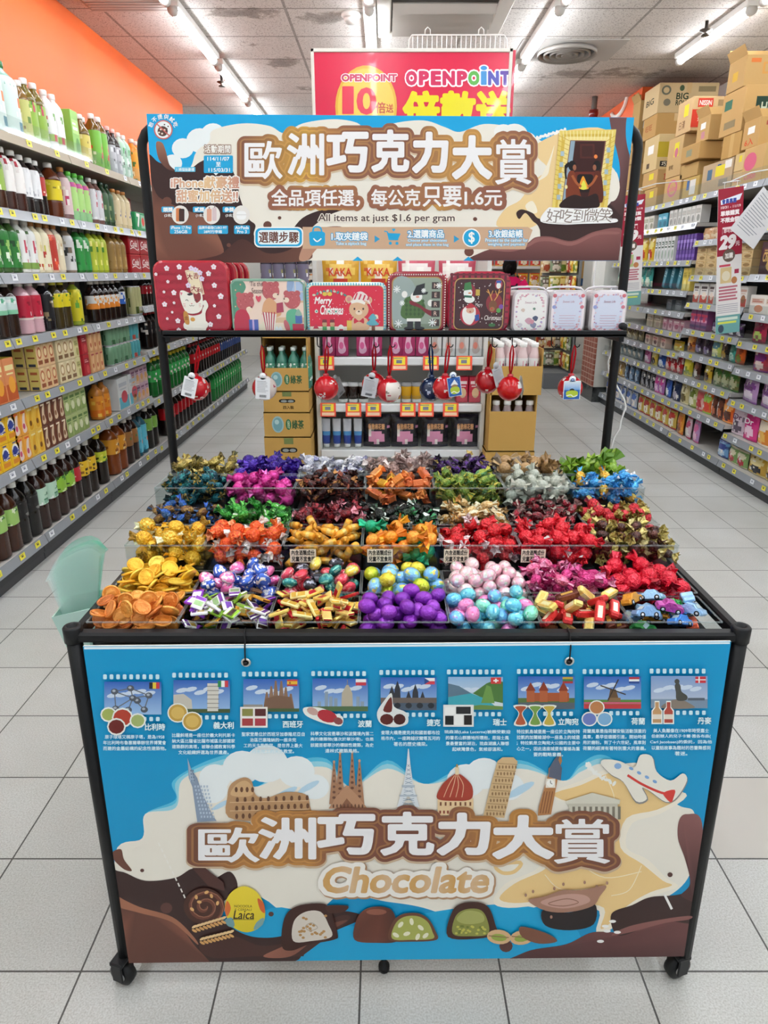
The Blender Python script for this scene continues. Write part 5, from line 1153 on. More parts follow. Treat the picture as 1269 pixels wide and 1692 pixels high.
for k in range(7):
    b = MB(); n = 8; gr = k >= 4
    V = []
    for j in range(7):
        for i in range(n+1):
            u = i/n; v = j/6
            px_ = (1-v)*((1-u)*112+u*160)+v*((1-u)*(70+k*3)+u*(176-abs(k-4)*3)); py_ = (1-v)*((1-u)*1040+u*1030)+v*((1-u)*(940-k*3)+u*(893-k*2))-14*v*math.sin(PI*u)*(k % 3)*.5
            x, y, z = W3(px_, py_, 1.245+.012*k+.012*v*math.sin(u*5+k*.7))
            if v > .8: z -= .03*(v-.8)/.2*abs(2*u-1)**4
            V.append((x, y, z))
    Fs = [(j*(n+1)+i, j*(n+1)+i+1, (j+1)*(n+1)+i+1, (j+1)*(n+1)+i) for j in range(6) for i in range(n)]
    b.add(V, Fs, 'cfe', True); o = b.build('zip_bag', 'baggreen' if gr else 'bag'); o.location = (-.583, 1.15, 0)
    tag(o, 'printed green clear zip bag standing in the mint box' if gr else 'clear milky zip bag standing in the mint box', 'bag', 'green zip bags in the mint box' if gr else 'clear zip bags in the mint box')
# white power cord on the right post
P = [at_y(*p, 1.85) for p in ((985, 430), (980, 470), (990, 500), (1012, 540), (1012, 575), (1004, 598), (1006, 615), (1020, 640), (1032, 662), (1034, 672), (1026, 695), (1024, 708), (1015, 722), (1010, 740), (1006, 760))]
P2 = [Vector(p) for p in P]+[Vector((P[-1][0], 1.83, .84)), Vector((P[-1][0]-.02, 1.815, .826))]
b = MB(); b.tube([Vector(q) for q in [tuple(p) for p in P2]], .0028, 7, 'e6e6e4'); o = b.build('power_cord', 'gloss'); tag(o, 'thin white power cord looping down beside the right rear post', 'cord')
# ---------------------------------------------------------------- chocolates in clear bins
def crumple(b0, k, seed):
    q = random.Random(seed); b0.v = [(x*(1+k*(q.random()-.5)), y*(1+k*(q.random()-.5)), z*(1+k*(q.random()-.5))) for x, y, z in b0.v]
def fan(b, T, r0, r1, ln, n, cols, q):
    V = []; Fs = []; cl = []
    for i in range(n):
        a = 2*PI*i/n; V.append((0, r0*math.cos(a), r0*math.sin(a)))
    for i in range(n):
        a = 2*PI*i/n; k = (1.0 if i % 2 else .62)*(.75+.5*q.random()); fl = .55+.45*abs(math.cos(a))
        V.append((ln*(.7+.5*q.random()), r1*k*math.cos(a)*fl, r1*k*math.sin(a)))
    V.append((ln*.55, 0, 0))
    for i in range(n):
        j = (i+1) % n
        Fs += [(i, j, n+j), (i, n+j, n+i)]; c = L(cols[q.randrange(len(cols))]); cl += [c, c]
        if i % 2 == 0: Fs.append((n+i, n+j, 2*n)); cl.append(L(cols[-1]))
    b.add(V, Fs, cl, False, T)
def c_twist(cols, fc=None, seed=0, ln=.016, r=.0095, fl=.013, fr=.011, nm='wrapped_candy', m='foil', flat=1.0):
    q = random.Random(seed); b = MB()
    b.ball(r, 10, 7, cf=lambda a, t: cols[int(a*3/6.283+t) % len(cols)], sc=(ln/r, 1, flat)); crumple(b, .14, seed)
    for s in (0, PI): fan(b, Matrix.Rotation(s, 4, 'Z') @ Matrix.Translation((ln*.8, 0, 0)), r*.42, fr, fl, 10, fc or cols, q)
    return b.build(nm, m)
def c_truffle(cols, fc=None, seed=0, r=.0145, fl=.014, fr=.014, nm='foil_truffle', m='foil'):
    q = random.Random(seed); b = MB()
    b.ball(r, 12, 9, cf=lambda a, t: cols[int(a*2+t*3) % len(cols)], sc=(1.08, .98, .98)); crumple(b, .1, seed)
    for s, tilt in ((0, .5), (PI, -.5)): fan(b, Matrix.Rotation(s, 4, 'Z') @ Matrix.Rotation(-.35, 4, 'Y') @ Matrix.Translation((r*.85, 0, 0)), r*.4, fr, fl, 10, fc or cols, q)
    return b.build(nm, m)
def c_egg(cols, seed=0, r=.0128, nm='foil_egg', m='foils'):
    q = random.Random(seed); b = MB(); ph = q.random()*6
    def cf(a, t):
        s = math.sin(a*2+t*5+ph)+.8*math.sin(a*3-t*4+ph*2)
        return cols[0] if s < .75 or len(cols) == 1 else cols[1+int((s*7+a) % (len(cols)-1))]
    b.ball(r, 16, 12, cf=cf, sc=(1.22, 1, 1)); return b.build(nm, m)
def c_coin(col, seed=0):
    b = MB(); R = .0165
    b.lathe([(R*.96, 0), (R, .0008), (R, .0034), (R*.95, .0042), (R*.86, .0042), (R*.83, .0036), (R*.5, .0037), (R*.42, .0042), (R*.2, .0043)], 24, col)
    for k in range(10): b.box(-.0012, R*.6, .0036, .0012, R*.75, .0042, col, T=Matrix.Rotation(k*.628, 4, 'Z'))
    b.v = [(x, y, z-.002) for x, y, z in b.v]
    return b.build('chocolate_coin', 'foils')
def c_square(cols, seed=0, sx=.03, sy=.021, sz=.006, nm='wrapped_chocolate_square', m='foils'):
    b = MB(); b.box(-sx/2, -sy/2, -sz/2, sx/2, sy/2, sz/2, cols[0], .0016, cols={0: cols[-1], 1: cols[-1]})
    if len(cols) > 2:
        for z in (-1, 1): b.box(-sx*.28, -sy*.38, z*sz/2-.0002, sx*.1, sy*.38, z*sz/2+.0002, cols[1]); b.box(sx*.18, -sy*.45, z*sz/2-.0002, sx*.42, sy*.45, z*sz/2+.0002, cols[2])
    return b.build(nm, m)
def c_bar(cols, seed=0):
    b = MB(); b.box(-.019, -.0085, -.006, .019, .0085, .006, cols[0], .002)
    b.box(-.013, -.0087, -.0045, .013, .0087, .0045, cols[1] if len(cols) > 1 else cols[0], .0005); b.box(-.011, -.004, .0058, .011, .004, .0062, cols[-1])
    for s in (-1, 1): b.box(s*.0185, -.007, -.004, s*.0215, .007, .004, cols[0], .001)
    return b.build('foil_chocolate_bar', 'foils')
def c_heart(cols, seed=0):
    q = random.Random(seed); b = MB(); sp = [(q.random()*6.28, q.random()*2.6+.2) for k in range(26)]
    def cf(a, t):
        for (sa, st) in sp:
            if abs(math.sin((a-sa)/2))*math.sin(t) < .11 and abs(t-st) < .17: return cols[1]
        return cols[0]
    b.ball(.0155, 20, 14, cf=cf, sc=(1, .92, .62))
    b.v = [(x, y*(1-.28*x/.0155)-(.003 if x < -.009 and abs(y) < .004 else 0), z) for x, y, z in b.v]
    return b.build('foil_heart', 'foils')
def c_bottle(seed=0):
    b = MB(); b.lathe([(.0065, -.019), (.0078, -.018), (.0078, .004), (.0068, .008), (.0034, .012), (.0032, .019), (.0038, .0195), (.0038, .0225), (.002, .0235)], 14, 'c98a2a', T=Matrix.Rotation(PI/2, 4, 'Y'), cf=lambda u, z, j: 'e9dcc0' if -.006 < z < 0 and False else ('b5781f' if z > .014 else 'd1962f'))
    b.lathe([(.0081, -.011), (.0081, -.003)], 14, 'c9a85a', T=Matrix.Rotation(PI/2, 4, 'Y'), cap0=False, cap1=False)
    return b.build('foil_liqueur_bottle', 'foils')
def c_car(col, seed=0):
    b = MB(); P = [(-.024, .004), (-.022, .010), (-.013, .012), (-.008, .0185), (.006, .0185), (.012, .012), (.022, .0105), (.025, .004), (.022, 0), (-.022, 0)]
    n = len(P); V = []
    for y, k in ((-.0105, .9), (-.0085, 1), (.0085, 1), (.0105, .9)): V += [(x*k, y, .009+(z-.009)*k) for x, z in P]
    Fs = [tuple(range(n-1, -1, -1)), tuple(3*n+i for i in range(n))]
    for j in range(3): Fs += [(j*n+i, j*n+(i+1) % n, (j+1)*n+(i+1) % n, (j+1)*n+i) for i in range(n)]
    b.add(V, Fs, col)
    for x in (-.0135, .0135):
        for s in (-1, 1):
            T = Matrix.Translation((x, s*.0098, .003)) @ Matrix.Rotation(PI/2, 4, 'X')
            b.lathe([(.005, -.0012), (.005, .0012)], 12, '23262b', T=T); b.lathe([(.0025, -.0015), (.0025, .0015)], 10, 'c9ccd2', T=T)
    for s in (-1, 1): b.add([(-.0075, s*.0098, .0125), (.0055, s*.0098, .0125), (.003, s*.0092, .0168), (-.006, s*.0092, .0168)], [(0, 1, 2, 3)], 'bcd3e4')
    b.add([(.0125, -.007, .0125), (.0125, .007, .0125), (.0072, .006, .0182), (.0072, -.006, .0182)], [(0, 1, 2, 3)], 'bcd3e4')
    b.v = [(x, y, z-.008) for x, y, z in b.v]
    return b.build('foil_car_chocolate', 'foils')
def c_block(cols, seed=0):
    q = random.Random(seed); b = MB(); b.box(-.013, -.009, -.008, .013, .009, .008, cols[0], .002)
    for s in (-1, 1):
        for i in range(6):
            for j in range(4): b.add([(-.012+i*.004, -.0075+j*.004, s*.0081), (-.010+i*.004, -.0075+j*.004, s*.0081), (-.010+i*.004, -.0055+j*.004, s*.0081), (-.012+i*.004, -.0055+j*.004, s*.0081)], [(0, 1, 2, 3)], cols[1])
    for s in (0, PI): fan(b, Matrix.Rotation(s, 4, 'Z') @ Matrix.Translation((.012, 0, 0)), .006, .012, .012, 8, cols[2:], q)
    return b.build('checked_caramel_block', 'foils')

def TW(label, sets, **kw): return ('wrapped candy', label, [lambda s=s, i=i, kw=kw: c_twist(s[0], s[1] if len(s) > 1 else None, i+1, **kw) for i, s in enumerate(sets)], kw.get('re', .0155))
def tw(label, *sets, re=.0155, **kw): return (label, 'candy', [lambda s=s, i=i: c_twist(s[0], s[1] if len(s) > 1 else None, i*7+3, **kw) for i, s in enumerate(sets)], re, False)
def tr(label, *sets, re=.0175, **kw): return (label, 'candy', [lambda s=s, i=i: c_truffle(s[0], s[1] if len(s) > 1 else None, i*5+2, **kw) for i, s in enumerate(sets)], re, False)
BINS = {
 (0, 0): ('copper coloured foil chocolate coin', 'chocolate coin', [lambda c=c: c_coin(c) for c in ('c67a35', 'd08a3e', 'b5652c', 'd99a4a')], .0105, 'flat'),
 (0, 1): ('flat wrapped chocolate square in white, purple, brown or green', 'chocolate', [lambda c=c: c_square(c) for c in (('e9e4da', '8fae7a', '7a3fa0'), ('ece8e0', 'b9a04a', '5f2d80'), ('3a201c', 'b5893a', '6a4a32'), ('7a2fa8', 'e6dff0', '3a2050'), ('c9922f', 'f0d890', '6a3a1a'), ('7fae2f', '2a1a18', 'e6e6da'), ('efece6', '6a3fa0', '2c1a18'))], .0105, 'flat'),
 (0, 2): ('flat gold and red foil chocolate bar', 'chocolate', [lambda c=c: c_square(c, sx=.036, sy=.017) for c in (('d6b65a', 'b01c2a', 'e0c878'), ('b31d2b', 'd6b65a', '9a1a26'), ('dcc074', 'dcc074', 'b82230'), ('e0cc8a', 'c9a23f', 'c9a23f'))], .0105, 'flat'),
 (0, 3): ('shiny purple foil chocolate egg', 'chocolate egg', [lambda c=c: c_egg(c, 1, r=.0135) for c in (('7b2aa0',), ('6f2496',), ('8434a8',))], .0145, False),
 (0, 4): ('small blue, mint or pink patterned foil egg', 'chocolate egg', [lambda c=c, i=i: c_egg(c, i) for i, c in enumerate((('5fb4d0', '8fd6e4', '3f8fc0'), ('7fcdb0', 'b5e6cf', '5fae8a'), ('d67fae', 'e9b4d0', 'c05a90'), ('6fb0dc', 'a8d6ee', '9a86c8'), ('66b8c8', '9fe0d8', '4a98b8')))], .0138, False),
 (0, 5): ('gold, red or brown foil wrapped finger bar', 'chocolate bar', [lambda c=c: c_bar(c) for c in (('cdb25c', 'e3cf86', 'e9dba0'), ('b52a2a', 'c9302e', 'e6d0b0'), ('5a2a1c', '6f3a26', 'c9a24a'), ('d9c474', 'efe3ac', 'cdb25c'))], .0125, 'flat'),
 (0, 6): ('foil wrapped chocolate car in bright colours', 'chocolate car', [lambda c=c: c_car(c) for c in ('2a6cc8', '8fb4d6', '2f8a3f', 'dca02f', 'a03a8a', '3f7fd0', 'c98a2a', '7aa0cc', 'cc5a3a')], .0165, 'flat'),
 (1, 0): ('bright gold foil chocolate coin', 'chocolate coin', [lambda c=c: c_coin(c) for c in ('e0b030', 'e6bc48', 'd6a028')], .0105, 'flat'),
 (1, 1): ('pink or blue dotted foil heart', 'chocolate heart', [lambda c=c, i=i: c_heart(c, i) for i, c in enumerate((('d6639c', 'eec0d8'), ('2f4ea6', 'dbe2f2'), ('db74a6', 'f0c8dc'), ('3a5cb0', 'e2e8f4')))], .0125, 'flat'),
 (1, 2): ('red, teal, yellow or black patterned foil heart', 'chocolate heart', [lambda c=c, i=i: c_heart(c, i) for i, c in enumerate((('cf3f50', 'e07a80'), ('1f6f70', '6fae9f'), ('2a2a32', '9a9aa8'), ('d9c050', 'efe0a0'), ('d0455a', 'f0a8a8'), ('23262e', '6fae9f')))], .0125, 'flat'),
 (1, 3): ('blue or lime foil chocolate egg printed like a globe', 'chocolate egg', [lambda c=c, i=i: c_egg(c, i, r=.0145) for i, c in enumerate((('6fa8d8', 'c9b45a', '8fbf6a'), ('b0bc2a', 'c9cf4a', '9aa82a'), ('7ab0dc', 'd0b860', '9fc07a'), ('cfc23a', 'dcd05a', 'b8aa2a')))], .0152, False),
 (1, 4): ('pale pink patterned foil chocolate egg', 'chocolate egg', [lambda c=c, i=i: c_egg(c, i+4, r=.0135) for i, c in enumerate((('dfb4bc', 'e9dcd6', '9fae9a'), ('d9aab6', 'ecdfda', 'b8c0b0'), ('e2bec0', 'd09aa8', 'cfd0c4')))], .0142, False),
 (1, 5): tw('magenta and pink foil twist candy', (('b02468', 'c23a7c'), ('c04a88', '8f1a50', 'd88ab0')), (('c9557f', 'd87a9a'), ('a01c5a', 'd890b0')), re=.0165, r=.011, fr=.013),
 (1, 6): tr('large matte crimson wrapped truffle', (('c8102e', 'b80f2a'), ('d01834', 'a00c22')), (('d01c36', 'c0122e'), ('c8102e', 'e03a50')), re=.019, r=.0165, fr=.016, fl=.018),
 (2, 0): tr('shiny gold foil wrapped truffle', (('d9a520', 'c4901a'), ('e0b83a', '8a6a1a')), (('e0b030', 'c99a20'), ('d8a828', '5a4618')), (('cf9a1c', 'e6c050'), ('e8d8b0', 'c9951c')), re=.0185, r=.0165),
 (2, 1): tr('orange foil wrapped truffle', (('e0561a', 'd0481a'), ('ea7030', 'e8d8d0')), (('e8652a', 'c8421a'), ('d8501c', 'f09060')), re=.018, r=.0155),
 (2, 2): ('little gold foil liqueur bottle', 'chocolate bottle', [lambda: c_bottle()], .0125, 'flat'),
 (2, 3): tr('orange or emerald foil twist with satin sheen', (('d8861a', 'c8741a'), ('e09a2a', 'c87018')), (('12966a', '0f8860'), ('1aa878', '0e7a58')), (('cf7a22', 'e09030'), ('d8a02a', 'c06a1a')), re=.018, r=.0145, fr=.016, fl=.018, m='foils'),
 (2, 4): tr('bright red foil truffle with silver lined ends', (('c8141f', 'b0101a'), ('d02028', 'd9c4c4')), (('d01c26', 'a80e18'), ('c01620', '8a0c14')), re=.0175),
 (2, 5): tr('red foil truffle with white paper strip', (('cc1a2a', 'b81422'), ('e6dada', 'c01624')), (('d42434', 'c01624'), ('c8182a', 'b01220')), re=.0175),
 (2, 6): tw('dark brown twist candy with pale gold ends', (('3a1a14', '4c241a'), ('cfc07a', 'b8a85a', '8f8040')), (('44201a', '2f1410'), ('d8cc90', 'a89a52')), re=.016, r=.0105, fr=.015),
 (3, 0): tw('dark blue and bronze foil twist candy', (('1d4f9a', '17406a'), ('2a5ab0', '4a3a22')), (('6a4a2a', '8a6a30'), ('2a4a70', '3a2a1c')), re=.016),
 (3, 1): tw('grass green foil twist candy', (('2f8a2f', '4aa03a'), ('5aa84a', 'cfe0c8', '2a6a2a')), (('3a9a38', '226a26'), ('7abf6a', '2a7a2c')), re=.016),
 (3, 2): tw('maroon and pink foil twist candy', (('5a121a', '7a1a24'), ('3a0c10', 'd08a98')), (('8a2430', '4a0e16'), ('2f0a0e', '6a161e')), re=.016),
 (3, 3): tw('black and dark green foil twist candy', (('0e1210', '141a16'), ('1a3a24', '0c100e', 'cfd8d0')), (('123a22', '0e2a18'), ('0e1410', '2f7a4a')), re=.016),
 (3, 4): tw('cream and amber twist candy', (('c9a46a', 'd8bc8a'), ('e3d4b4', 'b88a4a')), (('b58a4a', 'e0d0b0'), ('d9c8a4', '8a6a3a')), re=.016),
 (3, 5): tw('grey and wine red twist candy', (('6a4a48', '8a1a2a'), ('9a8a80', '5a3a38')), (('7a1a26', '4a1018'), ('a89a90', '6a1a22')), re=.016),
 (3, 6): tr('cherry red foil truffle with olive gold ends', (('c0202c', 'a81824'), ('b8a85a', '8a7a3a')), (('c82a34', '9a1420'), ('cabb70', 'a03040')), re=.017, r=.0135),
 (4, 0): tw('dark teal foil twist candy', (('0f4a52', '16606a'), ('1a5a5a', '0c3038', '8a7a3a')), (('0c3a48', '1a6a6a'), ('145058', '0e2a30')), re=.0165, r=.011),
 (4, 1): tr('hot pink foil truffle', (('b02478', 'c0328a'), ('c8489a', '8a1a5e')), (('a81e70', 'c43c92'), ('d060a8', 'a02070')), re=.018, r=.015, m='foils'),
 (4, 2): tw('dark brown and copper foil twist candy', (('2a1412', '3a1a16'), ('5a2a1c', '1c0e0c', 'c08a50')), (('4a1a16', '241010'), ('7a3a26', '2a1412')), re=.016),
 (4, 3): ('orange checked caramel block in twisted wrapper', 'candy', [lambda c=c: c_block(c) for c in (('d8823a', 'e8c8a0', 'd07030', 'c86a34', 'dc9050'), ('c86a3a', 'a02a24', 'd88050', 'c06030'), ('d9a52f', '6a3a1a', 'd07a3a', 'c8682c'))], .016, 'flat'),
 (4, 4): tw('olive green and gold foil twist candy', (('5a7a2a', '7a8a34'), ('c8b850', '8a9a3a', '4a6a2a')), (('8a9a3a', '5a8a5a'), ('b8b048', '3a5a24')), re=.016, r=.0105),
 (4, 5): tr('pale grey green paper wrapped praline', (('b8bcae', 'a8aca0'), ('c8cabc', 'b0b4a6')), (('c0c2b4', 'aeb2a4'), ('d0d0c2', '9a9e90')), re=.0165, r=.013, fr=.015, m='film'),
 (4, 6): tw('sky blue or gold foil twist candy', (('2a8ac8', '4aa8dc'), ('6ac0e8', '2070b0')), (('d09a2a', 'e0b850'), ('c88a22', '4aa0d8')), (('3a96d0', '2a7ab8'), ('e0e6e8', '3a90cc')), re=.0165, r=.011),
 (5, 0): tw('dull gold and olive foil twist candy', (('8a7a3a', 'a8944a'), ('b8a65a', '6a5c2c')), (('a08a40', '6a5a28'), ('c8b870', '3a3a1c')), re=.016),
 (5, 1): tr('royal purple foil truffle', (('3a1a8a', '2f1478'), ('4a2aa0', '24106a')), (('32168a', '4826a0'), ('5a3ab0', '2a1280')), re=.0175),
 (5, 2): tw('silver foil twist candy', (('c0c2ca', 'a8aab4'), ('d8dae0', '9a9ca8', '8a8cb0')), (('b0b2bc', 'cfd0d8'), ('e0e2e8', '8a8c98')), re=.016),
 (5, 3): tr('taupe and clear film wrapped truffle', (('8a7470', '9a8480'), ('c8bcb8', '7a6460')), (('9a7e76', '7a625c'), ('d8ccc8', '9a8680')), re=.0175, fr=.017, fl=.02),
 (5, 4): tw('blackcurrant purple and gold foil twist candy', (('2a1440', '3a1a58'), ('1a0e28', 'b8a05a')), (('4a2470', '241238'), ('6a4a80', '18101f')), re=.016),
 (5, 5): tr('kraft paper wrapped truffle with upright twist', (('b08a5a', 'a07c50'), ('c09a6a', '8a6a42')), (('ba9464', 'a88458'), ('7a6a5a', 'c8a878')), re=.0175, fr=.017, fl=.02, m='film'),
 (5, 6): tr('leaf green wrapped truffle with leafy ends', (('7aa02a', '8ab034'), ('98ba40', '5a8420')), (('86aa30', '6a9426'), ('a8c450', '7a9e2c')), re=.0185, fr=.022, fl=.026, m='film'),
}
RIM = (.836, .842, .896, .902, .952, .955)
FLO = (.800, .806, .846, .872, .905, .925)
TOP = (.860, .872, .920, .930, .972, .982)
RNAME = ('front', 'second', 'third', 'fourth', 'fifth', 'rearmost')
CNAME = ('far left', 'left', 'centre left', 'middle', 'centre right', 'right', 'far right')
for (r, c), (label, cat, mk, re, mode) in BINS.items():
    x0 = -.523+.16*c; x1 = x0+.1575; y0 = 1.077+.105*r; y1 = y0+.1025
    b = MB(); h = RIM[r]-.766; th = .0016; w = x1-x0; d = y1-y0
    b.box(0, 0, 0, w, th, h, 'fff'); b.box(0, d-th, 0, w, d, h, 'fff'); b.box(0, th, 0, th, d-th, h, 'fff'); b.box(w-th, th, 0, w, d-th, h, 'fff'); b.box(th, th, 0, w-th, d-th, th, 'fff')
    bn = b.build('acrylic_bin', 'acrylic', loc=(x0, y0, .766)); tag(bn, f'clear acrylic bin heaped with {label}s', 'bin', None)
    fz = FLO[r]
    b = MB(); e = .0012
    for q in ((0, -e, w, th), (0, d-th, w, d), (-e/2, 0, th, d), (w-th, 0, w+e/2, d)): b.box(q[0], q[1], h-.001, q[2], q[3], h+.0012, 'fff')
    b.build('rim_highlight', 'edge', bn)  # added pale strips that paint the bright highlight along the rim
    b = MB(); b.box(th*2, th*2, th+.0002, w-th*2, d-th*2, fz-.766, '1b1a1c', .002); b.build('bin_insert', 'matte', bn)
    if r == 2 and c in (2, 3, 4, 5):
        px = (480, 607, 733, 860)[c-2]; yl = 907
        P = [at_y(px, yl+22, y0), at_y(px+42, yl, y0)]
        a = Art(lambda u, v, hh, o=(x0, y0): (u-o[0], -.0012-hh, v-.766)); a.rect(P[0][0], P[0][2], P[1][0], P[1][2], 'e6d9c4')
        hh = P[1][2]-P[0][2]; ww = P[1][0]-P[0][0]
        a.txt('內含酒類成份', P[0][0]+ww*.06, P[0][2]+hh*.54, P[1][0]-ww*.06, P[1][2]-hh*.08, '2a2422', .03, res=1); a.txt('兒童不宜食用', P[0][0]+ww*.06, P[0][2]+hh*.08, P[1][0]-ww*.06, P[0][2]+hh*.46, '2a2422', .03, res=1)
        lb = a.build('warning_label', 'matte', bn); lb['label'] = 'cream paper warning label with black lettering'
    q = random.Random(r*31+c*7+1); protos = [f() for f in mk]; used = [False]*len(protos)
    pts = []; tz = TOP[r]; ov = .02 if c in (0, 6) and r in (1, 2, 3) else .0
    xa, xb = x0+re+.002, x1-re-.002; ya, yb = y0+re+.001, y1-re-.001
    n = 0; fails = 0
    flat = mode == 'flat'
    hr = re*1.22 if flat else re*.93           # horizontal half spacing of flat pieces
    xa, xb, ya, yb = x0+hr*.9, x1-hr*.9, y0+hr*.9, y1-hr*.9
    while fails < 30 and n < 80:
        best = None
        for k in range(14):
            x = q.uniform(xa, xb); y = q.uniform(ya, yb); z = fz+re*.8
            for (u, v, s) in pts:
                dd = ((x-u)**2+(y-v)**2)/(4*hr*hr)
                if dd < 1: z = max(z, s+2*re*math.sqrt(1-dd)*.8)
            if best is None or z < best[2]: best = (x, y, z)
        cx = abs(best[0]-(x0+x1)/2)/(w/2)
        if best[2] > tz-re*.35-.006*cx*cx: fails += 1; continue
        pts.append(best); n += 1
    g = f'{label}s in the {CNAME[c]} bin of the {RNAME[r]} row'
    lab = f'{label} heaped in the {RNAME[r]} row'
    for i, (x, y, z) in enumerate(pts):
        k = q.randrange(len(protos)); o = protos[k]
        if mode == 'flat': rot = (q.gauss(0, .42), q.gauss(0, .42), q.uniform(0, 6.28))
        else: rot = (q.uniform(0, 6.28), q.uniform(-.7, .7), q.uniform(0, 6.28))
        if r == 0 and c == 0 and i % 3 == 0: rot = (q.uniform(.9, 1.5), q.gauss(0, .3), q.uniform(-.6, .6))
        if used[k]: o = copy_tree(o, (x, y, z), rot)
        else: used[k] = True; o.location = (x, y, z); o.rotation_euler = rot
        tag(o, lab, cat, g)
    for k, o in enumerate(protos):
        if not used[k]: bpy.data.objects.remove(o)
# ---------------------------------------------------------------- shelving
SHG, RAIL, DARK = 'b9b5ae', '8f9297', '35363a'
PRICE = {}
def price_tag(col, parent, loc, rz, w=.05, h=.035):
    k = (col, w, h)
    if k not in PRICE:
        b = MB(); b.box(-w/2, -.0009, -h/2, w/2, 0, h/2, {'y': 'e9dd45', 'w': 'e4e6ea', 'r': 'e8553f'}[col])
        ink = '5a5420' if col == 'y' else '77798a'
        if col == 'r': b.box(-w*.36, -.0013, -h*.12, w*.36, -.0009, h*.42, 'ecd93f'); b.box(-w*.4, -.0013, -h*.42, w*.4, -.0009, -h*.2, 'f2c9a8')
        b.box(-w*.2, -.0016, -h*.02, w*.16, -.0013, h*.22, ink); b.box(-w*.4, -.0016, h*.3, w*.2, -.0013, h*.36, ink)
        PRICE[k] = b.build('price_tag', 'print')
        o = PRICE[k]
    else:
        o = PRICE[k].copy(); COL.objects.link(o)
    o.parent = parent; o.location = loc; o.rotation_euler = (-.12, 0, rz); KIDS.setdefault(parent.name, []).append(o)
    return o
def bay(side, Y0, Y1, zs, label, tags, backx, lipx, lip_clear=(), top_tags=True, deep=None, seed=0):
    s = 1 if side == 'L' else -1                          # direction towards the aisle
    t = thing('shelving_bay', label, 'shelving', (backx, Y0, 0)); W = Y1-Y0; D = abs(lipx-backx); q = random.Random(seed)
    b = MB(); b.box(-.012*s, 0, .02, .012*s, W, zs[-1]+.02, 'a5a19a' if side == 'L' else '4a4a4e'); b.build('back_panel', 'metal', t)
    for y in (.013, W-.013):
        b = MB(); b.box(.012*s, y-.012, .02, .05*s, y+.012, zs[-1]+.03, '6c6d70', .003); b.build('upright', 'metal', t)
    b = MB(); b.box((D-.045)*s, .002, 0, (D-.03)*s, W-.002, zs[0]-.028, DARK); b.box((D-.03)*s, .002, zs[0]-.10, (D-.026)*s, W-.002, zs[0]-.03, '2d2e31'); b.build('kick_plate', 'metal', t)
    rz = PI/2 if side == 'L' else -PI/2
    for k, z in enumerate(zs):
        top = k == len(zs)-1
        d = D-(deep or {}).get(k, 0)
        b = MB(); b.box(.014*s, .003, z-.03, (d-.012)*s, W-.003, z-.002, SHG if not top else 'a39d92', .002); sh = b.build('shelf', 'metal', t)
        b = MB(); V = []
        for y in (.003, W-.003): V += [(d*s-.012*s, y, z+.002), (d*s+.004*s, y, z-.045), (d*s-.002*s, y, z-.047), (d*s-.016*s, y, z-.002)]
        b.add(V, [(0, 1, 5, 4), (1, 2, 6, 5), (2, 3, 7, 6), (3, 0, 4, 7), (0, 3, 2, 1), (4, 5, 6, 7)], RAIL if not (top and side == 'L') else 'a79c8a'); b.build('price_rail', 'gloss', sh)
        if k in lip_clear:
            b = MB(); b.box(d*s-.016*s, .004, z-.001, d*s-.0145*s, W-.004, z+(.055 if not top else .08), 'fff'); b.build('clear_lip', 'acrylic', sh)
        if (top and not top_tags): continue
        n = tags[k % len(tags)]
        for i in range(n):
            y = W*(i+.5+(q.random()-.5)*.55)/n
            col = 'y' if q.random() < .62 else 'w'
            price_tag(col, sh, (d*s-.0025*s, y, z-.0215), rz, .05 if k > 0 or side == 'L' else .045)
    return t

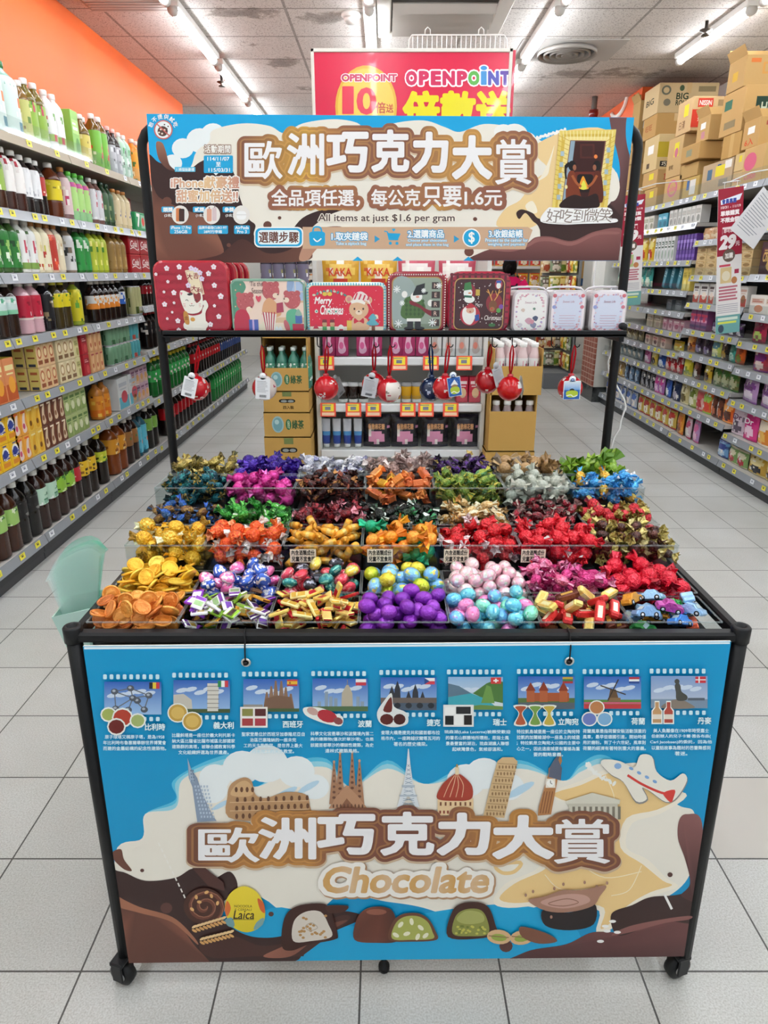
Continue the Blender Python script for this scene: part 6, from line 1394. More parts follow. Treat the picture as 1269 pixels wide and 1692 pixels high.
# ---------------------------------------------------------------- goods
def blobs(seed, n=8):
    q = random.Random(seed); return [(q.random(), q.random(), .04+q.random()*.1, q.randrange(99)) for k in range(n)]
def bottle(name, h, r, liq, lab, cap, l0=.3, l1=.68, sq=0.0, acc=None, seed=0, near=True, neck=.36, bands=None, clear=False):
    """bottle body with a cap and a label wrapped round it"""
    b = MB(); hc = h*.945
    ribs = [(r*(1-.025*(k % 2)), h*(.03+.024*k)) for k in range(int((l0-.03)/.024))]
    ls = min(l1, .67); sh = [(1, ls+.015), (.95, ls+.07), (.76, ls+.14), (neck, min(.9, ls+.22)), (neck, .945)]
    prof = [(r*.72, 0), (r*.95, h*.012)]+ribs+[(r*.97, h*l0), (r*.97, h*ls)]+[(r*a, h*c) for a, c in sh]
    def rad(v):
        p = (.985, ls)
        if v <= ls: return .985
        for q in sh:
            if v <= q[1]: return p[0]+(q[0]-p[0])*(v-p[1])/(q[1]-p[1])
            p = q
        return neck
    lq = L(liq); dk = mix(liq, '101010', .0)
    def cf(u, z, j): return lq
    B = blobs(seed, 7); ac = acc or ['ffffff', '2f6a34', 'c03a30']
    def lf(u, z, j):
        v = (z/h-l0)/(l1-l0); c = L(lab)
        if bands:
            for (v0, v1, bc) in bands:
                if v0 <= v < v1: c = L(bc)
        u2 = (u*3) % 1
        for (bu, bv, br, bi) in B:
            if (u2-bu)**2+((v-bv)*1.4)**2 < br*br*1.4: c = L(ac[bi % len(ac)])
        return c
    n = 16 if near else 10
    b.lathe(prof, n, liq, sq=sq, cf=cf)
    rows = 12 if near else 5
    lp = [(r*rad(l0+(l1-l0)*k/rows)+.0007, h*(l0+(l1-l0)*k/rows)) for k in range(rows+1)]
    cp = [(r*neck+.002, hc-h*.035), (r*neck+.0035, hc-h*.03), (r*neck+.0035, h*.985), (r*neck+.001, h)]
    if near:
        o = b.build(name, 'gloss')
        c = MB(); c.lathe(lp, 36, lab, sq=sq, cf=lf, cap0=False, cap1=False); c.build('label_wrap', 'print', o)
        c = MB(); c.lathe(cp, 14, cap); c.build('cap', 'gloss', o)
    else:
        b.lathe(lp, 14, lab, sq=sq, cf=lf, cap0=False, cap1=False); b.lathe(cp, 8, cap); o = b.build(name, 'gloss')
    return o
def front_art(b, w, h, d, art, seed, cols):
    """print on the -Y face of a pack w x h, centre bottom at origin"""
    a = Art(lambda u, v, hh: (u*w, -d/2-.0003-hh, v*h), step=1e-5); a.mb = b
    q = random.Random(seed)
    if art == 'carton':
        a.ell(0, .62, .36, .26, cols[0], 14); a.ell(0, .62, .24, .17, cols[1], 12); a.rect(-.36, .12, .36, .3, cols[2]); a.rect(-.2, .9, .2, .95, cols[1])
    elif art == 'photo':
        a.rect(-.46, .03, .46, .4, cols[0]); a.ell(.05, .38, .3, .2, cols[1], 12); a.rect(-.38, .72, .38, .84, cols[2]); a.rect(-.3, .62, .3, .66, cols[2])
    elif art == 'swirl':
        a.blob([(-.3, .2), (-.1, .75), (.3, .85), (.15, .5), (.32, .2), (0, .08)], cols[0], 4); a.ell(-.05, .35, .18, .12, cols[1], 10); a.rect(-.3, .86, .3, .93, cols[2])
    elif art == 'stripes':
        for k in range(3): a.rect(-.5, .12+.28*k, .5, .24+.28*k, cols[k % 3])
        a.ell(0, .55, .22, .14, cols[2], 10)
    elif art == 'label':
        a.rect(-.4, .55, .4, .82, cols[0]); a.rect(-.34, .62, .3, .68, cols[1]); a.rect(-.34, .72, .1, .76, cols[1]); a.ell(.1, .28, .28, .2, cols[2], 12)
def boxpack(name, w, d, h, col, art, cols, seed=0, text=None, m='print', sidec=None, top=None):
    b = MB(); b.box(-w/2, -d/2, 0, w/2, d/2, h, col, .002, top=top, cols={0: sidec or col, 1: sidec or col})
    front_art(b, w, h, d, art, seed, cols)
    if sidec:
        for s in (-1, 1):
            x = s*(w/2+.0004)
            for (v0, v1, c) in ((.04, .16, '3a3a44'), (.4, .46, cols[2]), (.7, .82, cols[0])): b.add([(x, -d*.3, h*v0), (x, d*.3, h*v0), (x, d*.3, h*v1), (x, -d*.3, h*v1)], [(0, 1, 2, 3)], c)
    if text:
        a = Art(lambda u, v, hh: (u*w, -d/2-.0008-hh, v*h)); a.mb = b; a.txt(text[0], -.38, .4, .38, .68, text[1], .03, res=1, sl=.15)
    return b.build(name, m)
def pouch(name, w, h, d, col, c2, c3, seed=0, lean=.0, text=None, m='film'):
    b = MB(); nx, ny = 10, 12; V = []; Fs = []; cl = []; q = random.Random(seed)
    B = blobs(seed, 9)
    def pc(u, v):
        c = L(col)
        if v > .93 or v < .05: return L(c3)
        e = (u-.5)**2/.16+(v-.66)**2/.03
        if e < 1: c = L(c3)
        if (u-.5)**2/.09+(v-.3)**2/.04 < 1: c = L(c2)
        for (bu, bv, br, bi) in B:
            if (u-bu)**2+(v-bv)**2 < br*br*.7: c = mix(c, (c2, c3, 'f2eee6')[bi % 3], .8)
        return c
    for s in (-1, 1):
        for j in range(ny+1):
            for i in range(nx+1):
                u, v = i/nx, j/ny; th = d/2*(max(0, math.sin(PI*u))**.55)*(max(0, math.sin(PI*min(1, v*1.03+.0)))**.5 if v < .97 else 0)
                if v < .5: th = max(th, d/2*(max(0, math.sin(PI*u))**.55)*(.55+.45*v*2) if v > 0.02 else d*.18*math.sin(PI*u))
                wob = .0015*math.sin(u*17+v*11+seed)
                V.append(((u-.5)*w*(1-.05*math.sin(PI*v)), s*th+wob+lean*v*h*.0, v*h))
    n1 = (nx+1)*(ny+1)
    for s in (0, 1):
        for j in range(ny):
            for i in range(nx):
                f = [s*n1+j*(nx+1)+i, s*n1+j*(nx+1)+i+1, s*n1+(j+1)*(nx+1)+i+1, s*n1+(j+1)*(nx+1)+i]
                Fs.append(f if s == 0 else f[::-1]); cl.append(pc((i+.5)/nx, (j+.5)/ny))
    b.add(V, Fs, cl, True)
    if text:
        a = Art(lambda u, v, hh: (u*w, -d/2-.001-hh, v*h)); a.mb = b; a.txt(text[0], -.3, .56, .3, .74, text[1], .02, res=1)
    return b.build(name, m)
def canpack(name, w, d, h, nx, ny, col, c2, lid='c9ccd0', seed=0):
    b = MB(); r = min(w/nx, d/ny)/2*.97
    for i in range(nx):
        for j in range(ny):
            B = blobs(seed+i*3+j, 5)
            def cf(u, z, k):
                if k in (0, 5): return lid
                for (bu, bv, br, bi) in B:
                    if ((u*2) % 1-bu)**2+(z/h-bv)**2 < br*br: return c2
                return col
            b.lathe([(r*.8, 0), (r, h*.06), (r, h*.3), (r, h*.6), (r, h*.9), (r*.82, h*.97), (r*.8, h)], 14, col, T=Matrix.Translation((-w/2+w*(i+.5)/nx, -d/2+d*(j+.5)/ny, 0)), cf=cf)
    return b.build(name, 'gloss')
def put_row(proto, pos, label, cat, group, rz, jit=0.0, seed=0):
    q = random.Random(seed)
    for i, p in enumerate(pos):
        r = (0, 0, rz+(q.random()-.5)*jit)
        o = proto if i == 0 else copy_tree(proto, p, r)
        o.location = p; o.rotation_euler = r
        tag(o, label, cat, group if len(pos) > 1 else None)

# ---------------------------------------------------------------- left wall of drinks
LX, LB = -1.74, -2.185
LZ = (.140, .535, .835, 1.12, 1.41, 1.695, 2.03)
LZF = (.13, .49, .86, 1.18, 1.41, 1.695, 2.03)
YB0 = 2.375
for k in range(7):
    zs = LZ if k < 3 else LZF
    bay('L', YB0+.94*k, YB0+.94*(k+1)-.002, zs, ('grey drinks shelving bay at the left edge, nearest the camera', 'grey drinks shelving bay second along the orange wall', 'grey drinks shelving bay third along the orange wall, with cartons of cans', 'grey cola shelving bay behind the left rear post', 'grey fizzy drinks bay further down the left aisle', 'grey fizzy drinks bay far down the left aisle', 'last grey drinks bay at the end of the left aisle')[k], (5, 6, 5, 6, 5, 6, 3), LB, LX, (6,), True, seed=k)
LSH = ('bottom shelf', 'second shelf up', 'third shelf up', 'fourth shelf up', 'fifth shelf up', 'shelf under the top ledge', 'top ledge')
def left(k, px0, px1, maker, sp, label, cat, near=True, dep=0.0, rows=1, rowd=.1, stack=1, sh=.0, zz=None, jit=.15, group=None):
    """a run of goods on left shelf k between photo columns px0..px1"""
    z = (zz or LZ)[k]; r = dep
    X = LX-.02-r
    ya = y_of(max(px0, -200), X, z); yb = y_of(px1, X, z)
    n = max(1, int((yb-ya)/sp+.35)); pos = []
    for c in range(rows):
        for s in range(stack):
            for i in range(n): pos.append((X-c*rowd, ya+sp*(i+.5), z+.001+s*sh))
    put_row(maker, pos, f'{label} on the left {LSH[k]}', cat, f'{label} on the left {LSH[k]}', PI/2, jit, px0)
LQ, TEA = '1e0f0a', '4a2210'
# bottom shelf: two litre tea bottles
left(0, -170, 26, bottle('tea_bottle', .315, .052, '3a1c0e', '9cc46a', 'e6e4de', .42, .68, .6, ['dfe8c8', '3f7a35', 'eef2e6'], 1), .112, 'large tea bottle with green label', 'bottle', dep=.055)
left(0, 26, 60, bottle('tea_bottle', .315, .052, '0d0a0a', '1c1b1c', 'e6e4de', .42, .68, .6, ['8a8a86', '4a4a48', '2a2a2a'], 2), .112, 'large black tea bottle with black label', 'bottle', dep=.055)
left(0, 60, 92, bottle('tea_bottle', .315, .052, '2a120d', 'b9d9c4', 'e6e4de', .42, .70, .6, ['3a7a5a', '7fae94', 'e6efe8', '4a3a24'], 3), .115, 'large tea bottle with mint green label', 'bottle', dep=.055)
left(0, 92, 118, bottle('tea_bottle', .315, .052, '2a130c', '8fbf3f', 'e6e4de', .42, .70, .6, ['3a7a2a', 'd6e6b0', '2a4a1c'], 4), .112, 'large tea bottle with lime green label', 'bottle', dep=.055)
left(0, 118, 132, bottle('tea_bottle', .315, .05, '1c0c0a', 'b5252f', 'e6e4de', .42, .68, .6, ['8a1420', 'e6c8c0', 'b5252f'], 5), .11, 'large dark bottle with red label', 'bottle', dep=.055)
left(0, 132, 162, bottle('tea_bottle', .315, .05, '1a0d08', 'e3b92a', 'e6e4de', .42, .70, .6, ['8a5a1a', '3a2a10', 'efd870'], 6), .11, 'large dark tea bottle with yellow label', 'bottle', dep=.055)
left(0, 162, 178, bottle('lemon_tea_bottle', .315, .05, '1c120a', 'c9d23a', 'e6d63a', .45, .66, .6, ['3f7a2a', 'e8e06a', '2a2a10'], 7, bands=((0, .12, '2f5a22'),)), .12, 'large lemon tea bottle with yellow cap', 'bottle', dep=.055)
left(0, 180, 205, bottle('tea_bottle', .33, .062, '7a3a10', 'd9952a', 'e6e4de', .42, .72, .3, ['5a3a1a', 'efd8a0', '8a4a12'], 8), .13, 'wide amber tea bottle with orange label', 'bottle', dep=.064)
left(0, 207, 222, bottle('tea_bottle', .315, .05, '2a120c', '9a6a3a', 'e6e4de', .4, .72, .6, ['c9b08a', '4a7a3a', '5a2a1a'], 9), .11, 'dark fruit tea bottle with brown label', 'bottle', dep=.055)
left(0, 222, 240, bottle('juice_bottle', .3, .05, '2a5a6a', '5fc0d8', '3a3a3a', .1, .72, .6, ['e8703a', 'e6efe8', '2f8aa8'], 10), .11, 'blue and orange wrapped juice bottle', 'bottle', dep=.055)
left(0, 241, 254, bottle('tea_bottle', .31, .05, '15120e', '7fae4a', 'e6e4de', .45, .74, .6, ['d6e6b0', '2f5a22', '3a3a2a'], 11), .115, 'dark green tea bottle with pale green label', 'bottle', dep=.055)
# second shelf: yellow, orange and brown cartons two high
for (p0, p1, c, sc, art, cs, tx, lb, wd) in ((-170, 24, 'e8b81e', 'e3b512', 'carton', ('f4f2ee', '2f3f8a', 'd8862a'), ('特上', '27348a'), 'yellow drink carton with blue and white oval', .088), (24, 47, 'e6a03a', None, 'swirl', ('e8d2c8', 'c04a6a', 'd85a2a'), None, 'orange drink carton with pink swirl', .07), (47, 68, 'e6bb4a', None, 'swirl', ('d8a024', '7a4a1a', 'f2e0a0'), None, 'gold drink carton with amber swirl', .07), (68, 106, '6a3a26', None, 'swirl', ('d8c0a0', '8a5a3a', 'efe0c8'), None, 'brown milk tea carton with cream swirl', .07), (106, 140, 'a9b87a', None, 'photo', ('8aa05a', 'd8dcb8', '5a7a3a'), None, 'pale green tea carton with leaf picture', .075)):
    mk = boxpack('drink_carton', wd-.004, .05, .122, c, art, cs, 3, tx, sidec=sc)
    left(1, p0, p1, mk, wd, lb, 'carton', dep=.03, rows=3 if p0 < 0 else 2, rowd=.054, stack=2, sh=.1235, jit=0)
left(1, 158, 182, bottle('juice_bottle', .24, .044, 'b8742a', 'd98a2a', '3a2c22', .08, .62, .6, ['e8b84a', '4a2a14', 'c86a1a'], 12, bands=((0, .3, 'd8701e'),)), .10, 'squat orange juice bottle with dark cap', 'bottle', dep=.05)
left(1, 184, 214, boxpack('drink_carton', .19, .12, .21, 'd9dcdc', 'photo', ('5fb4c8', 'd04a5a', 'b8c0c8'), 4), .2, 'white multipack of cartons with blue and red picture', 'multipack', dep=.065, jit=0)
left(1, 214, 244, boxpack('drink_carton', .085, .06, .118, 'c9a8b8', 'photo', ('d8b8a0', 'd9a05a', '7a4a6a'), 5), .088, 'lilac drink carton with fruit picture', 'carton', dep=.035, stack=2, sh=.119, jit=0)
# third shelf
left(2, -170, 22, boxpack('drink_carton', .10, .07, .2, 'd88a5a', 'photo', ('b5542a', 'e6a03a', 'f0e0a0'), 6, top='e6cf3a'), .105, 'tall orange and yellow drink carton multipack', 'multipack', dep=.04, jit=0)
left(2, 60, 93, boxpack('drink_carton', .062, .06, .115, 'd9b58a', 'carton', ('b5623a', 'e6d0a0', '8a4a2a'), 7, sidec='ddc66e', top='d8c070'), .066, 'beige milk tea carton with brown oval', 'carton', dep=.035, rows=2, rowd=.065, stack=2, sh=.1165, jit=0)
left(2, 93, 121, boxpack('drink_carton', .068, .06, .115, 'd9c9a0', 'carton', ('a8865a', 'eee0c0', '7a5a3a'), 8), .072, 'cream milk tea carton with portrait oval', 'carton', dep=.035, stack=2, sh=.1165, jit=0)
left(2, 121, 133, boxpack('drink_carton', .06, .06, .115, 'd8cf9a', 'label', ('b8b070', '8a8450', 'a8a060'), 9), .064, 'plain straw coloured drink carton', 'carton', dep=.035, stack=2, sh=.1165, jit=0)
left(2, 133, 145, boxpack('drink_carton', .08, .06, .12, 'b0222e', 'label', ('8a1620', 'd8a0a0', 'c84a4a'), 10), .085, 'bright red drink carton', 'carton', dep=.035, stack=2, sh=.1215, jit=0)
left(2, 145, 170, boxpack('drink_carton', .062, .06, .12, 'cf9a6a', 'swirl', ('e0b888', 'b5542a', 'a8323a'), 11), .066, 'tan drink carton with red cup picture', 'carton', dep=.035, stack=2, sh=.1215, jit=0)
left(2, 172, 205, canpack('can_six_pack', .19, .12, .122, 3, 2, '6f9a7a', '3f6a4a'), .2, 'shrink wrapped pack of green cans', 'can pack', dep=.065, stack=2, sh=.1235, jit=0)
left(2, 207, 230, canpack('can_six_pack', .19, .12, .122, 3, 2, '4fa3ab', 'c0584a'), .2, 'shrink wrapped pack of teal cans', 'can pack', dep=.065, stack=2, sh=.1235, jit=0)
# low cream boxes standing at the back of the gap
bx = boxpack('drink_carton', .062, .06, .115, 'd9c46a', 'label', ('c9b25a', '6a5a2a', 'b8a04a'), 12, top='d0ba60')
put_row(bx, [(LX-.30, 3.12+.066*i, LZ[2]+.001) for i in range(9)], 'pale yellow drink carton set back in the gap on the left third shelf up', 'carton', 'pale yellow cartons in the shelf gap', PI/2)
# fourth shelf: dark bottles
left(3, -170, 32, bottle('tea_bottle', .25, .044, '2a1a14', 'c9dcd8', 'd9d5cc', .42, .74, .5, ['5fae8a', '8fc0b0', 'eef2f0'], 13, bands=((0, .25, '7fbf9a'),)), .098, 'dark tea bottle with white and jade label', 'bottle', dep=.048)
left(3, 34, 72, bottle('plum_drink_bottle', .25, .046, 'c9a0a8', 'b5203a', 'ddd9d2', .28, .74, .8, ['e8d8d8', '8a1428', 'b5203a'], 14, bands=((.0, .12, 'e0d0c8'),)), .105, 'red and pink plum drink bottle', 'bottle', dep=.05)
left(3, 72, 90, bottle('plum_drink_bottle', .25, .044, '17151a', '1a1a1e', 'ddd9d2', .2, .74, .8, ['d8d4cc', '3a3a42', '8a7a5a'], 15), .1, 'black wrapped drink bottle with white lettering', 'bottle', dep=.048)
left(3, 90, 121, bottle('lemon_tea_bottle', .25, .042, '3a3018', 'd9c81e', 'e6d93a', .45, .74, .5, ['3f7a2a', 'efe68a', '2a2a14'], 16), .094, 'lemon tea bottle with yellow cap and label', 'bottle', dep=.046)
left(3, 122, 140, bottle('lemon_tea_bottle', .25, .042, '8a9a2a', 'c9bf24', '6a4a2a', .1, .8, .5, ['5fa03a', 'e6d83a', '2f5a2a'], 17), .094, 'yellow and green lemon drink bottle, brown cap', 'bottle', dep=.046)
left(3, 152, 196, bottle('fizzy_drink_bottle', .245, .04, '1a0d0b', 'd9d9d6', 'dedad4', .32, .64, 0, ['d8822a', 'e0a05a', 'f0ede6'], 18, bands=((0, .4, 'd8822a'),)), .088, 'dark fizzy drink bottle with white and orange label', 'bottle', dep=.044)
left(3, 197, 208, bottle('fizzy_drink_bottle', .25, .04, '14100f', 'd8dce0', 'dedad4', .36, .68, 0, ['2a5ab0', '3a6ac0', 'e6eaf0'], 19, bands=((0, .45, '2a5fb5'),)), .088, 'dark fizzy drink bottle with blue label', 'bottle', dep=.044)
left(3, 210, 232, canpack('can_six_pack', .19, .12, .2, 3, 2, 'a9a878', '4a5a2a'), .2, 'tall wrapped pack of khaki cans', 'can pack', dep=.065, jit=0)
# fifth shelf
left(4, -170, 29, bottle('green_tea_bottle', .247, .041, '3a5a2a', '2f7a35', 'd6d2ca', .1, .76, .6, ['dfe8d6', '1f4a26', '9cc46a'], 20), .09, 'green tea bottle with dark green sleeve', 'bottle', dep=.045)
left(4, 29, 55, bottle('tea_bottle', .247, .042, 'd8d8d0', 'e3e3e0', 'd0ccc6', .08, .8, .6, ['b0b0b8', 'c0485a', '4a6a3a'], 21, bands=((0, .15, '7a9a4a'),)), .092, 'white sleeved tea bottle with apples', 'bottle', dep=.045)
left(4, 55, 80, bottle('fruit_milk_bottle', .247, .04, 'e3d8b8', 'e8dfc0', 'a8703a', .06, .8, .6, ['c8c24a', 'b5382e', 'f0ead6', 'd8c890'], 22), .088, 'cream fruit drink bottle with tan cap', 'bottle', dep=.044)
left(4, 80, 91, bottle('fruit_milk_bottle', .247, .04, 'd8b8a0', 'b53a2e', 'a8703a', .06, .78, .6, ['e3d0b8', 'd85a3a', 'efe6d6'], 23), .088, 'red sleeved fruit drink bottle with tan cap', 'bottle', dep=.044)
left(4, 91, 110, bottle('fruit_milk_bottle', .247, .04, 'd9cdb8', 'ddd0b0', 'a8703a', .06, .8, .6, ['b87a3a', 'c85a2e', 'f0ead6', 'e0c060'], 24), .088, 'cream pear drink bottle with tan cap', 'bottle', dep=.044)
left(4, 110, 127, bottle('fruit_milk_bottle', .247, .04, '8a7a6a', 'd0d0d0', 'a8703a', .06, .8, .6, ['3a3a3a', '7a6a5a', 'b0a898'], 25), .088, 'grey and white drink bottle with tan cap', 'bottle', dep=.044)
left(4, 127, 148, bottle('green_tea_bottle', .247, .039, '2a6a2a', '2f8f42', '5a5852', .06, .8, .6, ['e6efe0', '1f6a2e', '9fcf7a'], 26), .086, 'bright green tea bottle with dark cap', 'bottle', dep=.043)
left(4, 148, 177, bottle('lemon_tea_bottle', .247, .039, '9aa82a', 'b5c23a', '6a6a5a', .06, .8, .6, ['e0d83a', '4f8a2a', 'efe98a'], 27), .086, 'lime and yellow tea bottle with grey cap', 'bottle', dep=.043)
left(4, 179, 203, bottle('barley_tea_bottle', .247, .043, '8a6a34', '9a7a44', 'a8703a', .1, .72, .8, ['7a5a2a', 'b8985a', '8a6a34'], 28), .095, 'golden brown barley drink bottle', 'bottle', dep=.046)
def colapack(tx):
    b = MB(); b.box(-.105, -.065, 0, .105, .065, .122, 'a5121c', .006)
    a = Art(lambda u, v, hh: (u, -.0655-hh, v)); a.mb = b; a.txt(tx, -.085, .05, .05, .09, 'f2ece6', .02, res=1, sl=.3); a.line(spl([(-.09, .035), (-.02, .045), (.05, .03), (.095, .04)], 4, False), .006, 'f2ece6')
    for k in range(3): a.rect(.065+.012*k, .02, .07+.012*k, .1, 'c9a0a0')
    return b.build('cola_can_pack', 'print')
left(4, 203, 262, colapack('Cola'), .215, 'red cola can pack with white script', 'can pack', dep=.07, stack=2, sh=.1225, jit=0)
# shelf under the top ledge
left(5, -170, 6, bottle('tea_bottle', .265, .043, '3a1f12', '8fae4a', 'e3e0da', .3, .8, .6, ['3f6a2a', 'e8e6d0', '2a1a12'], 29), .095, 'dark tea bottle with olive label', 'bottle', dep=.047)
left(5, 6, 35, bottle('milk_tea_bottle', .275, .044, '3a1c16', 'e6e2de', 'e3e0da', .3, .86, .6, ['a82a3a', '4a4a8a', 'd8d0cc'], 30), .098, 'white sleeved bottle with red lettering', 'bottle', dep=.048)
left(5, 37, 62, bottle('tea_bottle', .265, .042, '140c0c', 'e0e0e0', 'e3e0da', .28, .78, .6, ['b0b0b4', 'd0d0d2', 'e8e8e8'], 31), .094, 'dark bottle with plain white label', 'bottle', dep=.046)
left(5, 62, 80, bottle('tea_bottle', .26, .04, '150d0d', 'a8302a', 'e3e0da', .36, .7, .5, ['e0c8b8', '7a1a18', 'c04a3a'], 32), .088, 'dark bottle with red patterned label', 'bottle', dep=.044)
left(5, 82, 104, bottle('tea_bottle', .275, .054, '5a2a14', 'd6c21e', 'e3e0da', .32, .68, .4, ['8a7a14', 'e8da5a', 'd8c41e'], 33), .12, 'wide amber bottle with plain yellow label', 'bottle', dep=.058)
left(5, 104, 116, bottle('milk_tea_bottle', .27, .042, '7a5a5a', 'd0b8b8', 'b5763a', .1, .8, .6, ['a8305a', 'e0d8d4', '8a4a6a'], 34), .094, 'pink and white bottle with orange cap', 'bottle', dep=.046)
left(5, 116, 150, bottle('grape_drink_bottle', .26, .04, '8fc08a', 'a6cf7a', '57b53a', .2, .78, .6, ['c03a8a', '5fa03a', 'e6efd8', 'd87a2a'], 35, bands=((.8, 1.1, 'b5428a'),)), .088, 'pale green fruit drink bottle with green cap', 'bottle', dep=.044)
left(5, 150, 170, bottle('tea_bottle', .26, .039, '6a4a44', 'c9c9cc', 'c9c6c2', .1, .76, .6, ['7a7a82', 'e0e0e2', 'b03a4a'], 36), .086, 'white and grey sleeved bottle', 'bottle', dep=.043)
left(5, 170, 187, bottle('green_tea_bottle', .255, .037, '26402a', '3a5a3a', '1f3a26', .1, .76, .6, ['b8b04a', '1a2a1c', '8a9a6a'], 37), .082, 'slim dark green bottle with green cap', 'bottle', dep=.041)
left(5, 188, 210, bottle('barley_tea_bottle', .24, .042, 'c9b890', 'd0c09a', 'b5763a', .1, .7, .6, ['3a4a8a', 'b09a70', 'e0d4b8'], 38), .093, 'beige rice drink bottle with tan cap', 'bottle', dep=.046)
g = MB(); g.box(-.105, -.065, 0, .105, .065, .125, '2f8f58', .006); ga = Art(lambda u, v, hh: (u, -.0655-hh, v)); ga.mb = g; ga.txt('7', -.08, .03, -.02, .11, 'f0ede6', .05, res=1); ga.rect(.0, .02, .09, .11, '8fc0a0'); ga.ell(.045, .065, .03, .03, 'd8402e', 12)
left(5, 211, 262, g.build('green_can_pack', 'print'), .22, 'green can pack with white numeral', 'can pack', dep=.07, jit=0)
rb = colapack('Cola'); put_row(rb, [(LX-.25, 4.95+.22*i, LZ[5]+.001+.123*s) for i in range(4) for s in range(2)], 'red cola can pack behind the green ones under the left top ledge', 'can pack', 'red can packs behind the green packs', PI/2)
# top ledge
left(6, -170, 34, bottle('juice_six_pack', .34, .07, '8fb8a8', 'c8d8d0', '2f6a3a', .05, .8, .8, ['e0702a', '3a7a8a', 'e6efe6', 'd8402e'], 39), .15, 'large carrot juice bottle with green cap', 'bottle', dep=.1, jit=.1)
left(6, 36, 46, bottle('tea_bottle', .3, .045, '7a5a2a', 'b8b86a', 'eceae6', .1, .7, .5, ['5a7a2a', 'd8d8a0', '7a5a2a'], 40), .098, 'amber tea bottle with olive label', 'bottle', dep=.1)
left(6, 46, 78, bottle('tea_bottle', .32, .047, '6a5a1e', '86a83a', 'eceae6', .08, .66, .5, ['b03a4a', 'd6dcae', '4a7a2a'], 41), .1, 'amber green tea bottle with fruit label', 'bottle', dep=.09, rows=2, rowd=.1)
left(6, 78, 112, bottle('tea_bottle', .315, .046, 'dcdcd8', 'e0e0de', 'eceae6', .2, .86, .5, ['c03a4a', '6a9a4a', 'e8e8e6'], 42, bands=((0, .14, '8fae4a'),)), .1, 'white sleeved bottle with small red flowers', 'bottle', dep=.09)
left(6, 112, 126, boxpack('drink_carton', .1, .09, .27, '86b850', 'label', ('a8d070', 'e6efd0', '4f8a2a'), 13, top='9cc86a'), .12, 'tall pale green carton pack', 'carton', dep=.09, jit=0)
left(6, 134, 152, bottle('tea_bottle', .285, .05, '6a5228', 'c9b85a', 'eceae6', .1, .6, .4, ['a8943a', 'e0d490', '8a7a3a'], 43), .11, 'brown tea bottle with mustard label', 'bottle', dep=.09)
left(6, 155, 178, bottle('green_tea_bottle', .325, .048, '6a4a14', '6fae3a', 'eceae6', .06, .7, .5, ['d8e6b0', 'c03a2a', '3f7a2a'], 44), .105, 'amber bottle with bright green label', 'bottle', dep=.09, rows=2, rowd=.1)
left(6, 180, 196, bottle('tea_bottle', .3, .044, '2a221e', 'b0b0b4', 'e0b0a8', .06, .62, .5, ['3a3a40', 'd8d8da', '7a7a80'], 45), .098, 'dark bottle with grey label and pink cap', 'bottle', dep=.09)
left(6, 198, 218, bottle('green_tea_bottle', .295, .044, 'b8c8b8', 'a0bfa8', 'eceae6', .06, .8, .5, ['3f9a4a', 'e6efe6', '4a4a48'], 46), .096, 'white and green sleeved bottle', 'bottle', dep=.09)
left(6, 220, 238, bottle('juice_bottle', .3, .045, 'd8862a', 'e09a2e', 'e6d0c4', .06, .7, .5, ['f0e0b0', '4a6a2a', '3a3a5a'], 47), .1, 'orange juice bottle with pale cap', 'bottle', dep=.09)
# fizzy drinks further along
FAR = [(0, (('cola_bottle', 'large cola bottle with red label', '1a0a08', 'b0121c', 'b0121c', .32, .052), ('soda_bottle', 'large green soda bottle', '1f7a34', '2f9a4a', '2a7a3a', .32, .052))),
       (1, (('soda_bottle', 'green lemonade bottle with leaf label', '1f6a2e', '3fae5a', 'e8d83a', .29, .047), ('cola_bottle', 'cola bottle with red wrap', '160a08', 'b5161f', 'b5161f', .29, .046), ('fizzy_drink_bottle', 'dark fizzy bottle with navy label', '14121c', '27407a', '20305a', .28, .045))),
       (2, (('cola_bottle', 'plain dark cola bottle', '140c0c', '1c1b1e', 'a8141c', .27, .044), ('soda_bottle', 'green soda bottle with bright label', '2a7a3a', '57b04a', '2f7a3a', .27, .044), ('fizzy_drink_bottle', 'amber fizzy bottle with cream label', '5a2a10', 'd8c08a', 'd8a03a', .26, .042))),
       (3, (('cola_bottle', 'small cola bottle', '150a09', '8a1620', '1c1c1e', .2, .034), ('fizzy_drink_bottle', 'brown root drink bottle', '3a1a0e', '7a3a22', 'c9b08a', .2, .034))),
       (4, (('tea_bottle', 'brown tea bottle beyond the cola packs', '3a1c0e', 'b8985a', 'd8d4ca', .25, .042), ('tea_bottle', 'purple labelled bottle beyond the cola packs', '2a1a2a', '6a4a7a', 'd8d4ca', .25, .042)))]
for k, sorts in FAR:
    y0 = 5.6 if k == 0 else 5.36; per = (8.8-y0)/len(sorts)
    for j, (nm, lb, lq, lab, cap, h, r) in enumerate(sorts):
        pr = bottle(nm, h, r, lq, lab, cap, .4, .7, 0 if k else .2, ['e6e4e0', lab, 'd8d0c8'], 50+k*5+j, near=False)
        n = int(per/(2*r+.012)); X = LX-.03-r
        put_row(pr, [(X, y0+per*j+(2*r+.012)*(i+.5), LZF[k]+.001) for i in range(n)], f'{lb} far down the left {LSH[k]}', 'bottle', f'{lb}s further down the left aisle', PI/2, .4, k)
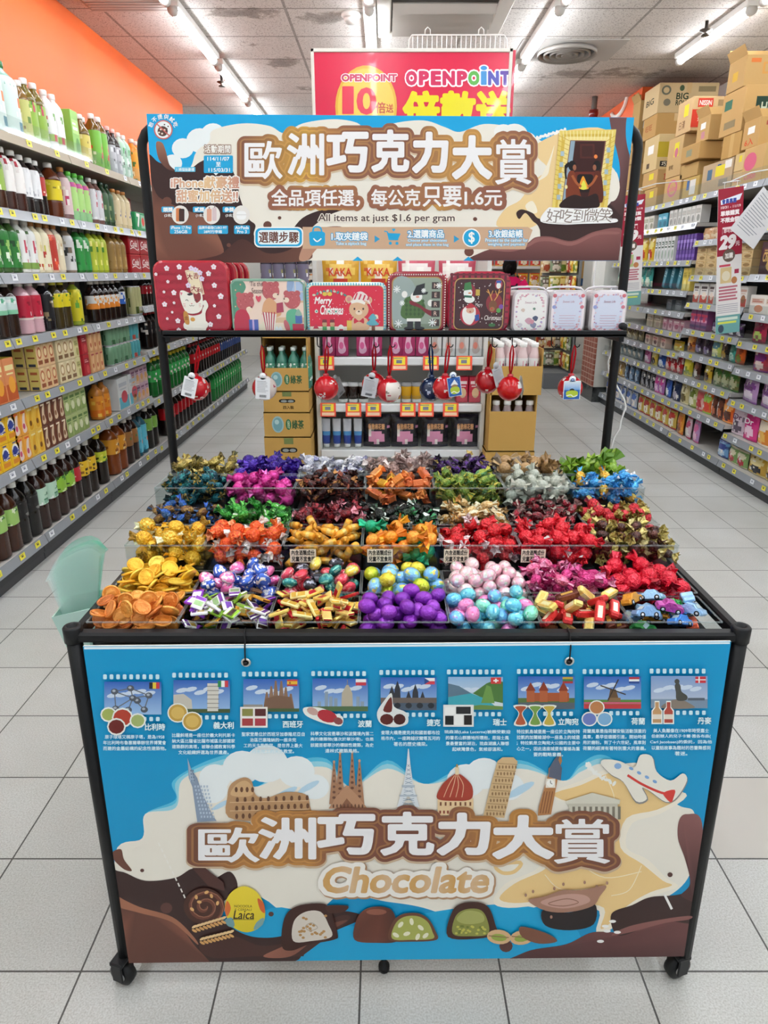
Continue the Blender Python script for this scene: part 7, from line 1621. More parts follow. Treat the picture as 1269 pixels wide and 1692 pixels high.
# ---------------------------------------------------------------- right hand shelving of sweets and biscuits
RX, RB = 2.45, 2.93
RZA = (.115, .321, .564, .784, .965, 1.151, 1.40, 1.70, 1.985)
RZB = (.115, .371, .602, .798, .98, 1.183, 1.391, 1.648, 1.985)
RZC = (.121, .367, .593, .772, .933, 1.097, 1.268, 1.505, 1.785, 1.985)
RBAYS = ((3.0, 3.948, RZA), (3.95, 4.898, RZA), (4.9, 5.848, RZB), (5.85, 6.798, RZC), (6.8, 7.87, RZC))
for k, (y0, y1, zs) in enumerate(RBAYS):
    bay('R', y0, y1, zs, ('dark backed sweets shelving bay at the right edge, partly out of frame', 'sweets shelving bay with lilac bags, right of the 29 sign', 'sweets shelving bay behind the 29 sign', 'sweets shelving bay between the two hanging price signs', 'last sweets shelving bay, next to the white column')[k], (5, 6, 7, 6, 6), RB, RX, (2, 3, 4, 5, 6, len(zs)-1), True, seed=20+k)
def pz(h): return h
def right(zs, k, ya, yb, maker, sp, label, cat, dep=.05, jit=.25, stack=1, sh=0, lean=0.0):
    n = max(1, int((yb-ya)/sp+.3)); X = RX+.022+dep; z = zs[k]; bn = {3.95: 'bay right of the 29 sign', 4.9: 'bay behind the 29 sign', 5.85: 'bay between the signs', 6.8: 'bay by the column'}
    pos = [(X, ya+(yb-ya)*(i+.5)/n, z+.001+s*sh) for i in range(n) for s in range(stack)]
    wh = [v for q, v in bn.items() if ya >= q-.06][-1]
    lb = f'{label}, {wh}'
    put_row(maker, pos, lb, cat, lb, -PI/2, jit, int(ya*100)+k)
def P(w, h, c1, c2, c3, seed, tx=None, d=.05): return pouch('snack_pouch', w, h, d, c1, c2, c3, seed, 0, tx)
def B(w, d, h, c, art, cs, seed, tx=None): return boxpack('sweets_box', w, d, h, c, art, cs, seed, tx)
# bottom
right(RZC, 0, 5.86, 6.78, P(.155, .17, 'c9a84a', 'efe6cc', 'b5352a', 1), .15, 'gold and white candy bag on the bottom shelf', 'candy bag')
right(RZC, 0, 6.82, 7.8, P(.155, .17, 'b8c0cc', 'efe6dc', '4a6ab0', 2), .16, 'pale blue candy bag on the bottom shelf', 'candy bag')
right(RZB, 0, 5.68, 5.84, P(.15, .19, 'd9902a', '8a4a1e', 'c86a1e', 3), .16, 'orange biscuit bag standing on the bottom shelf', 'snack bag')
right(RZB, 0, 5.52, 5.67, P(.13, .18, 'dcc0c8', 'e8e0d8', 'c04a6a', 4), .15, 'white and pink tube bag on the bottom shelf', 'snack bag')
right(RZB, 0, 5.38, 5.51, P(.12, .18, 'b58ab8', 'e0b0c8', 'd06a9a', 5), .13, 'tilted pink and violet bag on the bottom shelf', 'snack bag')
pr = P(.17, .2, '5a86b8', 'dfe6ee', '3f8ac8', 6); put_row(pr, [(RX+.13, 5.12, RZB[0]+.03)], 'blue and white bag lying flat in a gap on the bottom shelf', 'snack bag', None, -PI/2); pr.rotation_euler = (-1.15, 0, -1.9)
right(RZB, 0, 4.92, 5.03, P(.14, .12, '6a9ac8', 'b8d0e4', '3a4a8a', 7), .11, 'blue bag of sweets on the bottom shelf', 'candy bag')
right(RZA, 0, 4.62, 4.88, P(.15, .12, '7a9a5a', 'b0303a', 'd8d0b0', 8), .13, 'red and green leafy candy bag on the bottom shelf', 'candy bag')
right(RZA, 0, 4.0, 4.6, P(.2, .13, 'c9a040', '2a2a2e', 'e6d69a', 9), .2, 'gold biscuit bag on the bottom shelf', 'snack bag', .06)
# second shelf
for (y0, y1, c, sd, lb) in ((7.3, 7.8, ('a8906a', 'd9b04a', '8a6a3a'), 10, 'tan snack bag'), (6.82, 7.28, ('3f4a5a', '8aa0b8', '5a7a9a'), 11, 'slate snack bag'), (6.42, 6.78, ('26252a', '8a8a90', '5a5a60'), 12, 'black sweet bag'), (6.2, 6.42, ('a86aa8', 'e0c0dc', 'c03a8a'), 13, 'violet and pink sweet bag'), (6.0, 6.2, ('3f6ac0', 'dfe6f0', '2a3f8a'), 14, 'blue sweet bag'), (5.86, 6.0, ('2f3a5a', 'a8a0b0', '1f2a4a'), 15, 'navy sweet bag')):
    right(RZC, 1, y0, y1, P(.125, .165, c[0], c[1], c[2], sd), .125, lb+' on the second shelf', 'candy bag')
for (y0, y1, w, h, c, sd, lb) in ((5.68, 5.84, .15, .17, ('cfc08a', '6a5a2a', 'e6dcb0'), 16, 'cream sweet bag'), (5.53, 5.67, .14, .17, ('b5b86a', 'e8e6c8', '6a7a2a'), 17, 'pale lime sweet bag'), (5.39, 5.52, .14, .18, ('d8a8a0', 'b5303a', 'c85a5a'), 18, 'pink peach gummy bag'), (5.26, 5.39, .14, .18, ('d8702a', 'd8402e', '9ac050'), 19, 'orange fruit gummy bag'), (5.06, 5.25, .1, .17, ('4a2a22', 'b5603a', '6a3a2a'), 20, 'dark brown chocolate bag'), (4.91, 5.05, .16, .175, ('e0601e', '5a2a1a', 'f0a050'), 21, 'bright orange chocolate bag')):
    right(RZB, 1, y0, y1, P(w, h, *c, sd), w-.005, lb+' on the second shelf', 'snack bag')
for (y0, y1, c, sd, tx, lb) in ((4.74, 4.88, ('c8b0c0', '5a4a5a', 'dcc8d4'), 22, ('Dr', '6a3a5a'), 'grey pink sweet bag'), (4.56, 4.73, ('d83a86', 'f0c8dc', 'c82a78'), 23, ('Dr', 'f6e6f0'), 'hot pink sweet bag'), (4.4, 4.55, ('d8802a', 'e6b04a', 'efe0c8'), 24, None, 'orange gummy bag'), (4.0, 4.39, ('a8b8d8', 'd8dcec', '6a7ab8'), 25, None, 'pale blue sweet bag')):
    right(RZA, 1, y0, y1, P(.165, .2, *c, sd, tx), .16, lb+' on the second shelf', 'candy bag')
# third shelf
for (y0, y1, c, sd, lb) in ((6.82, 7.8, ('7a8a90', 'c8c0b0', '4a5a60'), 26, 'grey bag'), (6.6, 6.78, ('c87aa8', 'e8d0e0', 'a83a7a'), 27, 'pink bag'), (6.42, 6.6, ('d8b84a', '3a2a1a', 'e8d88a'), 28, 'yellow bag'), (6.25, 6.42, ('2f5ab0', 'dce4f0', '203a80'), 29, 'royal blue bag'), (5.87, 6.24, ('b5202a', 'e8c0b8', '8a1620'), 30, 'red bag')):
    right(RZC, 2, y0, y1, P(.13, .15, *c, sd), .135, lb+' on the third shelf', 'candy bag')
for (y0, y1, c, sd, lb) in ((5.7, 5.84, ('c8b82a', '8a9a2a', 'e8d84a'), 31, 'yellow squeezy bag'), (5.5, 5.69, ('4a2a22', 'd8d0c8', '7a4a3a'), 32, 'brown chocolate bean bag'), (5.3, 5.49, ('c8a02a', '4a2a1a', 'd8c050'), 33, 'gold peanut bean bag'), (4.92, 5.29, ('6a6a3a', 'b0b08a', '3f6a2a'), 34, 'olive nut bag')):
    right(RZB, 2, y0, y1, P(.14, .155, *c, sd), .135, lb+' on the third shelf', 'snack bag')
right(RZA, 2, 4.38, 4.88, P(.24, .165, 'b890c0', 'e8d8e8', '8a4a9a', 35, ('Gum', '5a2a5a')), .25, 'large lilac sweet bag on the third shelf', 'candy bag', .06)
# fourth
right(RZC, 3, 6.2, 6.78, B(.15, .06, .09, 'd8b8a8', 'photo', ('e6d0c0', '7a4a4a', 'b5505a'), 36), .17, 'beige pink biscuit box on the fourth shelf', 'box')
right(RZC, 3, 5.88, 6.15, P(.2, .09, 'd9b81e', 'e8d85a', 'c9981a', 37), .22, 'yellow crisp bag lying on the fourth shelf', 'snack bag')
right(RZC, 3, 6.84, 7.8, P(.13, .12, '8a7a5a', 'c8b890', '5a4a3a', 38), .15, 'brown bag on the fourth shelf', 'snack bag')
for (y0, y1, c, sd, lb) in ((5.7, 5.84, ('b86a2a', '6a2a1a', 'd89a4a'), 39, 'orange brown bar bag'), (5.4, 5.69, ('3a2a3a', '8a7aa0', '2a1a2a'), 40, 'dark plum chocolate bag'), (5.25, 5.39, ('c8d06a', 'e8e8b0', '5a8a9a'), 41, 'lime green chocolate bag'), (5.12, 5.24, ('1f1a18', 'a8843a', '3a2a1a'), 42, 'black and gold bag'), (5.0, 5.11, ('3f9a8a', 'a8d0c0', '2a6a5a'), 43, 'teal bag'), (4.91, 5.0, ('c85a1e', '6a7a2a', '8a3a1a'), 44, 'orange red crisp bag')):
    right(RZB, 3, y0, y1, P(.13, .14, *c, sd), .13, lb+' on the fourth shelf', 'snack bag')
right(RZA, 3, 4.1, 4.75, P(.16, .14, 'b03a4a', 'e8d0c8', '7a2a7a', 45), .16, 'red and purple sweet bag on the fourth shelf', 'candy bag')
# fifth to eighth
right(RZC, 4, 6.4, 6.78, B(.16, .06, .115, 'c8b8a0', 'label', ('8a7a6a', 'd8d0c0', 'b8a090'), 46), .18, 'buff biscuit box on the fifth shelf', 'box')
right(RZC, 4, 5.88, 6.38, B(.11, .06, .1, 'c890a0', 'photo', ('d8b0b8', 'a84a6a', 'e8d8d8'), 47), .12, 'rose pink biscuit box on the fifth shelf', 'box')
right(RZB, 4, 5.5, 5.8, B(.1, .06, .15, '8a4a7a', 'stripes', ('4a2a6a', 'd8a0b8', 'c83a5a'), 48), .1, 'purple and pink wafer box on the fifth shelf', 'box')
right(RZB, 4, 4.95, 5.45, P(.12, .09, '2a2230', 'c8c0d0', '4a2a5a', 49), .12, 'small dark speckled sweet bag on the fifth shelf', 'candy bag')
for (y0, y1, c, sd, lb) in ((4.62, 4.88, ('b02a4a', 'a8c060', '7a1a3a'), 50, 'crimson berry bag'), (4.4, 4.6, ('a890c0', 'b8d860', '7a6aa0'), 51, 'mauve bag with lime burst'), (4.0, 4.38, ('d8a8b8', 'efe0e0', 'b85a6a'), 52, 'pale pink wafer bag')):
    right(RZA, 4, y0, y1, P(.15, .15, *c, sd), .16, lb+' on the fifth shelf', 'candy bag')
right(RZC, 5, 6.1, 6.5, B(.15, .06, .09, '5a626a', 'label', ('3a424a', '8a929a', '6a727a'), 53), .16, 'slate grey box on the sixth shelf', 'box', .1)
right(RZB, 5, 5.42, 5.83, B(.12, .06, .15, 'dcd8d4', 'photo', ('c83a2a', 'e8d8c8', '4a3a3a'), 54), .125, 'white and red chocolate egg box on the sixth shelf', 'box')
right(RZB, 5, 4.92, 5.4, B(.12, .06, .14, 'd8d4ce', 'photo', ('b5302a', '8a5a3a', 'c8a090'), 55), .13, 'white and red filled biscuit box on the sixth shelf', 'box')
right(RZA, 5, 4.5, 4.88, B(.18, .07, .12, 'dcd4cc', 'label', ('c8b0a0', 'a85a4a', 'd08a6a'), 56), .19, 'white portrait biscuit box on the sixth shelf', 'box')
right(RZA, 5, 4.0, 4.45, P(.17, .24, 'c86ab0', 'e0b8d8', 'a83a90', 57), .18, 'tall pink rabbit eared bag on the sixth shelf', 'candy bag')
bk = B(.06, .16, .17, '3f7a8a', 'label', ('8ab0b8', '2a5a6a', '5a98a8'), 58); put_row(bk, [(RX+.12, 6.15+.16*i, RZC[6]+.02) for i in range(3)], 'leaning blue grey slim box on the seventh shelf between the signs', 'box', 'leaning slim boxes on the right shelving', -PI/2)
for o in [x for x in COL.objects if x.name.startswith('sweets_box') and x.get('group') == 'leaning slim boxes on the right shelving']: o.rotation_euler = (0, .3, -PI/2)
right(RZC, 6, 5.88, 6.05, B(.08, .07, .18, 'd8c05a', 'label', ('b8a03a', '8a7a2a', 'e8d88a'), 59), .085, 'tall yellow box on the seventh shelf', 'box')
right(RZC, 6, 6.82, 7.8, P(.15, .2, '3f9a90', 'c8d8c0', '2a6a62', 60), .16, 'sea green bag on the seventh shelf', 'snack bag')
right(RZB, 6, 4.95, 5.84, B(.17, .09, .055, 'c9ac7a', 'label', ('a8844a', 'e0d0a8', '8a6a3a'), 61), .178, 'flat tan cake box in a stack on the seventh shelf', 'box', .06, 0, 4, .056)
right(RZA, 6, 3.98, 4.85, boxpack('sweets_box', .26, .1, .2, '3a1620', 'label', ('5a2630', 'c8a05a', 'c8a05a'), 62, ('Chocolate', 'd0a860')), .28, 'maroon chocolate gift box on the seventh shelf', 'box', .06, 0)
right(RZC, 7, 6.3, 6.75, B(.06, .14, .2, 'd8d8d6', 'label', ('4a5a4a', 'e8e8e6', '8a9a8a'), 63), .072, 'slim white card box standing in a row on the eighth shelf', 'box', .08, 0)
right(RZC, 7, 5.87, 6.25, B(.05, .14, .2, '5a3a8a', 'stripes', ('7a5ab0', '3a2060', '9a80c8'), 64), .06, 'slim purple box standing in a row on the eighth shelf', 'box', .08, 0)
right(RZC, 7, 6.82, 7.6, P(.15, .22, 'c8a02a', 'b5402a', 'd8c86a', 65), .17, 'yellow and red bag on the eighth shelf', 'snack bag')
right(RZB, 7, 4.95, 5.84, P(.16, .09, 'c8a07a', 'd8c8a8', 'a87a4a', 66), .16, 'buff biscuit bag on the eighth shelf', 'snack bag')
right(RZA, 7, 4.0, 4.85, B(.16, .1, .2, 'b8a898', 'label', ('8a7a6a', 'd8d0c0', 'a89080'), 67), .18, 'grey brown box on the eighth shelf', 'box')
right(RZC, 8, 6.55, 6.75, B(.1, .08, .12, '3f8aa0', 'label', ('5aa8c0', 'd8e0e0', '2a6a80'), 68), .11, 'teal box on the ninth shelf', 'box')
right(RZC, 8, 5.87, 6.5, B(.08, .08, .13, 'd0cec8', 'label', ('a8a8a0', 'b8b0a8', '8a8a84'), 69), .088, 'white and grey box on the ninth shelf', 'box')
right(RZC, 8, 6.85, 7.8, B(.12, .08, .12, 'd0ccc0', 'label', ('9a9a84', 'b8b098', '8a8a74'), 70), .13, 'ivory box on the ninth shelf', 'box')

# cartons stacked on top of the right hand shelving ---------------
KR = 'b7936a'
def cbox(y0, y1, z0, z1, x1, label, col=KR, x0=2.50, marks=(), flap=False, tapeside=True):
    """kraft carton; marks are drawn on its aisle face (a) or on the face towards the camera (f)"""
    b = MB(); b.box(x0, y0, z0, x1, y1, z1-.0005, col, .003)
    o = b.build('cardboard_carton', 'card'); o.rotation_euler = (0, 0, 0); tag(o, label, 'cardboard box')
    w = x1-x0; d = y1-y0; h = z1-z0
    b = MB(); cx = (x0+x1)/2; b.box(cx-.022, y0-.0008, z1-h*.35, cx+.022, y0, z1-.003, 'c8a878'); b.box(cx-.022, y0, z1-.0008, cx+.022, y1, z1+.0004, 'c8a878'); b.build('packing_tape', 'gloss', o)
    fa = Art(lambda u, v, hh: (x0-.0004-hh, y1-u*d, z0+v*h)); ff = Art(lambda u, v, hh: (x0+u*w, y0-.0012-hh, z0+v*h)); na = nf = 0
    for mk in marks:
        A = fa if mk[0] == 'a' else ff
        if mk[0] == 'a': na += 1
        else: nf += 1
        if mk[1] == 't': A.txt(mk[2], *mk[3:7], mk[7], .02, res=1)
        elif mk[1] == 'r': A.rect(*mk[2:6], mk[6])
        elif mk[1] == 'e': A.ell(*mk[2:6], mk[6], 18)
    if na: fa.build('side_print', 'card', o)
    if nf: ff.build('front_print', 'card', o)
    if flap:
        b = MB(); b.box(x0, 0, 0, x1, .004, .10, col, T=Matrix.Translation((0, y1-.006, z1)) @ Matrix.Rotation(-.35, 4, 'X')); b.box(0, y0+.004, 0, .004, y1-.004, .07, col, T=Matrix.Translation((x0+.002, 0, z1)) @ Matrix.Rotation(-.5, 4, 'Y')); b.build('open_flap', 'card', o)
    return o
WS = ('a', 'r', .3, .5, .7, .75, 'e6e4de')
YT = ('a', 'r', .45, .5, .75, .85, 'd8c83a')
cbox(5.02, 5.30, 1.988, 2.214, 2.86, 'kraft carton with pink round print, lowest at the right edge', 'bd9a66', marks=(('f', 'e', .5, .5, .3, .34, 'c8607a'), ('f', 'e', .5, .5, .2, .22, 'bd9a66'), ('a', 'e', .35, .6, .3, .25, 'c8607a'), ('a', 't', 'Collon', .15, .12, .7, .3, 'c8607a')), x0=2.49)
cbox(5.315, 5.45, 1.988, 2.086, 2.86, 'low carton with yellow sticker behind the pink printed one', 'c0a070', marks=(('a', 't', 'Pocky', .15, .2, .8, .6, 'b55a5a'),))
cbox(5.315, 5.45, 2.088, 2.203, 2.86, 'small carton with yellow tag above the low one', 'c3a878', marks=(YT,))
cbox(5.16, 5.39, 2.217, 2.392, 2.88, 'carton with white label on top of the pink printed one', 'b7925c', marks=(WS, ('a', 't', '6入', .2, .1, .7, .35, 'c8502e'), ('f', 'r', .1, .7, .5, .85, '9a4a3a')), flap=True)
cbox(5.47, 5.97, 1.988, 2.195, 2.86, 'wide carton with blue grey print standing on the shelf top', 'b09878', marks=(('a', 'r', .18, .45, .34, .8, '4f6a80'), ('a', 'r', .5, .5, .62, .9, '3f5a86'), ('a', 'r', .74, .7, .95, .95, 'dcd8d0'), ('a', 'r', .6, .15, .88, .38, '8a8070'), YT))
cbox(5.41, 5.69, 2.198, 2.352, 2.86, 'taped brown carton above the blue grey one', 'b08a50', marks=(('a', 'r', .42, .0, .62, 1, 'bd9a62'),))
cbox(5.44, 5.78, 2.355, 2.635, 2.9, 'big carton with dark green square print', 'b9945f', marks=(('f', 'r', .2, .2, .78, .75, '2a3f34'), ('f', 't', 'HoHo', .3, .38, .7, .62, 'b9c0a8'), ('a', 'r', .12, .6, .45, .82, '3f6a58'), ('a', 'r', .2, .15, .7, .32, '8a7a5a')))
cbox(5.50, 5.76, 2.638, 2.83, 2.9, 'topmost right carton with open flaps under the ceiling', 'b5925f', marks=(('a', 'r', .3, .3, .6, .6, 'c8a040'), ('f', 't', 'DELI', .3, .4, .8, .75, 'c08a4a'), ('f', 'r', .08, .75, .25, .88, 'c8703a')), flap=True)
cbox(6.02, 6.33, 1.988, 2.145, 2.78, 'carton with large white label on the shelf top', 'b89a58', marks=(('a', 'r', .45, .15, .8, .85, 'dad8d2'), ('a', 'r', .25, .4, .42, .85, '4a6a9a')))
cbox(6.08, 6.42, 2.148, 2.255, 2.8, 'plain carton on the white labelled one', 'b3925c', marks=(('f', 't', 'GALAXY', .4, .5, .9, .7, '6a5230'),))
cbox(6.0, 6.35, 2.258, 2.38, 2.84, 'wide plain carton jutting out below the flapped one', 'b08c56', x0=2.46, marks=(('a', 'r', .3, .3, .6, .7, '8a8a70'), ('f', 't', 'Cookie', .75, .4, .98, .6, '6a5230')))
cbox(5.97, 6.19, 2.383, 2.56, 2.76, 'carton with red mark and open flaps in the middle of the pile', 'b5935f', marks=(WS, ('a', 't', '箱', .4, .1, .7, .4, 'b87a90'), ('f', 'r', .35, .75, .9, .88, 'b5503a')), flap=True)
cbox(6.44, 6.76, 2.193, 2.503, 2.8, 'tall carton with yellow tag under the red and white one', 'b99a6a', marks=(YT, ('a', 'e', .6, .6, .12, .12, 'b86a7a'), ('a', 't', '餅乾', .2, .2, .5, .32, '6a5230')))
cbox(6.38, 6.74, 1.988, 2.19, 2.8, 'carton with pink lettering on the shelf top', 'b99864', marks=(('a', 'e', .5, .55, .3, .34, 'c06a80'), ('a', 'e', .5, .55, .22, .24, 'b99864'), ('a', 't', 'Collon', .25, .45, .75, .65, 'c06a80')))
cbox(6.34, 6.64, 2.507, 2.755, 2.9, 'red banded white carton in the upper pile', 'c4a478', marks=(('f', 'r', 0, .1, 1, .62, 'c8402e'), ('f', 'r', .1, .68, .4, .94, 'c8402e'), ('f', 't', 'NISSIN', .13, .74, .37, .88, 'efe6dc'), ('f', 't', '拉麵王袋麵', .12, .28, .7, .48, 'e0b8a0'), ('f', 'r', .5, .72, .9, .9, '9a805a'), YT, ('a', 't', '日清', .2, .15, .6, .4, '8a6a4a')))
cbox(6.92, 7.24, 1.988, 2.15, 2.72, 'lowest carton beside the 99 sign', 'b3925c', marks=(YT,))
cbox(6.96, 7.33, 2.153, 2.305, 2.8, 'carton with small red print second in the tall pile', 'b89562', marks=(YT, ('f', 't', '餅', .2, .4, .5, .8, 'b5503a')))
cbox(7.02, 7.38, 2.308, 2.60, 2.82, 'pale carton with an ochre band in the tall pile', 'c4ab7c', marks=(('f', 'r', 0, .35, 1, .78, 'b09a2e'), ('f', 'r', .1, .08, .6, .24, '2a2826'), ('f', 't', '巧克力', .15, .1, .55, .22, 'd8d0b8'), WS, ('a', 'r', .3, .1, .5, .25, '5a4a3a')))
cbox(7.14, 7.48, 2.603, 2.79, 2.86, 'carton with red flower mark below the large white one', 'b18b55', marks=(('f', 'e', .68, .55, .1, .26, 'b5483a'), ('f', 'e', .68, .55, .06, .15, 'b18b55'), ('a', 't', '旺旺', .2, .35, .7, .6, 'a0603a')))
cbox(7.16, 7.54, 2.793, 3.035, 3.04, 'largest pale carton with black toy print at the top of the pile', 'c3aa80', marks=(('f', 't', 'BIG', .3, .45, .5, .66, '2a3a2a'), ('f', 't', 'ROLL', .3, .25, .5, .42, '2a3a2a'), ('f', 'e', .12, .75, .08, .16, '6a6a5a'), ('f', 'e', .12, .75, .05, .1, 'c3aa80'), ('f', 'e', .38, .82, .04, .1, '4a5a40'), ('f', 'r', .66, .7, .95, .88, '8a7a5a'), ('f', 'e', .15, .35, .06, .12, '7a7260'), ('a', 't', 'BIG', .2, .4, .7, .6, '4a4a3a')))
for (z0, z1, lb) in ((1.988, 2.20, 'lowest carton of the far stack by the orange fascia'), (2.203, 2.43, 'carton second in the far stack by the orange fascia'), (2.433, 2.63, 'carton third in the far stack by the orange fascia'), (2.633, 2.98, 'white labelled top carton of the far stack by the orange fascia')):
    cbox(7.56, 7.77, z0, z1, 2.7, lb, 'a98a58', x0=2.475, marks=(('f', 'r', .2, .3, .6, .75, 'd6d2c8'), ('f', 'r', .27, .45, .5, .68, '4a4a4a')) if z0 > 2.6 else (), flap=z0 > 2.6)

# hanging promotion signs -----------------------------------------
def promo(pxs, Y, num, label, extra):
    P = [at_y(a, c, Y) for a, c in pxs]; x0 = P[0][0]; x1 = P[1][0]; z1 = P[0][2]; z0 = P[3][2]; w = x1-x0; h = z1-z0
    b = MB(); b.box(-w/2, 0, -h, w/2, .004, 0, 'e6e3e0'); o = b.build('promotion_sign', 'print'); o.location = ((x0+x1)/2, Y, z1); o.rotation_euler = (0, math.atan((x0-P[3][0])/h), -.1); tag(o, label, 'sign')
    a = Art(lambda u, v, hh: (-w/2+u*w, -hh, -h+v*h))
    a.rect(0, .55, 1, 1, '9a1b34'); a.poly([(.1, .925), (.95, .955), (.85, .915), (.12, .895)], 'dfe6f2'); a.txt('會員專屬', .16, .9, .72, .93, '3a4a9a', .05, res=1)
    a.txt('10/31 - 11/19', .12, .868, .9, .885, 'f0e0e0', .02, res=1); a.txt('單筆購買', .12, .82, .85, .852, 'f3e8e8', .05, res=1); a.txt('不限金額', .12, .775, .85, .807, 'f3e8e8', .05, res=1); a.txt('即可以', .26, .705, .62, .732, 'f3dede', .03, res=1); a.line([(.2, .698), (.2, .738), (.72, .738), (.72, .698)], .012, 'f3dede')
    a.txt(num, .1, .6, .68, .685, 'f6f0ef', .06, res=1, sl=.15); a.txt('元', .74, .61, .9, .64, 'f3dede', .03, res=1)
    a.ell(.48, .55, .25, .045, '6a5a4e', 22); a.txt('加購', .32, .53, .64, .568, 'f0ece6', .03, res=1)
    a.rect(.15, .36, .6, .47, extra[0]); a.ell(.38, .41, .17, .035, extra[1], 14); a.rect(.1, .475, .55, .49, 'c8485a'); a.rect(.72, .42, .9, .45, 'a02a4a'); a.ell(.72, .375, .12, .025, 'b87a4a', 12)
    for k in range(5): a.rect(.1, .325-.022*k, .86-.06*(k % 2), .338-.022*k, 'b86a78')
    for k in range(5): a.rect(.06, .205-.014*k, .9, .21-.014*k, 'a8a8b0')
    a.rect(0, 0, 1, .13, '6fa8a4'); a.rect(.08, .095, .9, .115, 'd8e8d8'); a.rect(.08, .07, .85, .085, 'd8e05a'); a.ell(.22, .035, .12, .03, '3a4a5a', 12)
    a.build('sign_print', 'print', o)
    b = MB()
    for s in (-.25, .25): b.tube([(s*w, .002, -.004), (s*w, .004, .02), (s*w+.005, .01, .035)], .0016, 6, 'd8d8d8')
    b.tube([(-.3*w, .012, .035), (.3*w, .012, .035), (.3*w+.02, .03, .03)], .003, 6, 'dcdcdc'); b.build('hanger', 'gloss', o)
    b = MB(); ax = 2.47-(x0+x1)/2; b.tube([(0, .014, .036), (ax*.4, .016, .07), (ax, .02, .075)], .0035, 6, 'dcdcdc'); b.build('bracket_arm', 'gloss', o)
promo([(1188, 310), (1228, 310), (1222, 552), (1182, 552)], 4.72, '29', 'maroon and white hanging sign with 29 in front of biscuits', ('d8c08a', 'e6dcc0'))
promo([(1029, 322), (1066, 322), (1060, 505), (1022, 505)], 6.15, '99', 'maroon and white hanging sign with 99 beside the right post', ('a8b87a', 'd88aa0'))
p = [at_y(*q, 4.55) for q in ((1262, 308), (1290, 345), (1245, 412), (1206, 378))]
b = MB(); b.add([(a, 4.55, c) for a, _, c in p]+[(a, 4.552, c) for a, _, c in p], [(0, 1, 2, 3), (7, 6, 5, 4), (0, 4, 5, 1), (1, 5, 6, 2), (2, 6, 7, 3), (3, 7, 4, 0)], 'dcdbdc'); o = b.build('notice_sheet', 'print', fix=True); tag(o, 'tilted sheet of white paper with small print hanging at right edge', 'paper')
a = Art(lambda u, v, h: tuple(p[0][i]*(1-u)*v+p[1][i]*u*v+p[3][i]*(1-u)*(1-v)+p[2][i]*u*(1-v)-(h if i == 1 else 0) for i in range(3)))
for k in range(14): a.rect(.1, .9-.058*k, .62+.28*((k*37) % 10)/10, .915-.058*k, '8a8d96')
a.build('sheet_print', 'print', o)
b = MB(); b.tube([(RX-.01, 4.2, 1.98), (RX-.03, 4.5, 1.93), (p[0][0]+.02, 4.553, p[0][2]-.03)], .003, 6, 'd0d0d0'); tag(b.build('sign_arm', 'gloss'), 'thin white arm holding the tilted paper sheet', 'sign holder')

# ---------------------------------------------------------------- middle shelving with its end display
EX0, EX1, EY = -.36, .545, 3.75
t = thing('end_display_shelving', 'white end display shelving seen under the tin shelf', 'shelving', (0, EY, 0))
b = MB(); b.box(EX0, .45, 0, EX1, .47, 2.1, 'c9c6c0'); b.build('back_panel', 'metal', t)
for x in (EX0, EX1):
    b = MB(); b.box(x-.012, .02, 0, x+.012, .45, 1.55, 'd3d1cc', .003); b.build('side_panel', 'metal', t)
EZ = (.13, .475, .733, .985, 1.275)
PT = {2: ((542, 'r'), (584, 'r'), (617, 'r'), (674, 'r'), (704, 'r'), (745, 'r')), 3: ((539, 'r'), (660, 'r'), (712, 'r'), (767, 'r'))}
for k, z in enumerate(EZ):
    b = MB(); b.box(EX0+.013, .03, z-.03, EX1-.013, .445, z-.002, 'd5d3cf', .002); sh = b.build('shelf', 'metal', t)
    b = MB(); b.box(EX0+.004, .006, z-.045, EX1-.004, .03, z, 'dadbdc', .006); b.build('price_rail', 'gloss', sh)
    b = MB(); b.box(EX0+.01, .009, z, EX1-.01, .0105, z+.045, 'fff'); b.build('clear_lip', 'acrylic', sh)
    for (px, c) in PT.get(k, ()):
        p = at_y(px, 600 if k == 3 else 668, EY); price_tag(c, sh, (p[0], -.002, z-.03), 0, .085, .075)
b = MB(); b.box(EX0, .05, 0, EX1, .06, .09, '55565a'); b.build('kick_plate', 'metal', t)
# body of the middle shelving running away down the store
t2 = thing('gondola_shelving', 'long double sided middle shelving behind the end display', 'shelving', (.09, 4.25, 0))
b = MB(); b.box(-.03, 0, 0, .03, 4.6, 2.1, 'bdb9b2'); b.build('spine_panel', 'metal', t2)
for k, z in enumerate((.14, .5, .85, 1.2, 1.55, 2.1)):
    for s in (-1, 1):
        b = MB(); b.box(s*.03, 0, z-.03, s*.42, 4.6, z, 'c4c1bb'); b.build('shelf', 'metal', t2)
def on_end(k, pxs, maker, label, cat, dep=.075, dz=0.0, rows=1, rd=.09):
    pos = [(at_y(px, 600, EY+dep)[0], EY+dep+rd*r, EZ[k]+.001) for px in pxs for r in range(rows)]
    put_row(maker, pos, label, cat, label+' row', 0, .1, k)
def tube_():
    b = MB(); b.lathe([(.017, 0), (.018, .022)], 14, 'e6e6e6'); V = []; n = 14
    for j in range(7):
        v = j/6
        for i in range(n):
            a = 2*PI*i/n; V.append((.021*math.cos(a)*(1+.15*v), .019*math.sin(a)*(1-v*.95), .022+.14*v))
    b.add(V, [(j*n+i, j*n+(i+1) % n, (j+1)*n+(i+1) % n, (j+1)*n+i) for j in range(6) for i in range(n)], [L('27408a') if j in (0, 1) else L('4a8ac0') if j == 2 else L('c9ccd4') for j in range(6) for i in range(n)], True)
    return b.build('cream_tube', 'gloss')
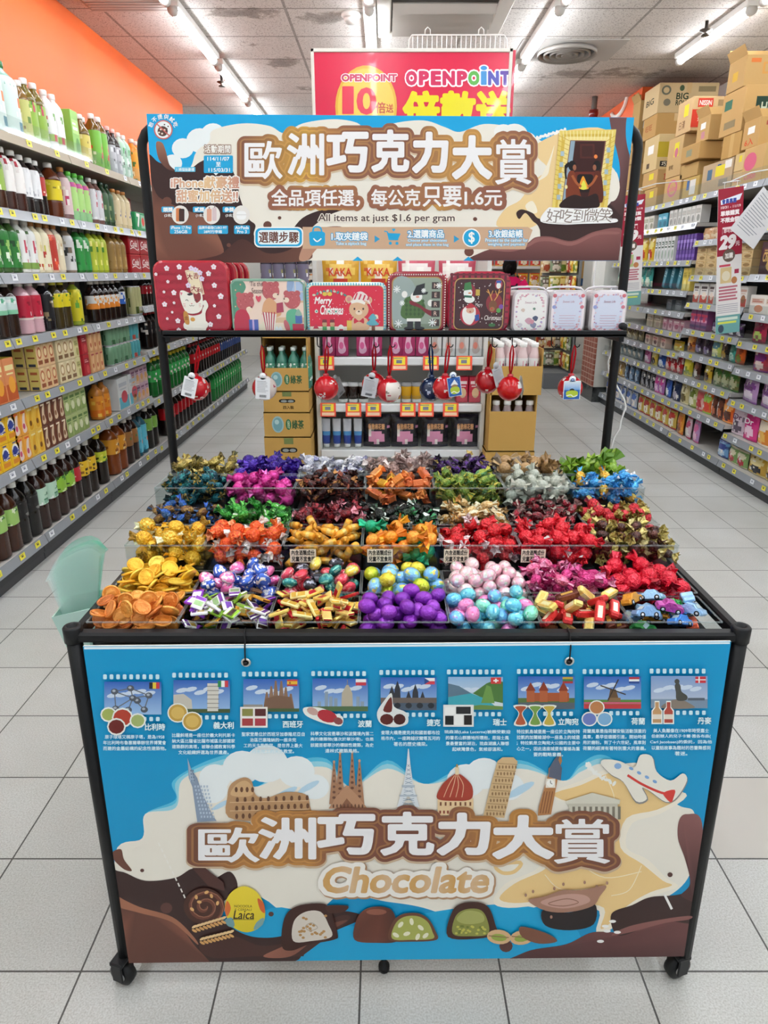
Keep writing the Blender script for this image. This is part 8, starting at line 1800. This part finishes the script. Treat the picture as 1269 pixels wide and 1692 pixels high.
on_end(1, (536, 554, 572, 590), tube_(), 'blue and silver face cream tube standing on its cap', 'tube')
on_end(1, (622, 670, 721, 772), pouch('snack_pouch', .155, .185, .06, '17151c', 'd890b0', '221c2c', 80, 0, ('香脆棉花糖', 'd8a070')), 'black marshmallow pouch with pink picture', 'snack bag', .09)
def cup(c, l):
    b = MB(); b.lathe([(.026, 0), (.03, .085), (.031, .088)], 18, c, cf=lambda u, z, j: c); b.lathe([(.0265, .0), (.0275, .018)], 18, 'dcdcd8', cap0=False, cap1=False); o = b.build('coffee_cup', 'gloss')
    b = MB(); b.lathe([(.033, .088), (.033, .096), (.029, .1), (.028, .108)], 18, l); b.build('lid', 'gloss', o); return o
on_end(2, (566, 583, 600), cup('2a1a14', 'b8b8b8'), 'dark brown coffee cup with clear lid', 'cup')
on_end(2, (655, 672, 689), cup('dca61e', '8f8f90'), 'yellow coffee cup with grey lid', 'cup')
on_end(2, (764, 785), boxpack('coffee_box', .065, .06, .14, 'b81e3a', 'photo', ('c83a50', 'd8b890', 'e8d0d0'), 81), 'red coffee box with cream drink picture', 'box')
on_end(3, (545, 566, 600, 621, 654, 675, 697), boxpack('drink_carton', .068, .06, .16, '9a2a58', 'swirl', ('d8a8c0', 'c85a8a', 'e8d8e0'), 82), 'magenta drink carton with swirls', 'carton')
on_end(3, (718, 740, 762, 784), boxpack('drink_carton', .068, .06, .16, 'c9c6c4', 'swirl', ('b0a09a', 'c87a6a', 'e8e4e0'), 83), 'silver grey drink carton with swirls', 'carton')
on_end(4, (566, 626), pouch('snack_pouch', .2, .215, .07, 'c8941e', 'b5301a', 'e0b850', 84, 0, ('KAKA', 'c8401e')), 'shiny gold snack bag with red lettering behind the tins', 'snack bag', .12)
on_end(4, (686, 750), pouch('snack_pouch', .2, .22, .07, 'b8485a', 'efe4e0', 'e8dcd8', 85, 0), 'red and white checked snack bag behind the tins', 'snack bag', .12)
# right neighbour: carton trays of pink drink bottles; left neighbour: green tea cartons
def carton_tray(x0, x1, y0, y1, z0, z1, label, arts=(), cut=None, name='cardboard_carton'):
    w = x1-x0; d = y1-y0; h = z1-z0; fz = cut if cut else h; th = .005; c = 'b8914f'
    b = MB(); b.box(0, 0, 0, w, th, fz, c); b.box(0, d-th, 0, w, d, h, c); b.box(0, th, 0, th, d-th, h, c); b.box(w-th, th, 0, w, d-th, h, c); b.box(th, th, 0, w-th, d-th, th, c)
    if not cut: b.box(0, 0, h-th, w, d, h, c)
    o = b.build(name, 'card'); o.location = (x0, y0, z0); tag(o, label, 'cardboard box')
    a = Art(lambda u, v, hh: (u*w, -.0003-hh, v*fz)); n = 0
    for m in arts:
        n += 1
        if m[0] == 't': a.txt(m[1], *m[2:6], m[6], .03, res=1)
        elif m[0] == 'e': a.ell(*m[1:5], m[5], 20)
        elif m[0] == 'r': a.rect(*m[1:5], m[5])
        elif m[0] == 'h': a.rrect(.34, .44, .7, .62, .08, '1c1815'); a.ell(.45, .52, .07, .06, '8a9090', 10); a.ell(.6, .52, .07, .06, '8a9090', 10)
    if n: a.build('front_print', 'card', o)
    return o
GT = (('e', .3, .5, .13, .34, '8fb0b4'), ('e', .3, .5, .1, .28, '6f9aa0'), ('e', .28, .6, .05, .1, 'a8c4c4'), ('e', .53, .5, .06, .22, '2f6a4a'), ('t', '冷泡', .505, .34, .555, .66, 'b8c8a8'), ('t', '綠茶', .61, .32, .86, .68, '3f5a3a'))
HT = (('r', .42, .74, .62, .96, '6f7a4a'), ('h',), ('t', '四入裝', .43, .14, .66, .3, '5a4420'))
gx0, gx1, gy0, gy1 = -.652, -.388, 3.62, 4.05
zz = [0.0, .213, .425, .582, .715, .827, 1.065, 1.2]
names = ('green tea carton at the foot of the left stack', 'green tea carton low in the left stack, mostly hidden', 'carton with hand hole, lowest visible in the green tea stack', 'green tea carton with round blue mark, below the hand hole one', 'carton with hand hole in the middle of the green tea stack')
for k in range(5):
    carton_tray(gx0+.004*k, gx1-.002*k, gy0, gy1, zz[k]+.001*k*0, zz[k+1]-.0012, names[k], HT if k in (2, 4, 0) else GT)
carton_tray(gx0+.02, gx1-.008, gy0, gy1, zz[5], zz[6]+.03, 'open green tea carton showing its bottles', GT, .118)
carton_tray(gx0+.02, gx1-.01, gy0, gy1, 1.0965, 1.32, 'green tea carton on top, right under the tin shelf', GT)
gt = bottle('green_tea_bottle', .215, .0275, '3f7a68', '4a8a72', 'c9d6d2', .2, .62, .3, ['e6ece8', 'dfe8e2', '2a5a48'], 90)
put_row(gt, [(gx0+.055+.0615*i, gy0+.04+.065*r, zz[5]+.0065) for r in range(2) for i in range(4)], 'green tea bottle inside the open carton on the left stack', 'bottle', 'bottles in the open green tea carton', -.6)
dk = bottle('tea_bottle', .2, .028, '3a3640', '6a6478', '8a8a90', .15, .66, .3, ['e6e4e8', '4a3a6a', '8a845a'], 93)
put_row(dk, [(gx0+.06+.0615*i, gy0+.05, 1.3215) for i in range(4)], 'grey and purple labelled bottle standing on the topmost green tea carton', 'bottle', 'bottles on top of the green tea stack', -.5)
px0, px1 = .552, .818
carton_tray(px0, px1, 3.64, 4.08, 0, .25, 'plain kraft carton at the foot of the right stack', (), None)
carton_tray(px0, px1, 3.64, 4.08, .2512, .497, 'plain kraft carton second in the right stack', (('r', .3, .2, .72, .8, 'c29c5e'),), None)
carton_tray(px0+.012, px1-.004, 3.64, 4.08, .4985, .80, 'cut open kraft carton with a row of white labelled bottles', (), .215)
carton_tray(px0+.02, px1+.012, 3.64, 4.08, .8015, 1.04, 'cut open top carton packed with white capped bottles', (), .15)
pk = bottle('pink_water_bottle', .26, .0265, 'd8c0c0', 'dcdad8', 'ecebe8', .06, .7, 1.2, ['c8607a', 'd89aa8', 'e8e4e2', '8a2a4a'], 91, neck=.62)
put_row(pk, [(px0+.058+.0605*i, 3.69+.066*r, .808) for r in range(5) for i in range(4)], 'pink and white water bottle with white cap in the top carton', 'bottle', 'white capped bottles in the top right carton', -.5)
pk2 = bottle('pink_water_bottle', .26, .0265, '9a8a8a', 'd8d8d8', 'ecebe8', .06, .78, 1.2, ['c8607a', 'c8c4c4', 'e8e4e2', '8a2a5a'], 92, neck=.62)
put_row(pk2, [(px0+.052+.0605*i, 3.69, .505) for i in range(4)], 'white labelled bottle in the lower cut open carton', 'bottle', 'bottles in the lower right carton', -.5)
# red loyalty poster standing above the middle shelving, wire basket behind it
PX = [(513, 79), (851, 80), (846, 200), (516, 200)]; YO = 3.9
p0 = at_y(513, 80, YO); p1 = at_y(851, 80, YO); zb = 2.06
t = thing('loyalty_poster', 'red framed poster reading OPENPOINT standing above the middle shelving', 'poster', (0, YO, 0))
x0, x1, z1 = p0[0], p1[0]-.01, p0[2]
b = MB(); b.box(x0, 0, zb, x1, .008, z1, 'd21f45'); b.build('poster_sheet', 'tin', t)
for q in ((x0, zb, x0+.016, z1), (x1-.016, zb, x1, z1), (x0, z1-.016, x1, z1), (x0, zb, x1, zb+.016)):
    b = MB(); b.box(q[0], -.006, q[1], q[2], .012, q[3], 'd9d2c8', .002); b.build('frame_rail', 'metal', t)
f0 = px_plane_y(YO-.001); A = Art(lambda a, b, h: (lambda p: (p[0], p[1]-YO, p[2]))(f0(a, b, h)), True)
A.ell(605, 176, 51, 68, 'd8a83a', 30); A.ell(605, 176, 47, 63, 'e6c050', 30); A.txt('OPENPOINT', 565, 134, 655, 123, 'c03a5a', .05, ((.13, 'efe6e4'),))
A.txt('1', 567, 188, 583, 143, 'd8304a', .01); A.txt('0', 591, 188, 620, 146, 'd8304a', .03); A.txt('倍', 621, 187, 637, 169, 'b5402a', .02); A.txt('送', 638, 186, 650, 172, 'b5402a', .02)
for ch, a0, a1, c in (('O', 672, 688, 'c8305a'), ('P', 694, 707, 'c8305a'), ('E', 714, 727, 'c8305a'), ('N', 733, 750, 'c8305a'), ('P', 757, 770, 'c8305a'), ('O', 775, 791, '5aa84a'), ('i', 796, 803, '3a8ac8'), ('N', 808, 823, '4a4aa8'), ('T', 828, 841, '5a3a9a')): A.txt(ch, a0, 139, a1, 119 if ch != 'i' else 110, c, .07 if ch != 'i' else .03, ((.16 if ch != 'i' else .07, 'efe8ee'),))
for ch, a0, a1 in (('倍', 668, 724), ('數', 730, 784), ('送', 788, 842)): A.txt(ch, a0, 214, a1, 153, 'e0d41e', .05)
A.build('poster_print', 'tin', t)
b = MB(); b.box(x1, .004, zb, x1+.016, .09, z1-.005, 'c8203f', .002); b.build('side_board', 'tin', t)
for x in (x0+.2, x1-.2):
    b = MB(); b.box(x-.01, .012, 2.0, x+.01, .03, z1-.1, 'b0b0b0'); b.build('post', 'metal', t)
t = thing('wire_basket', 'white wire basket rim showing above the red poster', 'basket', (0, 4.35, 2.101))
q0 = at_y(676, 58, 4.35); q1 = at_y(838, 54, 4.35); z = q0[2]-2.101
b = MB(); b.tube([(q0[0]-.01, 0, 0), (q0[0], 0, z-.02), (q0[0]+.015, 0, z), (q1[0]-.015, 0, z), (q1[0], 0, z-.02), (q1[0]+.03, 0, 0)], .004, 8, 'e2ded8'); b.tube([(q0[0]-.01, 0, .01), (q1[0]+.03, 0, .01)], .004, 6, 'e2ded8'); b.build('rim_wire', 'gloss', t)
for k in range(20):
    b = MB(); x = q0[0]+.02+(q1[0]-q0[0]-.03)*k/19; b.tube([(x, 0, .01), (x, 0, z)], .0022, 6, 'dcd8d2'); b.build('wire', 'gloss', t)
for x in (q0[0]+.1, q1[0]-.14):
    b = MB(); b.tube([(x-.015, 0, z), (x-.013, 0, z+.025), (x, 0, z+.036), (x+.013, 0, z+.025), (x+.015, 0, z)], .003, 6, 'dcd8d2'); b.build('hook_loop', 'gloss', t)
fb = pouch('snack_pouch', .12, .36, .05, '2a1c16', 'c89a5a', 'd8c8a0', 95)
put_row(fb, [(.27+.12*k, 4.3, 2.102) for k in range(3)], 'dark gold topped bag peeping over the red poster in the wire basket', 'snack bag', 'bags in the wire basket', 0)

# ---------------------------------------------------------------- far end of the right aisle
t = thing('far_shelving', 'far wall shelving with yellow and red packs right of the shopper', 'shelving', (1.7, 11.2, 0))
b = MB(); b.box(-.6, .4, 0, .85, .42, 2.1, 'c8c5bf'); b.build('back_panel', 'metal', t)
for k, z in enumerate((.12, .5, .85, 1.2, 1.5, 1.9)):
    b = MB(); b.box(-.6, 0, z-.04, .85, .4, z, 'd2d0cb'); b.build('shelf', 'metal', t)
for k, (z, c, lb) in enumerate(((1.2, 'd8b02a', 'yellow noodle pack on the far wall shelf'), (1.5, 'c8362e', 'red noodle pack on the far wall shelf, upper row'), (.85, 'b5402e', 'brick red pack on the far wall shelf, lower row'))):
    pr = pouch('snack_pouch', .16, .2, .06, c, 'efe0c0', 'd8a04a' if k else 'c8502a', 100+k); put_row(pr, [(1.25+.18*i, 11.27, z+.001) for i in range(7)], lb, 'snack bag', lb+'s', 0, .1)
ft = t
c = copy_tree(ft, (-1.15, 11.2, 0), label='far wall shelving at the end of the left aisle')
for k, (z, q, lb) in enumerate(((1.2, 'd8862a', 'orange pack at the end of the left aisle'), (1.5, '4a3a5a', 'plum coloured pack at the end of the left aisle'))):
    pr = pouch('snack_pouch', .16, .2, .06, q, '2a2a30', 'd8cfc0', 120+k); put_row(pr, [(-1.65+.18*i, 11.27, z+.001) for i in range(7)], lb, 'snack bag', lb+'s', 0, .1)
def far_box(x0, x1, y0, y1, z0, z1, c, label, band=None):
    b = MB(); b.box(x0, y0, z0, x1, y1, z1, c, .004); o = b.build('cardboard_carton', 'card'); tag(o, label, 'cardboard box')
    if band: b = MB(); b.box(x0-.001, y0-.002, z0+.01, x1+.001, y0, z0+(z1-z0)*.32, band); b.build('printed_band', 'card', o); b = MB(); b.box(x0+.2, y0-.002, z0+(z1-z0)*.5, x0+.42, y0, z0+(z1-z0)*.75, '8a6f48'); b.build('printed_text', 'card', o)
b = MB(); b.box(2.26, 10.2, 0, 2.66, 10.6, .26, '1c1d20', .01); tag(b.build('storage_crate', 'matte'), 'black plastic crate under the far carton stack', 'crate')
far_box(2.27, 2.66, 10.2, 10.6, .262, .78, 'b8935a', 'tall kraft carton on the black crate')
far_box(2.25, 2.66, 10.2, 10.6, .782, 1.22, 'b8965c', 'kraft carton in the middle of the far stack')
far_box(2.27, 2.78, 10.15, 10.6, 1.222, 1.56, 'c09c60', 'far kraft carton with a blue printed band', '3a5a80')
t = thing('snack_rack', 'clip strip rack of hanging snack bags beside the white column', 'display rack', (2.2, 8.95, 0))
b = MB(); b.box(-.16, -.1, 0, .2, .5, .2, '6a6c6e', .006); b.build('base', 'metal', t)
b = MB(); b.box(.17, -.1, .2, .2, .5, 1.95, '8a8a88'); b.box(-.15, .46, .2, .2, .5, 1.95, '8a8a88'); b.build('mesh_back', 'metal', t)
sn = [pouch('snack_pouch', .15, .2, .05, *c, 110+i) for i, c in enumerate((('c8a87a', 'a84a2a', 'e8d8b0'), ('b5a23a', '6a8a2a', 'e8e0a0'), ('a8402e', 'e8c890', '7a2a1a'), ('8a9a7a', 'd8d0c0', '5a4a3a'), ('d0a02a', 'b5502a', 'f0d880')))]
us = set()
for r in range(7):
    for c in range(3):
        for face in (0, 1):
            k = (r*2+c*3+face) % 5; o = sn[k] if k not in us else copy_tree(sn[k]); us.add(k)
            if face: o.location = (2.34, 8.93+.17*c, .23+.235*r); o.rotation_euler = (.0, 0, -PI/2)
            else: o.location = (2.09+.1*c, 9.37-.05*(c % 2), .23+.235*r); o.rotation_euler = (0, 0, 0)
            tag(o, ('tan and red snack bag', 'yellow green snack bag', 'dark red snack bag', 'grey green snack bag', 'golden snack bag')[k]+' hanging on the rack beside the white column', 'snack bag', 'snack bags on the clip strip rack')
# shopper seen from behind ------------------------------------------
hx_, hy_ = 1.55, 9.0
V = [(0, 0, .92), (0, .0, 1.12), (0, .01, 1.28), (0, .02, 1.36), (0, -.01, 1.46), (-.17, 0, 1.27), (-.22, .03, 1.0), (-.2, -.14, .86), (-.2, -.2, .82), (.17, 0, 1.27), (.22, .03, 1.0), (.2, -.14, .86), (.2, -.2, .82), (-.09, 0, .86), (-.1, -.01, .48), (-.1, .02, .09), (-.1, -.12, .04), (.09, 0, .86), (.1, -.01, .48), (.1, .02, .09), (.1, -.12, .04)]
E = [(0, 1), (1, 2), (2, 3), (3, 4), (2, 5), (5, 6), (6, 7), (7, 8), (2, 9), (9, 10), (10, 11), (11, 12), (0, 13), (13, 14), (14, 15), (15, 16), (0, 17), (17, 18), (18, 19), (19, 20)]
Rd = [.14, .13, .13, .055, .085, .06, .045, .033, .03, .06, .045, .033, .03, .095, .06, .045, .035, .095, .06, .045, .035]
me = bpy.data.meshes.new('person'); me.from_pydata(V, E, []); pe = bpy.data.objects.new('person', me); COL.objects.link(pe)
sk = pe.modifiers.new('skin', 'SKIN')
for i, v in enumerate(me.skin_vertices[0].data if me.skin_vertices else []): v.radius = (Rd[i], Rd[i]*.8); v.use_root = i == 0
if not me.skin_vertices:
    bpy.context.view_layer.objects.active = pe; pe.select_set(True)
    bpy.context.view_layer.update()
pe.modifiers.new('sub', 'SUBSURF').levels = 1; pe.modifiers['sub'].render_levels = 1
pm = bpy.data.materials.new('dark_trousers_and_skin'); pm.use_nodes = True; pm.node_tree.nodes['Principled BSDF'].inputs['Base Color'].default_value = L('3a3436'); me.materials.append(pm)
pe.location = (hx_, hy_, 0); pe.rotation_euler = (0, 0, PI*.92); tag(pe, 'shopper with dark hair and pink top seen from behind the tins', 'person')
b = MB(); b.ball(.098, 18, 12, '120e0d', Matrix.Translation((0, .012, 1.475)), sc=(.9, 1.02, 1.2)); b.ball(.05, 10, 8, '120e0d', Matrix.Translation((0, .1, 1.45)), sc=(.9, .8, 1.1)); b.build('hair', 'cloth', pe)
b = MB(); b.lathe([(.15, .85), (.155, 1.0), (.165, 1.15), (.17, 1.25), (.13, 1.33), (.065, 1.37)], 20, 'c81e5a', Matrix.Diagonal((1.08, .78, 1, 1)))
for s in (-1, 1): b.tube([(s*.14, 0, 1.29), (s*.2, .01, 1.2), (s*.225, .03, 1.02)], [.075, .07, .06], 12, 'c81e5a')
b.build('pink_top', 'cloth', pe)
b = MB()
for s in (-1, 1): b.tube([(s*.1, -.1, 1.2), (s*.1, -.02, 1.36), (s*.1, .12, 1.24)], .018, 6, '26262c')
b.box(-.13, .125, .92, .13, .22, 1.26, '26262c', .03); b.build('backpack', 'cloth', pe)
for s in (-1, 1):                                         # hands
    for k in range(5):
        b = MB(); x = s*.2+(k-2)*.014; b.tube([(x, -.21, .82), (x+s*.002, -.245-.004*(2-abs(k-2)), .80), (x+s*.004, -.262, .775)], [.008, .0075, .006], 6, 'c89a80'); b.build('finger', 'skin', pe)
